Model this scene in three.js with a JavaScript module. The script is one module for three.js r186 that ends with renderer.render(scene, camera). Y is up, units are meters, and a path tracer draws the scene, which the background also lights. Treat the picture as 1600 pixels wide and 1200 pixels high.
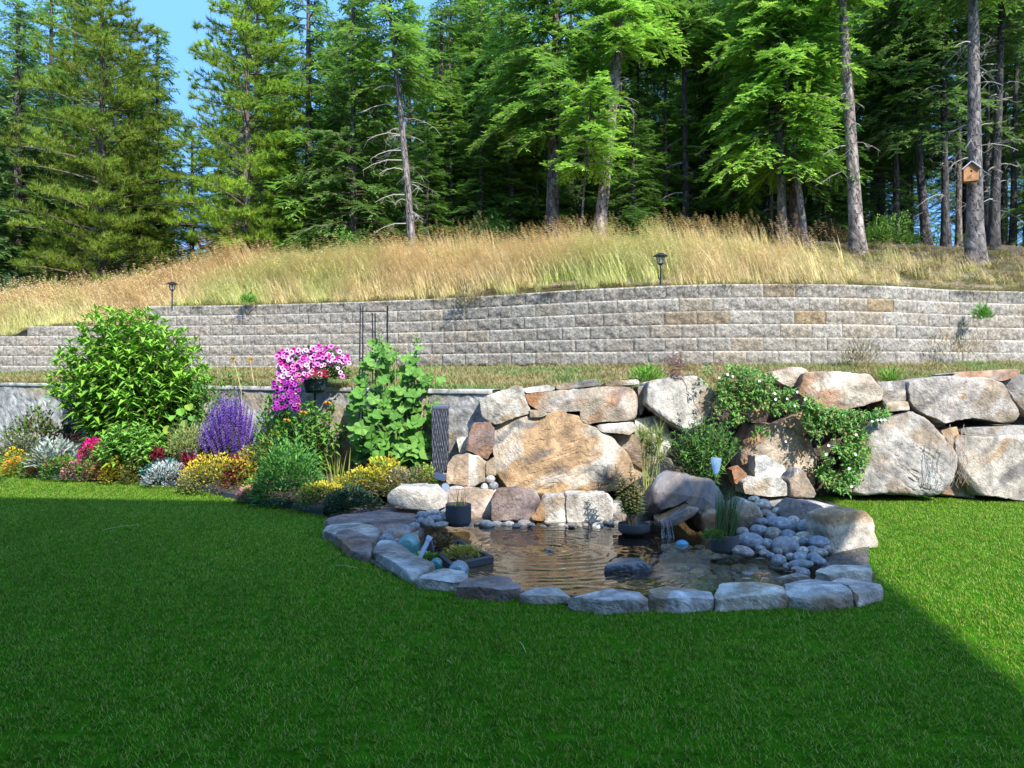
import * as THREE from 'three';
import { mergeGeometries, mergeVertices } from 'three/addons/utils/BufferGeometryUtils.js';
import { RoundedBoxGeometry } from 'three/addons/geometries/RoundedBoxGeometry.js';

const lerp = (a, b, t) => a + (b - a) * t, clamp = (x, a = 0, b = 1) => Math.min(b, Math.max(a, x)), PI = Math.PI, TAU = PI * 2;
// ---------------------------------------------------------------- camera, sky, sun, exposure
const FOCAL = 1150, HORIZON = 577, EYE = 1.46;          // in pixels of a 1600 x 1200 picture; metres
const scene = new THREE.Scene();
const camera = new THREE.PerspectiveCamera(2 * Math.atan(600 / FOCAL) * 180 / Math.PI, 4 / 3, 0.1, 900);
camera.position.set(0, EYE, 0);
camera.lookAt(0, EYE, -10);
camera.setViewOffset(1600, 1200, 0, 600 - HORIZON, 1600, 1200);   // a shifted lens keeps the trunks upright
const renderer = new THREE.WebGLRenderer({ antialias: true });
renderer.toneMapping = THREE.LinearToneMapping;
renderer.toneMappingExposure = 3.3;
renderer.shadowMap.enabled = true;
renderer.setSize(1024, 768);
const SUN = new THREE.Vector3(0.349, 0.669, 0.656).normalize();
const sun = new THREE.DirectionalLight(new THREE.Color(1.0, 0.95, 0.88), 3.35);
sun.position.copy(SUN).multiplyScalar(60).add(new THREE.Vector3(0, 0, -12));
sun.target.position.set(0, 0, -12);
sun.castShadow = true;
sun.shadow.mapSize.set(4096, 4096);
Object.assign(sun.shadow.camera, { left: -40, right: 40, top: 40, bottom: -40, near: 1, far: 160 });
scene.add(sun, sun.target);
{
  const w = 256, h = 128, data = new Float32Array(w * h * 4);
  for (let j = 0; j < h; j++) {
    const el = ((j + 0.5) / h - 0.5) * Math.PI, t = Math.pow(Math.max(0, Math.sin(el)), 0.55);
    for (let i = 0; i < w; i++) {
      const o = (j * w + i) * 4;
      data[o] = lerp(0.10, 0.075, t); data[o + 1] = lerp(0.25, 0.205, t); data[o + 2] = lerp(0.56, 0.46, t); data[o + 3] = 1;
      const az = ((i + 0.5) / w - 0.5) * TAU, g = Math.acos(clamp(Math.cos(el) * Math.cos(az) * SUN.x + Math.sin(el) * SUN.y + Math.cos(el) * Math.sin(az) * SUN.z, -1, 1)), k = 0.62 + 2.7 * Math.exp(-1.5 * g) + 0.25 * Math.cos(g) ** 2, wh = 0.75 * Math.exp(-1.5 * g);   // clear sky: brighter and whiter towards the sun
      const m = (data[o] + data[o + 1] + data[o + 2]) / 3; for (let c = 0; c < 3; c++) data[o + c] = lerp(data[o + c], m, wh) * k;
      if (el < 0) { data[o] = 0.10; data[o + 1] = 0.13; data[o + 2] = 0.10; }
    }
  }
  const sky = new THREE.DataTexture(data, w, h, THREE.RGBAFormat, THREE.FloatType);
  sky.mapping = THREE.EquirectangularReflectionMapping; sky.magFilter = THREE.LinearFilter; sky.minFilter = THREE.LinearFilter; sky.needsUpdate = true;
  scene.background = sky; scene.environment = sky;
  scene.backgroundIntensity = 1.28; scene.environmentIntensity = 1.28;
}

// ---------------------------------------------------------------- helpers
const V3 = THREE.Vector3;
const v = (x, y, z) => new V3(x, y, z);
const smooth = (a, b, x) => { const t = clamp((x - a) / (b - a)); return t * t * (3 - 2 * t); };
function rng(seed) { let s = (seed * 2654435761) | 0; const f = () => { s = (s + 0x6d2b79f5) | 0; let t = Math.imul(s ^ (s >>> 15), 1 | s); t = (t + Math.imul(t ^ (t >>> 7), 61 | t)) ^ t; return ((t ^ (t >>> 14)) >>> 0) / 4294967296; }; f.r = (a, b) => a + (b - a) * f(); f.n = () => f() + f() + f() - 1.5; f.pick = (l) => l[Math.floor(f() * l.length)]; return f; }
const at = (x, y, d) => v((x - 800) / FOCAL * d, EYE + (HORIZON - y) / FOCAL * d, -d);   // a place in the world seen at that pixel, d metres ahead
const groundDepth = (y, h = 0) => (EYE - h) * FOCAL / (y - HORIZON);
const onGround = (x, y, h = 0) => at(x, y, groundDepth(y, h));
// value noise
const HT = new Uint32Array(4096); { const r = rng(99); for (let i = 0; i < 4096; i++) HT[i] = r() * 4294967296; }
const hash = (i, j, k) => HT[(HT[(HT[i & 4095] + j) & 4095] + k) & 4095] / 4294967296;
function noise(x, y, z) {
  const i = Math.floor(x), j = Math.floor(y), k = Math.floor(z); let a = x - i, b = y - j, c = z - k;
  a = a * a * (3 - 2 * a); b = b * b * (3 - 2 * b); c = c * c * (3 - 2 * c);
  return lerp(lerp(lerp(hash(i, j, k), hash(i + 1, j, k), a), lerp(hash(i, j + 1, k), hash(i + 1, j + 1, k), a), b), lerp(lerp(hash(i, j, k + 1), hash(i + 1, j, k + 1), a), lerp(hash(i, j + 1, k + 1), hash(i + 1, j + 1, k + 1), a), b), c) * 2 - 1;
}
function fbm(x, y, z, n = 4) { let s = 0, a = 0.5, f = 1; for (let i = 0; i < n; i++) { s += a * noise(x * f + i * 17.3, y * f, z * f); a *= 0.5; f *= 2.07; } return s; }
const interp = (list, x) => { if (x <= list[0][0]) return list[0][1]; for (let i = 1; i < list.length; i++) if (x <= list[i][0]) return lerp(list[i - 1][1], list[i][1], (x - list[i - 1][0]) / (list[i][0] - list[i - 1][0])); return list[list.length - 1][1]; };
const mixc = (a, b, t) => [lerp(a[0], b[0], t), lerp(a[1], b[1], t), lerp(a[2], b[2], t)];
const mul = (a, k) => [a[0] * k, a[1] * k, a[2] * k];
const jit = (c, r, k = 0.18) => { const m = 1 + r.r(-k, k), h = r.r(-k, k) * 0.5; return [c[0] * m * (1 + h), c[1] * m, c[2] * m * (1 - h)]; };
function inside(poly, x, y) { let c = false; for (let i = 0, j = poly.length - 1; i < poly.length; j = i++) { const [xi, yi] = poly[i], [xj, yj] = poly[j]; if ((yi > y) !== (yj > y) && x < (xj - xi) * (y - yi) / (yj - yi) + xi) c = !c; } return c; }
function edgeDist(poly, x, y) { let best = 1e9; for (let i = 0, j = poly.length - 1; i < poly.length; j = i++) { const [ax, ay] = poly[j], [bx, by] = poly[i]; const t = clamp(((x - ax) * (bx - ax) + (y - ay) * (by - ay)) / ((bx - ax) ** 2 + (by - ay) ** 2 + 1e-9)); best = Math.min(best, Math.hypot(x - ax - t * (bx - ax), y - ay - t * (by - ay))); } return best; }

// collects loose faces with a colour each; build() makes ONE geometry
class Faces {
  constructor() { this.p = []; this.c = []; }
  tri(a, b, c, col, col2) { const p = this.p, k = this.c, d = col2 || col; p.push(a.x, a.y, a.z, b.x, b.y, b.z, c.x, c.y, c.z); k.push(col[0], col[1], col[2], col[0], col[1], col[2], d[0], d[1], d[2]); }
  quad(a, b, c, d, col) { this.tri(a, b, c, col); this.tri(a, c, d, col); }
  leaf(b, dir, up, len, wid, col, curl = 0.25, fold = 0.2, tipcol) {   // a folded, drooping leaf blade of four faces
    const s = v().crossVectors(dir, up).normalize(), n = v().crossVectors(s, dir).normalize();
    const m = b.clone().addScaledVector(dir, len * 0.45).addScaledVector(n, len * curl * 0.35 - wid * fold);
    const l = b.clone().addScaledVector(dir, len * 0.42).addScaledVector(s, -wid / 2).addScaledVector(n, len * curl * 0.35), r = b.clone().addScaledVector(dir, len * 0.42).addScaledVector(s, wid / 2).addScaledVector(n, len * curl * 0.35);
    const t = b.clone().addScaledVector(dir, len * 0.96).addScaledVector(n, -len * curl * 0.35);
    const c2 = tipcol || col;
    this.tri(b, m, l, col); this.tri(b, r, m, col); this.tri(l, m, t, col, c2); this.tri(m, r, t, col, c2);
  }
  blade(b, dir, len, wid, col, bend, seg = 3, tip) {                    // a grass blade: narrow bent strip
    const s = v(dir.z, 0, -dir.x); if (s.lengthSq() < 1e-4) s.set(1, 0, 0); s.normalize();
    let pa, pb; const q = b.clone(), d = dir.clone();
    for (let i = 0; i <= seg; i++) {
      const w = wid * 0.5 * (1 - Math.pow(i / seg, 1.6)), cc = tip ? mixc(col, tip, i / seg) : col;
      const a = q.clone().addScaledVector(s, -w), e = q.clone().addScaledVector(s, w);
      if (i) { if (i < seg) this.quad(pa, pb, e, a, cc); else this.tri(pa, pb, q.clone(), cc); }
      pa = a; pb = e; d.addScaledVector(bend, 1 / seg).normalize(); q.addScaledVector(d, len / seg);
    }
    return q;
  }
  rod(a, b, r0, r1, col, n = 5) {
    const d = v().subVectors(b, a).normalize(), s = v().crossVectors(d, Math.abs(d.y) > 0.9 ? v(1, 0, 0) : v(0, 1, 0)).normalize(), t = v().crossVectors(d, s);
    for (let i = 0; i < n; i++) {
      const k = [i, i + 1].map((j) => { const o = s.clone().multiplyScalar(Math.cos(j / n * TAU)).addScaledVector(t, Math.sin(j / n * TAU)); return [a.clone().addScaledVector(o, r0), b.clone().addScaledVector(o, r1)]; });
      this.tri(k[0][0], k[0][1], k[1][1], col); if (r0 > 0) this.tri(k[0][0], k[1][1], k[1][0], col);
    }
  }
  path(pts, r0, r1, col, n = 5) { for (let i = 1; i < pts.length; i++) this.rod(pts[i - 1], pts[i], lerp(r0, r1, (i - 1) / (pts.length - 1)), lerp(r0, r1, i / (pts.length - 1)), col, n); }
  geo(uv) {
    const g = new THREE.BufferGeometry();
    g.setAttribute('position', new THREE.Float32BufferAttribute(this.p, 3)); g.setAttribute('color', new THREE.Float32BufferAttribute(this.c, 3));
    g.computeVertexNormals(); return g;
  }
  get n() { return this.p.length / 9; }
}
const taken = new Map();
function numbered(name) { const n = taken.get(name) || 0; taken.set(name, n + 1); return n ? name + '_' + String(n).padStart(3, '0') : name; }
function shade(o) { o.traverse((m) => { if (m.isMesh) { m.castShadow = true; m.receiveShadow = true; } }); return o; }
function tag(o, label, category, group, kind) { if (label) o.userData.label = label; if (category) o.userData.category = category; if (group) o.userData.group = group; if (kind) o.userData.kind = kind; return o; }
function thing(name, pos, label, category, group) { const o = new THREE.Group(); o.name = numbered(name); o.position.copy(pos); scene.add(o); return tag(o, label, category, group); }
function part(name, geo, mat, parent, label, kind) {          // one mesh under a thing or a part
  const m = new THREE.Mesh(geo, mat); m.name = name; m.castShadow = m.receiveShadow = true; parent.add(m); return tag(m, label, null, null, kind);
}
function solo(name, geo, mat, pos, label, category, group) { const m = new THREE.Mesh(geo, mat); m.name = numbered(name); m.castShadow = m.receiveShadow = true; if (pos) m.position.copy(pos); scene.add(m); return tag(m, label, category, group); }
function structure(name, geo, mat, label) { const m = solo(name, geo, mat); m.userData.kind = 'structure'; if (label) m.userData.label = label; return m; }
function copyOf(root, label, group) { const c = root.clone(); c.name = numbered(root.name.replace(/_\d{3}$/, '')); c.userData = { ...root.userData }; if (label) c.userData.label = label; if (group) c.userData.group = group; scene.add(c); return c; }

// ---------------------------------------------------------------- textures and materials
function tile(size, f, srgb = true) {                      // a tileable grey or colour texture from f(u, v) -> [r, g, b] or number
  const d = new Uint8Array(size * size * 4);
  for (let j = 0; j < size; j++) for (let i = 0; i < size; i++) { const c = f(i / size, j / size), o = (j * size + i) * 4; for (let k = 0; k < 3; k++) d[o + k] = clamp(Array.isArray(c) ? c[k] : c) * 255; d[o + 3] = 255; }
  const t = new THREE.DataTexture(d, size, size); t.wrapS = t.wrapT = THREE.RepeatWrapping; t.magFilter = THREE.LinearFilter; t.minFilter = THREE.LinearMipmapLinearFilter; t.generateMipmaps = true;
  if (srgb) t.colorSpace = THREE.SRGBColorSpace; t.needsUpdate = true; return t;
}
function pnoise(u, w, n, s) { const x = u * n, y = w * n, i = Math.floor(x), j = Math.floor(y); let a = x - i, b = y - j; a = a * a * (3 - 2 * a); b = b * b * (3 - 2 * b); const h = (p, q) => hash(((p % n) + n) % n + s * 31, ((q % n) + n) % n, s); return lerp(lerp(h(i, j), h(i + 1, j), a), lerp(h(i, j + 1), h(i + 1, j + 1), a), b); }
function pfbm(u, w, n, s, oct = 5, gain = 0.55) { let r = 0, a = 1, t = 0; for (let o = 0; o < oct; o++) { r += a * pnoise(u, w, n << o, s + o); t += a; a *= gain; } return r / t; }
const grain = tile(1024, (u, w) => { const a = pfbm(u, w, 8, 3, 7, 0.78), b = Math.abs(pfbm(u, w, 5, 11, 5) * 2 - 1), s = pnoise(u, w, 300, 41); return clamp(0.78 + (a - 0.5) * 0.75 - smooth(0.05, 0, b) * 0.08 + (s > 0.92 ? -0.1 : 0)); });
const grainBump = tile(1024, (u, w) => { const a = pfbm(u, w, 20, 5, 6, 0.74), b = Math.abs(pfbm(u, w, 6, 23, 5) * 2 - 1); return clamp(0.5 + (a - 0.5) * 1.3 - smooth(0.06, 0, b) * 0.12); }, false);
const speck = tile(512, (u, w) => { const a = pfbm(u, w, 24, 7, 4, 0.75), s = pnoise(u, w, 128, 77); return clamp(0.8 + (a - 0.5) * 0.7 + (s > 0.85 ? -0.22 : 0) + (s < 0.12 ? 0.12 : 0)); });
const barkMap = tile(512, (u, w) => { const a = pfbm(u, w * 0.999, 10, 51, 5, 0.6), b = Math.abs(pfbm(u, w, 9, 61, 4) * 2 - 1); return clamp(0.72 + (a - 0.5) * 0.8 - smooth(0.12, 0, b) * 0.35); });
const std = (o) => new THREE.MeshStandardMaterial({ roughness: 0.9, side: THREE.DoubleSide, ...o });
const rockMat = std({ vertexColors: true, map: grain, bumpMap: grainBump, bumpScale: 0.016, roughness: 0.92 });
const wetRockMat = std({ vertexColors: true, map: grain, bumpMap: grainBump, bumpScale: 0.006, roughness: 0.25 });
const pebbleMat = std({ vertexColors: true, map: speck, bumpMap: grainBump, bumpScale: 0.002, roughness: 0.7 });
const barkMat = std({ vertexColors: true, map: barkMap, bumpMap: barkMap, bumpScale: 0.03, roughness: 1 });
const leafMat = new THREE.MeshPhysicalMaterial({ vertexColors: true, side: THREE.DoubleSide, roughness: 0.75, transmission: 0.32, thickness: 0, specularIntensity: 0.35 });
const needleMat = new THREE.MeshPhysicalMaterial({ vertexColors: true, side: THREE.DoubleSide, roughness: 0.95, transmission: 0.5, thickness: 0, specularIntensity: 0.1 });
const petalMat = new THREE.MeshPhysicalMaterial({ vertexColors: true, side: THREE.DoubleSide, roughness: 0.85, transmission: 0.3, thickness: 0, specularIntensity: 0.2 });
const dryMat = new THREE.MeshPhysicalMaterial({ vertexColors: true, side: THREE.DoubleSide, roughness: 0.95, transmission: 0.2, thickness: 0, specularIntensity: 0.15 });
const stemMat = std({ vertexColors: true, roughness: 0.85 });
const blackPlastic = std({ color: new THREE.Color(0.018, 0.02, 0.024), roughness: 0.55 });
const blackMetal = std({ color: new THREE.Color(0.012, 0.013, 0.015), roughness: 0.45, metalness: 0.3 });
// ---------------------------------------------------------------- rocks: a star-shaped outline with thickness, worn edges, cleft facets and strata
function rockGeo(poly, thick, o = {}) {
  const { seed = 1, fill = 0.05, dome = 0.02, amp = 0.03, facets = 5, rings = 16, around = 64, base = [0.46, 0.40, 0.31], stain = [0.34, 0.2, 0.09], stainAmt = 0.5, dark = [0.13, 0.12, 0.12], darkAmt = 0.25, pale = [0.56, 0.52, 0.45], strata = 0.5, stretch = 3, split } = o;
  const r = rng(seed * 7 + 3), R = [];
  const mean = poly.reduce((s, p) => s + Math.hypot(p[0], p[1]), 0) / poly.length;
  for (let i = 0; i < around; i++) {
    const a = i / around * TAU, dx = Math.cos(a), dy = Math.sin(a); let best = 0;
    for (let k = 0, j = poly.length - 1; k < poly.length; j = k++) {
      const [ax, ay] = poly[j], [bx, by] = poly[k], ex = bx - ax, ey = by - ay, det = dx * ey - dy * ex;
      if (Math.abs(det) < 1e-9) continue;
      const t = (ax * ey - ay * ex) / det, u = (ax * dy - ay * dx) / det;
      if (t > 0 && u >= -1e-6 && u <= 1 + 1e-6) best = Math.max(best, t);
    }
    R.push(best || mean);
  }
  const Rs = R.map((x, i) => (1 + 0.09 * fbm(Math.cos(i / around * TAU) * 3.3 + seed, Math.sin(i / around * TAU) * 3.3, seed * 2.1, 4)) * (x * 0.8 + (R[(i + 1) % around] + R[(i + around - 1) % around]) * 0.1));
  // profile: front face centre -> rounded edge -> side -> back
  const prof = [], k = fill, nf = rings;
  for (let i = 0; i <= nf; i++) prof.push([(1 - k) * Math.pow(i / nf, 0.85), 0.5, 0, 1]);
  for (let i = 1; i <= 4; i++) { const a = i / 4 * PI / 2; prof.push([1 - k + k * Math.sin(a), 0.5 - Math.min(k * 0.9 * mean / thick, 0.35) * (1 - Math.cos(a)), Math.sin(a), Math.cos(a)]); }
  const w1 = prof[prof.length - 1][1], ns = Math.max(3, Math.round(rings * 0.5));
  for (let i = 1; i <= ns; i++) prof.push([1, lerp(w1, -0.4, i / ns), 1, 0]);
  prof.push([0.9, -0.5, 0.7, -0.7], [0.5, -0.5, 0, -1], [0.001, -0.5, 0, -1]);
  const planes = [];
  for (let i = 0; i < facets * 3 + 3; i++) { const a = r() * TAU, t = i % 2 ? r.r(0.65, 1.25) : r.r(0.06, 0.34); planes.push([Math.cos(a) * Math.sin(t), Math.sin(a) * Math.sin(t), Math.cos(t), t < 0.45 ? r.r(0.78, 0.95) : r.r(0.87, 0.99)]); }
  const P = [], U = [], C = [], sd = seed * 3.7, ca = Math.cos(strata), sa = Math.sin(strata), fq = 1.3 / Math.max(0.12, mean);
  const sup = planes.map((q) => { let m = 0; for (let i = 0; i < around; i++) { const x = Rs[i] * Math.cos(i / around * TAU), y = Rs[i] * Math.sin(i / around * TAU); m = Math.max(m, q[0] * x + q[1] * y + q[2] * thick / 2); } return m * q[3]; });
  for (const [pr, pw, nr, nw] of prof) for (let i = 0; i < around; i++) {
    const a = i / around * TAU, dx = Math.cos(a), dy = Math.sin(a);
    let x = Rs[i] * pr * dx, y = Rs[i] * pr * dy, z = pw * thick + (nw > 0.9 ? dome * thick * (1 - pr * pr) : 0);
    const u1 = x * ca + y * sa, u2 = -x * sa + y * ca;
    const n1 = fbm(x * fq + sd, y * fq, z * fq + sd, 3), n2 = fbm(u1 * 5 / stretch + sd, u2 * 13, z * 13, 4), n3 = Math.abs(fbm(u1 * 3 / stretch + 5, u2 * 9 + sd, z * 9, 3));
    const h = amp * (n1 * 0.6 + n2 * 0.3 - (n3 < 0.04 ? 0.3 * (1 - n3 / 0.04) : 0));
    x += dx * nr * h; y += dy * nr * h; z += nw * h;
    planes.forEach((q, j) => { const e = q[0] * x + q[1] * y + q[2] * z - sup[j]; if (e > 0) { x -= q[0] * e * 0.96; y -= q[1] * e * 0.96; z -= q[2] * e * 0.96; } });
    P.push(x, y, z); U.push(x * 0.9 + z * 0.3 + seed * 0.37, y * 0.9 + z * 0.9 + seed * 0.71);
    const wp = 0.16 * fbm(x * 4 + sd, y * 4, z * 4 + 30, 3), s1 = fbm((u1 + wp) * 4 / stretch + sd * 2, (u2 + wp) * 4.5, z * 3 + 9, 6), s2 = fbm((u1 + wp) * 5.5 / stretch + 40 + sd, (u2 + wp) * 9, z * 4, 6), s3 = fbm(x * 2 + 70 + sd, y * 2, z * 2, 3);
    let c = mixc(base, pale, smooth(-0.1, 0.45, s3 + s2 * 0.5));
    c = mixc(c, stain, smooth(0.55 - stainAmt, 0.85 - stainAmt, s1 + 0.25) * 0.85);
    c = mixc(c, dark, smooth(0.5 - darkAmt, 0.8 - darkAmt, s2 + 0.05) * 0.7);
    if (split && split(x, y, z)) c = mixc(c, split(x, y, z), 0.85);
    const g = 0.92 + 0.25 * n2; C.push(c[0] * g, c[1] * g, c[2] * g);
  }
  const I = [];
  for (let j = 0; j + 1 < prof.length; j++) for (let i = 0; i < around; i++) { const a = j * around + i, b = j * around + (i + 1) % around; I.push(a, a + around, b + around, a, b + around, b); }
  const g = new THREE.BufferGeometry();
  g.setAttribute('position', new THREE.Float32BufferAttribute(P, 3)); g.setAttribute('uv', new THREE.Float32BufferAttribute(U, 2)); g.setAttribute('color', new THREE.Float32BufferAttribute(C, 3));
  g.setIndex(I); g.computeVertexNormals(); return g;
}
const centre = (pts) => pts.reduce((s, p) => [s[0] + p[0] / pts.length, s[1] + p[1] / pts.length], [0, 0]);
let rockSeed = 10;
// a boulder that stands in a wall: outline as seen from the lawn, front face d metres ahead, thick metres deep
function standing(px, d, thick, label, o = {}) {
  const c = centre(px), mid = at(c[0], c[1], d), poly = px.map(([x, y]) => [(x - c[0]) / FOCAL * d * 1.03, (c[1] - y) / FOCAL * d * 1.03]);
  const g = rockGeo(poly, thick, { seed: rockSeed++, ...o });
  g.rotateX(-(o.batter ?? 0.06)); if (o.turn) g.rotateY(o.turn);
  return solo(o.name || 'boulder', g, o.mat || rockMat, mid.add(v(0, 0, -thick / 2)), label, o.cat || 'boulder', o.group);
}
// a stone that lies on the ground: outline of its top as seen, top at height h, thick metres tall
function lying(px, h, thick, label, o = {}) {
  const pts = px.map(([x, y]) => { const p = onGround(x, y, h); return [p.x, -p.z]; }), c = centre(pts), poly = pts.map(([x, y]) => [x - c[0], y - c[1]]);
  const g = rockGeo(poly, thick, { seed: rockSeed++, amp: 0.02, ...o });
  g.rotateX(-PI / 2 + (o.tilt || 0)); if (o.roll) g.rotateZ(o.roll);
  return solo(o.name || 'edging_stone', g, o.mat || rockMat, v(c[0], h - thick / 2, -c[1]), label, o.cat || 'stone', o.group);
}
// smooth river stones
function pebbleGeo(seed, col, col2, n = 20) {
  const g = new THREE.SphereGeometry(1, n, Math.round(n * 0.7)), p = g.attributes.position, C = [];
  for (let i = 0; i < p.count; i++) {
    const x = p.getX(i), y = p.getY(i), z = p.getZ(i), k = 1 + 0.22 * fbm(x * 0.9 + seed * 5, y * 0.9, z * 0.9, 2) + 0.05 * fbm(x * 3, y * 3 + seed, z * 3, 2);
    p.setXYZ(i, x * k, y * k, z * k);
    const b = Math.abs(fbm(x + seed, y * 1.4, z + seed * 2, 3)), c = mixc(col, col2, smooth(0.1, 0.35, fbm(x * 1.2 + seed * 9, y * 1.2, z * 1.2, 3) + 0.15)); const w = b < 0.03 && seed % 3 === 0 ? 1.7 : 1; C.push(c[0] * w, c[1] * w, c[2] * w);
  }
  g.setAttribute('color', new THREE.Float32BufferAttribute(C, 3)); g.computeVertexNormals(); return g;
}
// ---------------------------------------------------------------- lines of the place
const WALLPATH = new THREE.CatmullRomCurve3([[-15.5, 15.6], [-12.5, 15.0], [-10.4, 14.85], [-6.4, 14.6], [-3.6, 13.95], [-1.15, 13.0], [1.0, 11.65], [1.94, 11.2], [2.83, 10.9], [3.8, 10.82], [4.95, 10.9], [5.9, 11.15], [7.0, 11.6], [8.3, 11.9], [11, 12.3], [16, 13]].map(([x, d]) => v(x, 0, -d)), false, 'centripetal');
const WP = WALLPATH.getSpacedPoints(700);
const wallD = (x) => { if (x <= WP[0].x) return -WP[0].z; for (let i = 1; i < WP.length; i++) if (WP[i].x >= x) return -lerp(WP[i - 1].z, WP[i].z, (x - WP[i - 1].x) / (WP[i].x - WP[i - 1].x)); return -WP[WP.length - 1].z; };
const concD = (x) => 8.4 + 4.2 * (-0.58 - x) / 8.19;            // the concrete wall runs back to the left
const frontD = (x) => x < -0.6 ? concD(x) : 8.62;
const wallTop = (x) => interp([[-10.3, 2.1], [-9.9, 2.3], [-7.6, 2.3], [-7.0, 2.71], [20, 2.71]], x);
const crestH = (x) => interp([[-30, 2.1], [-13.2, 2.75], [-8.3, 3.75], [-5, 4.2], [-2.5, 4.45], [1, 4.8], [6.6, 4.85], [13.2, 4.7], [30, 4.4]], x);
function hillY(x, d) { const w = wallD(x) + 0.25, s = clamp((d - w) / (19.5 - w)); return lerp(wallTop(x) - 0.02, crestH(x), Math.pow(s, 1.08)) + (d > 19.5 ? Math.min(1.2, (d - 19.5) * 0.03) : 0) + 0.1 * fbm(x * 0.7, d * 0.7, 3, 3) * smooth(0, 0.15, s); }
const terraceY = (x, d) => { const s = clamp((d - frontD(x)) / (wallD(x) - frontD(x))); return lerp(1.215, interp([[-10, 1.37], [-6, 1.47], [0, 1.5], [6, 1.53], [9, 1.6]], x), Math.pow(s, 0.8)) + 0.02 * fbm(x * 3, d * 3, 1, 3); };
function gridMesh(nx, ny, f, cf) {                              // f(i, j) -> point, cf(point) -> colour
  const p = [], c = [], uv = [], I = [];
  for (let j = 0; j <= ny; j++) for (let i = 0; i <= nx; i++) { const q = f(i / nx, j / ny); p.push(q.x, q.y, q.z); uv.push(q.x, q.z * 0.8 + q.y * 0.8); const k = cf(q); c.push(k[0], k[1], k[2]); }
  for (let j = 0; j < ny; j++) for (let i = 0; i < nx; i++) { const a = j * (nx + 1) + i, b = a + nx + 1; I.push(a, a + 1, b + 1, a, b + 1, b); }
  const g = new THREE.BufferGeometry(); g.setAttribute('position', new THREE.Float32BufferAttribute(p, 3)); g.setAttribute('color', new THREE.Float32BufferAttribute(c, 3)); g.setAttribute('uv', new THREE.Float32BufferAttribute(uv, 2)); g.setIndex(I); g.computeVertexNormals(); return g;
}
const soilMat = std({ vertexColors: true, map: speck, bumpMap: grainBump, bumpScale: 0.03, roughness: 1 });

// pond outline on the lawn side of the stones, and the water's own edge
const POND_OUT = [[500, 824], [520, 842], [548, 866], [590, 894], [640, 912], [700, 922], [760, 932], [820, 939], [880, 950], [945, 955], [1010, 953], [1070, 953], [1120, 948], [1180, 949], [1280, 946], [1338, 942], [1380, 926], [1370, 880], [1366, 830], [1330, 796], [1270, 777], [1180, 772], [1000, 790], [850, 796], [690, 783], [600, 783], [510, 803]].map(([x, y]) => { const p = onGround(x, y); return [p.x, p.z]; });
const WATER_Y = -0.05;
const WATER_EDGE = [[640, 848], [628, 872], [655, 890], [735, 910], [830, 925], [900, 926], [1010, 926], [1115, 922], [1230, 914], [1285, 895], [1290, 870], [1240, 850], [1190, 835], [1190, 812], [1150, 800], [1010, 790], [940, 792], [840, 792], [770, 790], [720, 792], [680, 812], [655, 830]].map(([x, y]) => { const p = onGround(x, y, WATER_Y); return [p.x, p.z]; });

// lawn sheet with the pond cut out
{
  const s = new THREE.Shape([[-60, 25], [60, 25], [60, -9.2], [-0.2, -9.2], [-9.5, -14], [-60, -14]].map(([x, z]) => new THREE.Vector2(x, -z)));
  const c = centre(POND_OUT), hole = POND_OUT.map(([x, z]) => { const k = 1 - 0.14 / Math.hypot(x - c[0], z - c[1]); return new THREE.Vector2(c[0] + (x - c[0]) * k, -(c[1] + (z - c[1]) * k)); });
  s.holes.push(new THREE.Path(hole));
  const g = new THREE.ShapeGeometry(s); g.rotateX(-PI / 2);
  const turfMap = tile(256, (u, w) => { const n = pfbm(u, w, 12, 13, 4, 0.8); return [0.10 + 0.12 * n, 0.22 + 0.20 * n, 0.02 + 0.03 * n]; });
  structure('lawn', g, new THREE.MeshPhysicalMaterial({ map: turfMap, roughness: 1, specularIntensity: 0.03 }), 'flat green artificial lawn round the pond');
}
// flower bed soil
const EDGE_LINE = new THREE.CatmullRomCurve3([[4, 711], [14, 722], [34, 738], [62, 747], [110, 750], [180, 752], [230, 755], [290, 763], [340, 773], [400, 787], [450, 793], [508, 806]].map(([x, y]) => onGround(x, y)), false, 'centripetal');
const BED_BACK = (t) => { const x = lerp(-9.6, -0.9, Math.pow(t, 0.92)); return v(x, 0.14, -(concD(x) - 0.13)); };
const EP = EDGE_LINE.getSpacedPoints(120);
const BED = [...EP.map((p) => [p.x, p.z]), ...[1, 0.75, 0.5, 0.25, 0].map((t) => { const q = BED_BACK(t); return [q.x, q.z]; })];
structure('flower_bed_soil', gridMesh(120, 16, (u, w) => { const a = EP[Math.round(u * 120)], b = BED_BACK(u), q = a.clone().lerp(b, w); q.y = 0.045 + 0.12 * Math.sin(Math.min(1, w * 1.6) * PI / 2) + 0.02 * fbm(q.x * 6, q.z * 6, 2, 3); return q; }, (q) => jit([0.10, 0.062, 0.04], rng(Math.round(q.x * 977 + q.z * 3331)), 0.35)), soilMat);
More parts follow.
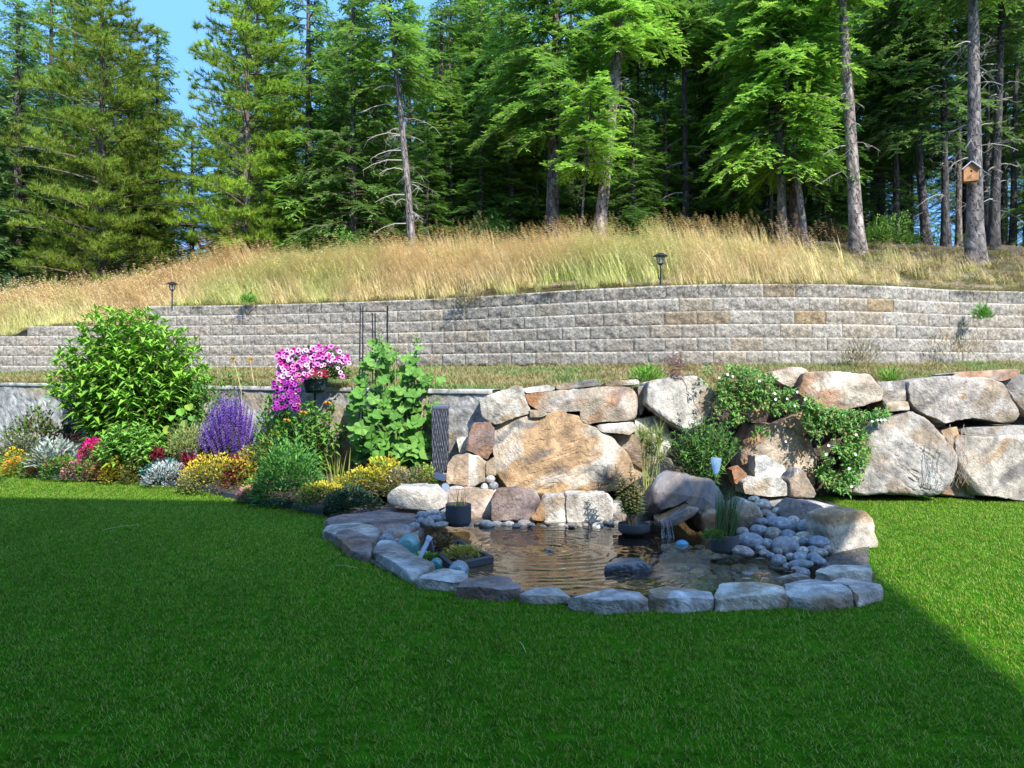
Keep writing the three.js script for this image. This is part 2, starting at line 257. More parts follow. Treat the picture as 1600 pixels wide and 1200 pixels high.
{
  const f = new Faces(), h = 0.068, n = EP.length;
  for (let i = 0; i < n - 1; i++) {
    const t = v().subVectors(EP[Math.min(n - 1, i + 1)], EP[Math.max(0, i - 1)]).normalize(), t2 = v().subVectors(EP[Math.min(n - 1, i + 2)], EP[i]).normalize();
    const s = v(-t.z, 0, t.x).multiplyScalar(0.022), s2 = v(-t2.z, 0, t2.x).multiplyScalar(0.022), c = [0.03, 0.034, 0.042];
    const a = EP[i], b = EP[i + 1], U = (p, q, y, k) => p.clone().addScaledVector(q, k).add(v(0, y, 0)), w = 0.006 * Math.sin(i * 0.7), w2 = 0.006 * Math.sin((i + 1) * 0.7);
    f.quad(U(a, s, 0, 1), U(b, s2, 0, 1), U(b, s2, h - 0.008 + w2, 1), U(a, s, h - 0.008 + w, 1), c);
    f.quad(U(a, s, h - 0.008 + w, 1), U(b, s2, h - 0.008 + w2, 1), U(b, s2, h + w2, 0.5), U(a, s, h + w, 0.5), c);
    f.quad(U(a, s, h + w, 0.5), U(b, s2, h + w2, 0.5), U(b, s2, h + w2, -1), U(a, s, h + w, -1), c);
    f.quad(U(a, s, h + w, -1), U(b, s2, h + w2, -1), U(b, s2, 0, -1), U(a, s, 0, -1), c);
  }
  solo('lawn_edging', f.geo(), std({ vertexColors: true, roughness: 0.6 }), null, 'low black plastic edging strip between flower bed and lawn', 'edging');
}
// terrace of dry grass between the low walls and the block wall, hillside above
structure('terrace_ground', gridMesh(220, 24, (u, w) => { const x = lerp(-16, 14, u), d = lerp(frontD(x) - (x < -0.6 ? 0.02 : -0.02), wallD(x) + 0.12, w); return v(x, terraceY(x, d), -d); }, (q) => mixc([0.27, 0.20, 0.11], [0.13, 0.14, 0.045], smooth(-0.2, 0.3, fbm(q.x * 2, q.z * 2, 5, 4)))), soilMat);
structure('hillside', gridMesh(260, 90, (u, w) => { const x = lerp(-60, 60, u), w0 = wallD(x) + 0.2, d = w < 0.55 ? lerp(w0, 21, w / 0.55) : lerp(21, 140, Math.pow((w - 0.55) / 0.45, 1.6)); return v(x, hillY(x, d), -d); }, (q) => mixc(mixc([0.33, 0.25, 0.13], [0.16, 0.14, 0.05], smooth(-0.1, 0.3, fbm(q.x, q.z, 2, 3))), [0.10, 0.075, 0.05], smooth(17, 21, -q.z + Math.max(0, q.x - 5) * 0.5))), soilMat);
structure('wall_backfill', gridMesh(200, 1, (u, w) => { const x = lerp(-14, 13, u); return v(x, w ? Math.min(wallTop(x) - 0.03, 2.66) : 1.1, -(wallD(x) + 0.16)); }, () => [0.05, 0.045, 0.04]), soilMat);
// soil behind the boulders
structure('soil_bank', gridMesh(90, 12, (u, w) => { const x = lerp(-0.75, 9.5, u); return v(x, lerp(-0.05, 1.2, w), -(8.55 + 0.1 * fbm(x * 4, w * 5, 1, 3) + 0.1 * w)); }, () => [0.09, 0.065, 0.05]), soilMat);

// low concrete wall
{
  const t = thing('concrete_wall', v(-0.21, 0, -8.216), 'low grey stamped concrete wall behind the flower bed', 'wall');
  const L = 12.28, dir = v(-8.19, 0, -4.2).normalize(), nrm = v(-dir.z, 0, dir.x).multiplyScalar(-1), H = 1.222;
  if (nrm.z < 0) nrm.multiplyScalar(-1);
  const face = (x, y) => { const a = Math.abs(fbm(x * 2.2, y * 2.6, 4, 4)), b = fbm(x * 9, y * 9, 1, 3); return 0.016 * b + 0.012 * fbm(x * 1.5, y * 2, 8, 2) - 0.014 * smooth(0.05, 0, a); };
  const g = gridMesh(420, 44, (u, w) => { const x = u * L, y = w * H; return dir.clone().multiplyScalar(x).addScaledVector(nrm, face(x, y) - (w > 0.985 ? 0.008 : 0)).setY(y - 0.02); }, () => [1, 1, 1]);
  const p = g.attributes.position, c = g.attributes.color, uv = g.attributes.uv;
  for (let i = 0; i < p.count; i++) {
    const x = p.getX(i) * 1.12, y = p.getY(i), n = fbm(x * 1.3, y * 3.5, 2, 4), crack = smooth(0.035, 0, Math.abs(fbm(x * 2.2, y * 2.6, 4, 4)));
    let k = mixc([0.52, 0.51, 0.49], [0.54, 0.44, 0.31], smooth(0.05, 0.3, n + (0.75 - y) * 0.22)); k = mixc(k, [0.26, 0.25, 0.24], smooth(0.1, 0.5, fbm(x * 4, y * 7, 9, 4)) * 0.6); k = mul(k, 1 - 0.35 * crack);
    c.setXYZ(i, ...k); uv.setXY(i, x * 1.2, y * 1.2);
  }
  part('wall_face', g, std({ vertexColors: true, map: grain, bumpMap: grainBump, bumpScale: 0.01, roughness: 0.95 }), t);
  const cap = gridMesh(160, 6, (u, w) => dir.clone().multiplyScalar(u * L).addScaledVector(nrm, [0.012, 0.022, 0.022, 0.014, -0.06, -0.16, -0.3][Math.round(w * 6)] + 0.004 * fbm(u * 90, w, 3, 2)).setY(H + [-0.045, -0.035, 0.0, 0.01, 0.012, 0.012, 0.01][Math.round(w * 6)] + 0.004 * fbm(u * 60, w, 1, 2)), () => [0.62, 0.6, 0.56]);
  part('coping', cap, std({ vertexColors: true, map: grain, roughness: 0.95 }), t);
  const end = new THREE.BoxGeometry(0.28, H, 0.02); end.rotateY(Math.atan2(-nrm.z, nrm.x)); end.translate(nrm.x * -0.15 + 0.005, H / 2 - 0.03, nrm.z * -0.15);
  part('end_face', end, std({ color: new THREE.Color(0.33, 0.32, 0.3) }), t);
}

// block retaining wall: every block is a part
{
  const t = thing('retaining_wall', v(0, 0, 0), 'long curved retaining wall of grey split-face concrete blocks below the dry grass', 'wall');
  const BW = 0.478, BH = 0.2, BD = 0.24, cut = (i, n) => i === 0 ? 0 : i === n ? 1 : i === 1 ? 0.035 : i === n - 1 ? 0.965 : i === n - 2 ? 0.93 : (i - 0.7) / (n - 1.7);
  const geos = [];
  for (let s = 0; s < 8; s++) {
    const nx = 24, ny = 13, p = [], c = [], uv = [], I = [], w = BW - 0.004, h = BH - 0.003;
    for (let j = 0; j <= ny; j++) for (let i = 0; i <= nx; i++) {
      const x = (i / nx - 0.5) * w, y = (cut(j, ny) - 0.5) * h, m = Math.min(w / 2 - Math.abs(x), h / 2 - Math.abs(y));
      const mx = w / 2 - Math.abs(x), up = h / 2 - y, z = -0.004 * smooth(0.006, 0, mx) - 0.014 * smooth(0.014, 0, up) + smooth(0.0, 0.03, m) * (0.006 + 0.024 * fbm(x * 9 + s * 9, y * 13, s, 4)) + 0.006 * fbm(x * 45, y * 45, s * 3, 2) * smooth(0, 0.02, m);
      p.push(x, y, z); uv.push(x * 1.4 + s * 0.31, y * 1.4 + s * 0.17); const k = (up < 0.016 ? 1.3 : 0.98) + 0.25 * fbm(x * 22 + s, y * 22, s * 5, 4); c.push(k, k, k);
    }
    for (let j = 0; j < ny; j++) for (let i = 0; i < nx; i++) { const a = j * (nx + 1) + i, b = a + nx + 1; I.push(a, a + 1, b + 1, a, b + 1, b); }
    const n = p.length / 3, q = [[-w / 2, -h / 2], [w / 2, -h / 2], [w / 2, h / 2], [-w / 2, h / 2]];
    for (const z of [-0.014, -BD]) for (const [x, y] of q) { p.push(x, y, z); uv.push(x, y + z); c.push(1, 1, 1); }
    for (let k = 0; k < 4; k++) { const a = n + k, b = n + (k + 1) % 4; I.push(a, a + 4, b + 4, a, b + 4, b); }
    const g = new THREE.BufferGeometry(); g.setAttribute('position', new THREE.Float32BufferAttribute(p, 3)); g.setAttribute('color', new THREE.Float32BufferAttribute(c, 3)); g.setAttribute('uv', new THREE.Float32BufferAttribute(uv, 2)); g.setIndex(I); g.computeVertexNormals(); geos.push(g);
  }
  const tone = (c) => std({ color: new THREE.Color(...c), vertexColors: true, map: speck, bumpMap: grainBump, bumpScale: 0.016, roughness: 0.95 });
  const greys = [[0.36, 0.325, 0.265], [0.315, 0.285, 0.235], [0.385, 0.35, 0.285], [0.345, 0.295, 0.225], [0.33, 0.29, 0.23]].map(tone), browns = [[0.29, 0.225, 0.145], [0.31, 0.225, 0.12], [0.30, 0.25, 0.18], [0.33, 0.28, 0.205]].map(tone), faded = [[0.355, 0.32, 0.265], [0.32, 0.29, 0.24], [0.365, 0.315, 0.25]].map(tone);
  const r = rng(5), total = WALLPATH.getLength(), ends = [];
  for (let k = 0; k < 7; k++) {
    let s = 3.6 + (k % 2) * BW * 0.5 + r.r(-0.04, 0.04);
    for (; s < total - 3; s += BW) {
      const u = s / total, p = WALLPATH.getPointAt(u), tg = WALLPATH.getTangentAt(u), y = 1.33 + BH * (k + 0.5);
      if (p.x < -10.75 || p.x > 9 || (k === 0 && p.x > -2.2)) continue;
      if ((k > 3 && p.x < -10.05) || (k > 4 && p.x < -7.35)) continue;
      const right = p.x > 2.2, brown = right && p.x < 5.6 && r() < 0.36;
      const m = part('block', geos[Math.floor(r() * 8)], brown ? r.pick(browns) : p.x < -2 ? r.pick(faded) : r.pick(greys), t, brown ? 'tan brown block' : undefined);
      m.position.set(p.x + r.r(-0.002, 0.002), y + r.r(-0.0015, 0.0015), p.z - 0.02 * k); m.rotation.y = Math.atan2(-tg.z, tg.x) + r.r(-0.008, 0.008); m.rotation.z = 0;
    }
  }
}

// ---------------------------------------------------------------- pond bed and water
const PC = centre(WATER_EDGE);
{
  const N = 96, edge = []; { const c = new THREE.CatmullRomCurve3(WATER_EDGE.map(([x, z]) => v(x, 0, z)), true, 'centripetal'); edge.push(...c.getSpacedPoints(N)); }
  structure('pond_bed', gridMesh(N, 12, (u, w) => { const e = edge[Math.round(u * N)], k = w < 0.1 ? 1 + (0.1 - w) * 1.1 : 1 - (w - 0.1) / 0.9, q = v(PC[0] + (e.x - PC[0]) * k, 0, PC[1] + (e.z - PC[1]) * k); q.y = -0.015 - 0.36 * smooth(0.0, 0.4, w) + 0.015 * fbm(q.x * 5, q.z * 5, 1, 3); return q; }, () => [0.17, 0.125, 0.07]), soilMat);
  // rippled water: rings round the bubbler and a light breeze
  const bub = onGround(860, 858, WATER_Y), step = 0.016;
  let x0 = 1e9, x1 = -1e9, z0 = 1e9, z1 = -1e9; for (const [x, z] of WATER_EDGE) { x0 = Math.min(x0, x - 0.25); x1 = Math.max(x1, x + 0.25); z0 = Math.min(z0, z - 0.25); z1 = Math.max(z1, z + 0.25); }
  const nx = Math.ceil((x1 - x0) / step), nz = Math.ceil((z1 - z0) / step), p = [], I = [], ok = [];
  const wave = (x, z) => { const d = Math.hypot(x - bub.x, z - bub.z), q = d + 0.11 * fbm(x * 2.6, z * 2.6, 1, 3), a = 0.0042 * Math.exp(-d * 0.55) / (1 + d * 0.2) * smooth(2.6, 1.2, d - (x < 0.9 ? 0.6 : 0)); return a * Math.sin(q * 62) * smooth(-0.5, 0.5, noise(x * 4, z * 7, 8)) + 0.0028 * fbm(x * 7 + 3, z * 17, 2, 3) * smooth(1.6, 0.7, x) + 0.0005 * fbm(x * 5, z * 9, 6, 2) + 0.028 * Math.exp(-d * d / 0.0035) * (1 + 0.5 * noise(x * 60, z * 60, 1)) - 0.006 * Math.exp(-((d - 0.11) ** 2) / 0.002); };
  for (let j = 0; j <= nz; j++) for (let i = 0; i <= nx; i++) { const x = x0 + i * step, z = z0 + j * step; p.push(x, WATER_Y + wave(x, z), z); ok.push(inside(WATER_EDGE, x, z) || edgeDist(WATER_EDGE, x, z) < 0.16); }
  for (let j = 0; j < nz; j++) for (let i = 0; i < nx; i++) { const a = j * (nx + 1) + i, b = a + nx + 1; if (ok[a] && ok[a + 1] && ok[b] && ok[b + 1]) I.push(a, b, b + 1, a, b + 1, a + 1); }
  const g = new THREE.BufferGeometry(); g.setAttribute('position', new THREE.Float32BufferAttribute(p, 3)); g.setIndex(I); g.computeVertexNormals();
  structure('pond_water', mergeVertices(g), new THREE.MeshPhysicalMaterial({ color: new THREE.Color(0.72, 0.68, 0.55), roughness: 0.02, transmission: 1, thickness: 0, ior: 1.55, specularIntensity: 1, side: THREE.DoubleSide }), 'rippled brown pond water reflecting the sunlit boulders');
}

{ // bare soil and fines between the edging stones
  const N = 160, out = new THREE.CatmullRomCurve3(POND_OUT.map(([x, z]) => v(x, 0, z)), true, 'centripetal'), a = out.getSpacedPoints(N);
  structure('pond_margin', gridMesh(N, 6, (u, w) => { const e = a[Math.round(u * N)], k = 0.975 - 0.18 * w, q = v(PC[0] + (e.x - PC[0]) * k, 0, PC[1] + (e.z - PC[1]) * k); q.y = 0.012 - 0.09 * w * w + 0.012 * fbm(q.x * 9, q.z * 9, 4, 3); return q; }, (q) => mixc([0.10, 0.075, 0.055], [0.17, 0.15, 0.13], smooth(-0.1, 0.4, fbm(q.x * 14, q.z * 14, 2, 3)))), soilMat);
}
// ---------------------------------------------------------------- the house behind the viewer, whose shade lies on the lawn
{
  const t = thing('house', v(0, 0, 0), 'large pale house behind the viewer whose roof shades the near lawn and pond', 'house');
  const K = [0.5217, 0.9806], top = 8.5, ex = 2.9 + K[0] * top, ez = -8.05 + K[1] * top, pitch = 0.2;
  const roof = new Faces(), c = [0.7, 0.69, 0.66], ridge = 7, back = 14;
  const y = (z) => top + pitch * (z < ridge ? z - ez : 2 * ridge - z - ez), q = (x, z, up) => v(x, y(z) + up, z);
  const eave = [[-26, 8.35], [-5.8, 8.35], [-2.75, 8.12], [-0.95, 7.22], [0.5, 7.02], [1.08, 6.85], [1.42, 7.46], [2.1, 7.45], [2.70, 7.32]].map(([x, d]) => { const z = ez + (8.05 - d) / (1 - K[1] * pitch), h = y(z); return [x + K[0] * h, z]; }), lastX = eave[eave.length - 1][0];
  for (const up of [0, -0.25]) for (let i = 0; i + 1 < eave.length; i++) { const [a, za] = eave[i], [b, zb] = eave[i + 1]; roof.quad(q(a, za, up), q(b, zb, up), q(b, ridge, up), q(a, ridge, up), c); roof.quad(q(a, ridge, up), q(b, ridge, up), q(b, back, up), q(a, back, up), c); if (!up) roof.quad(q(a, za, 0), q(b, zb, 0), q(b, zb, -0.25), q(a, za, -0.25), c); }
  { const z0 = eave[eave.length - 1][1]; roof.quad(q(lastX, z0, 0), q(lastX, ridge, 0), q(lastX, ridge, -0.25), q(lastX, z0, -0.25), c); }
  part('roof', roof.geo(), std({ vertexColors: true }), t);
  const wall = new THREE.BoxGeometry(26, top, 0.3); wall.translate(-8, top / 2, 2.6); part('wall', wall, std({ color: new THREE.Color(0.78, 0.76, 0.72) }), t);
  const side = new THREE.BoxGeometry(0.3, top, 9); side.translate(4.85, top / 2, 7.3); part('wall', side, std({ color: new THREE.Color(0.78, 0.76, 0.72) }), t);
  const ch = new THREE.BoxGeometry(1.8, 2.0, 0.8); ch.translate(-6.7 + K[0] * 10 - 0.9, 9.2, -9.9 + K[1] * 10.2 + 0.4); part('chimney', ch, std({ color: new THREE.Color(0.3, 0.2, 0.16) }), t);
}
// ---------------------------------------------------------------- boulder wall behind the pond and along the lawn
const WHITE = { base: [0.60, 0.55, 0.46], pale: [0.72, 0.69, 0.61], stain: [0.42, 0.30, 0.17], stainAmt: 0.3, darkAmt: 0.1 };
const TAN = { base: [0.50, 0.40, 0.27], pale: [0.62, 0.55, 0.44], stain: [0.42, 0.255, 0.12], stainAmt: 0.5, darkAmt: 0.2 };
const GREY = { base: [0.42, 0.385, 0.345], pale: [0.55, 0.50, 0.43], stain: [0.33, 0.24, 0.15], stainAmt: 0.35, dark: [0.14, 0.13, 0.13], darkAmt: 0.42 };
const PLUM = { base: [0.24, 0.17, 0.16], pale: [0.33, 0.25, 0.22], stain: [0.30, 0.16, 0.09], stainAmt: 0.4, dark: [0.10, 0.075, 0.08], darkAmt: 0.4 };
const PINK = { base: [0.53, 0.42, 0.31], pale: [0.67, 0.57, 0.45], stain: [0.42, 0.20, 0.09], stainAmt: 0.4, darkAmt: 0.1 };
const HI = { rings: 30, around: 110 };
standing([[772, 668], [815, 657], [882, 650], [896, 659], [934, 675], [954, 686], [979, 717], [992, 750], [965, 772], [905, 776], [878, 776], [846, 779], [813, 768], [781, 767], [776, 740], [772, 704]], 8.0, 0.55, 'huge tan boulder with rust streaks in the middle behind the pond', { ...TAN, ...HI, rings: 60, around: 190, stainAmt: 0.6, strata: 0.35, stretch: 2.2, base: [0.60, 0.51, 0.39], pale: [0.70, 0.65, 0.56], stain: [0.47, 0.28, 0.12], facets: 2, amp: 0.035, batter: 0.12, fill: 0.05, darkAmt: 0.28 });
standing([[747, 627], [806, 605], [815, 606], [827, 641], [823, 649], [772, 666], [754, 654]], 8.02, 0.5, 'white blocky boulder at the end of the concrete wall', { ...WHITE, ...HI, facets: 2, amp: 0.03, fill: 0.08, stretch: 1 });
standing([[821, 618], [860, 614], [927, 608], [988, 606], [996, 618], [994, 659], [918, 663], [907, 659], [907, 645], [851, 647], [826, 634]], 8.06, 0.5, 'long cream slab with an orange rust patch above the huge boulder', { ...WHITE, ...HI, base: [0.50, 0.41, 0.30], stain: [0.42, 0.17, 0.05], stainAmt: 0.42, facets: 2, fill: 0.07 });
standing([[817, 609], [855, 603], [867, 606], [866, 612], [824, 616]], 8.1, 0.45, 'thin cream cap stone, leftmost of three on the boulder wall', { ...WHITE, facets: 1, amp: 0.012 });
standing([[869, 604], [932, 594], [940, 603], [927, 606], [871, 612]], 8.1, 0.5, 'thin grey cap stone tilted up, middle of three on the boulder wall', { ...GREY, facets: 1, amp: 0.012 });
standing([[944, 600], [997, 594], [1000, 603], [946, 607]], 8.1, 0.5, 'thin pale cap stone, rightmost of three on the boulder wall', { ...WHITE, facets: 1, amp: 0.01 });
standing([[828, 642], [851, 643], [856, 649], [846, 653], [828, 654]], 8.0, 0.3, 'small cream wedge stone under the long slab', { ...WHITE, facets: 1, amp: 0.01 });
standing([[885, 647], [905, 651], [909, 661], [900, 661]], 8.05, 0.3, 'small tan wedge at the right shoulder of the huge boulder', { ...TAN, facets: 1, amp: 0.01 });
standing([[932, 666], [990, 661], [996, 672], [984, 681], [939, 676]], 8.0, 0.45, 'thin white slab under the rust-patched slab', { ...WHITE, facets: 2, amp: 0.015 });
standing([[739, 664], [765, 662], [771, 670], [770, 704], [762, 720], [728, 704], [734, 677]], 7.95, 0.35, 'purple brown blocky boulder left of the huge boulder', { ...PLUM, ...HI, facets: 2, fill: 0.1, base: [0.29, 0.2, 0.17] });
standing([[713, 686], [735, 684], [730, 704], [726, 714], [719, 714]], 8.2, 0.3, 'small white block against the concrete wall', { ...WHITE, facets: 2, amp: 0.012 });
standing([[707, 716], [729, 712], [747, 715], [759, 726], [757, 755], [738, 762], [697, 757], [699, 731]], 7.85, 0.4, 'brown and white striped boulder at left end of the wall', { ...WHITE, ...HI, strata: 1.5, stretch: 5, facets: 3, split: (x) => x < 0.02 ? [0.42, 0.29, 0.18] : null });
standing([[759, 725], [771, 717], [775, 744], [759, 745]], 7.85, 0.25, 'small white chock stone beside the huge boulder', { ...WHITE, facets: 2, amp: 0.01 });
standing([[950, 682], [985, 678], [1014, 690], [1008, 738], [985, 720]], 8.12, 0.4, 'brown boulder in shade behind the papyrus', { ...TAN, base: [0.3, 0.2, 0.13], ...HI, facets: 3 });
standing([[992, 657], [1042, 652], [1050, 690], [1036, 726], [998, 716]], 8.22, 0.4, 'cream boulder under the round white boulder', { ...WHITE, facets: 3 });
standing([[1000, 712], [1050, 720], [1060, 770], [1000, 775], [985, 745]], 8.15, 0.4, 'pale boulder behind the papyrus stems', { ...WHITE, facets: 3 });
standing([[1019, 600], [1047, 592], [1090, 591], [1107, 603], [1117, 617], [1113, 645], [1097, 665], [1071, 676], [1034, 653], [1011, 634]], 8.05, 0.6, 'round white boulder on top of the wall with a rusty wire', { ...WHITE, ...HI, facets: 3, fill: 0.2, dome: 0.16 });
standing([[997, 606], [1014, 604], [1010, 634], [1000, 655]], 8.3, 0.4, 'narrow grey stone left of the round white boulder', { ...GREY, facets: 2, amp: 0.012 });
standing([[1162, 690], [1184, 667], [1225, 668], [1266, 690], [1280, 722], [1275, 762], [1225, 770], [1175, 760], [1160, 730]], 8.15, 0.5, 'tan sandy boulder amid the trailing flowers', { ...PINK, ...HI, pale: [0.5, 0.40, 0.3], facets: 3, fill: 0.16 });
standing([[1168, 634], [1190, 622], [1200, 650], [1172, 660]], 8.25, 0.3, 'small pinkish stone among leaves above the tan boulder', { ...PINK, facets: 2 });
standing([[1212, 668], [1255, 645], [1272, 660], [1252, 692], [1222, 692]], 8.2, 0.35, 'ochre wedge boulder under the trailing flowers', { ...TAN, facets: 3 });
standing([[1208, 584], [1244, 575], [1262, 578], [1270, 589], [1264, 606], [1234, 606], [1216, 598]], 8.3, 0.5, 'small pink boulder on top of the wall', { ...PINK, facets: 3 });
standing([[1262, 584], [1296, 583], [1366, 588], [1380, 612], [1381, 628], [1325, 642], [1285, 650], [1256, 618]], 8.1, 0.65, 'long pink and tan boulder on top of the wall', { ...PINK, ...HI, facets: 4, strata: 0.2, stretch: 3 });
standing([[1374, 599], [1414, 597], [1417, 611], [1378, 613]], 8.2, 0.5, 'thin grey slab, topmost of a stack between two boulders', { ...GREY, facets: 1, amp: 0.012 });
standing([[1377, 613], [1419, 611], [1421, 629], [1380, 631]], 8.17, 0.5, 'pale grey slab, middle of a stack between two boulders', { ...GREY, darkAmt: 0.2, facets: 1, amp: 0.012 });
standing([[1383, 631], [1421, 629], [1423, 643], [1388, 645]], 8.15, 0.5, 'cream slab, lowest of a stack between two boulders', { ...WHITE, facets: 1, amp: 0.012 });
standing([[1430, 600], [1440, 597], [1478, 592], [1555, 593], [1569, 603], [1600, 650], [1586, 665], [1564, 662], [1521, 655], [1478, 664], [1436, 642], [1428, 615]], 8.1, 0.7, 'large pinkish grey boulder with orange lichen spots', { ...GREY, ...HI, base: [0.52, 0.45, 0.39], pale: [0.6, 0.54, 0.48], darkAmt: 0.25, facets: 3, fill: 0.1, split: (x, y) => (Math.hypot(x - 0.0, y - 0.06) < 0.022 || Math.hypot(x + 0.02, y - 0.03) < 0.02 || Math.hypot(x - 0.12, y + 0.0) < 0.014 || Math.hypot(x + 0.15, y + 0.03) < 0.01) ? [0.5, 0.24, 0.04] : null });
standing([[1481, 584], [1597, 578], [1602, 585], [1566, 597], [1550, 594], [1485, 589]], 8.2, 0.5, 'flat orange slab lying on the pinkish grey boulder', { ...PINK, facets: 1, amp: 0.012 });
standing([[1570, 603], [1600, 588], [1660, 592], [1670, 650], [1610, 652]], 8.3, 0.5, 'dark grey boulder at the right edge of the photo', { ...GREY, base: [0.25, 0.22, 0.2], facets: 3 });
standing([[1359, 675], [1384, 657], [1431, 648], [1456, 661], [1480, 684], [1501, 715], [1487, 754], [1475, 768], [1449, 776], [1338, 774], [1346, 742], [1355, 700]], 8.05, 0.6, 'big round grey boulder standing on the lawn', { ...GREY, ...HI, rings: 40, around: 130, base: [0.52, 0.47, 0.41], pale: [0.64, 0.59, 0.52], dark: [0.27, 0.25, 0.23], darkAmt: 0.4, facets: 3, amp: 0.05, fill: 0.14, strata: -0.6, stretch: 2 });
standing([[1503, 684], [1600, 681], [1690, 688], [1700, 780], [1600, 783], [1530, 776], [1515, 754], [1503, 718]], 8.05, 0.6, 'large cracked tan boulder at the lower right edge', { ...TAN, ...HI, base: [0.53, 0.46, 0.37], facets: 4, amp: 0.045, stainAmt: 0.35, darkAmt: 0.3 });
standing([[1500, 671], [1600, 667], [1660, 669], [1660, 682], [1544, 684], [1503, 682]], 8.12, 0.5, 'flat grey slab between two boulders at the right edge', { ...GREY, facets: 1, amp: 0.012 });
standing([[1474, 675], [1499, 668], [1502, 697], [1490, 705]], 8.15, 0.35, 'small tan chock stone right of the round grey boulder', { ...TAN, facets: 2, amp: 0.012 });
standing([[1483, 740], [1500, 716], [1518, 760], [1525, 778], [1470, 776]], 8.25, 0.3, 'pink stone between the two big boulders at the right', { ...PINK, facets: 2 });
standing([[1436, 645], [1478, 663], [1476, 690], [1450, 660]], 8.4, 0.3, 'shaded brown stone over the round grey boulder', { ...TAN, facets: 2 });

// ---------------------------------------------------------------- stones at the back of the water
standing([[692, 768], [770, 769], [772, 812], [730, 814], [690, 806]], 7.55, 0.35, 'flat layered pink ledge stone left at the back of the water', { ...WHITE, base: [0.48, 0.38, 0.31], strata: 0.1, stretch: 6, facets: 2, cat: 'stone', name: 'ledge_stone' });
standing([[777, 769], [806, 766], [836, 774], [844, 784], [837, 816], [768, 816], [768, 785]], 7.3, 0.3, 'plum brown stone at the back edge of the water', { ...PLUM, base: [0.33, 0.24, 0.2], ...HI, facets: 2, fill: 0.16, cat: 'stone', name: 'ledge_stone' });
standing([[812, 770], [838, 771], [846, 786], [838, 795]], 7.45, 0.25, 'white stone behind the plum brown stone', { ...WHITE, facets: 2, cat: 'stone', name: 'ledge_stone' });
standing([[853, 778], [880, 776], [886, 782], [887, 818], [846, 817], [847, 787]], 7.3, 0.3, 'small square white stone at the back edge of the water', { ...WHITE, facets: 1, fill: 0.16, cat: 'stone', name: 'ledge_stone' });
standing([[828, 812], [850, 780], [853, 816]], 7.25, 0.16, 'rust orange stone between two white stones at the waterline', { ...TAN, base: [0.4, 0.2, 0.08], facets: 1, cat: 'stone', name: 'ledge_stone' });
standing([[888, 776], [949, 774], [957, 784], [956, 814], [927, 820], [887, 819]], 7.25, 0.35, 'wide white stone at the back edge of the water', { ...WHITE, ...HI, facets: 1, fill: 0.14, cat: 'stone', name: 'ledge_stone' });
standing([[955, 790], [985, 786], [1020, 790], [1022, 824], [955, 822]], 7.35, 0.3, 'grey stone behind the potted loosestrife', { ...GREY, facets: 2, cat: 'stone', name: 'ledge_stone' });

// ---------------------------------------------------------------- edging stones round the pond
const E = (px, h, t, label, o) => lying(px.map(([x, y]) => [x, y > 880 ? y - 11 * smooth(centre(px)[1] - 4, centre(px)[1] + 12, y) : y]), h * 0.85, t, label, { rings: 20, around: 80, fill: 0.05, facets: 3, amp: 0.03, stretch: 1.6, ...o });
E([[506, 806], [570, 789], [606, 785], [648, 798], [655, 813], [637, 825], [601, 831], [577, 817], [514, 814]], 0.10, 0.2, 'big flat plum brown slab at the left end of the pond', { ...PLUM, base: [0.3, 0.21, 0.19], pale: [0.42, 0.35, 0.32], stretch: 5, strata: 0.2, ...HI });
E([[502, 828], [525, 813], [574, 814], [596, 829], [590, 837], [525, 834]], 0.09, 0.18, 'pale grey stone in front of the plum brown slab', { ...GREY, base: [0.55, 0.51, 0.47] });
E([[520, 834], [538, 823], [572, 825], [582, 846], [580, 862], [550, 856]], 0.10, 0.22, 'brown stone at the left bend of the pond edge', { ...PLUM, base: [0.3, 0.22, 0.19] });
E([[577, 856], [597, 838], [625, 850], [650, 866], [682, 887], [644, 905], [606, 884]], 0.10, 0.22, 'long stepped bluish white stone beside the glass globes', { ...WHITE, base: [0.58, 0.56, 0.53], pale: [0.7, 0.69, 0.67], stain: [0.25, 0.19, 0.15], stretch: 5, strata: -0.7, ...HI });
E([[645, 907], [682, 889], [727, 889], [733, 901], [712, 917], [676, 915]], 0.09, 0.2, 'smooth bluish white stone, left of the brown-topped one', { ...WHITE, base: [0.6, 0.58, 0.55] });
E([[712, 914], [730, 898], [795, 900], [819, 916], [811, 927], [784, 929], [714, 922]], 0.10, 0.2, 'brown-topped stone with white patches on the near pond edge', { ...PLUM, pale: [0.5, 0.45, 0.42], base: [0.28, 0.19, 0.16] });
E([[810, 927], [836, 915], [870, 916], [894, 927], [879, 937], [854, 938], [820, 933]], 0.08, 0.18, 'low flat bluish grey stone on the near pond edge', { ...GREY, base: [0.54, 0.52, 0.5] });
E([[881, 931], [938, 920], [996, 921], [1015, 936], [1005, 945], [942, 949], [915, 943]], 0.10, 0.2, 'long pinkish grey stone at the nearest point of the pond edge', { ...GREY, base: [0.54, 0.50, 0.47], ...HI });
E([[1011, 919], [1048, 912], [1115, 918], [1113, 939], [1068, 945], [1027, 943], [1014, 936]], 0.11, 0.22, 'pale lavender grey block in the near pond edge', { ...WHITE, base: [0.58, 0.56, 0.54], pale: [0.68, 0.67, 0.67], ...HI });
E([[1117, 938], [1129, 908], [1206, 908], [1229, 916], [1228, 934], [1122, 941]], 0.12, 0.22, 'flat-topped white block with brown flank on the near pond edge', { ...WHITE, base: [0.6, 0.57, 0.53], ...HI, fill: 0.04 });
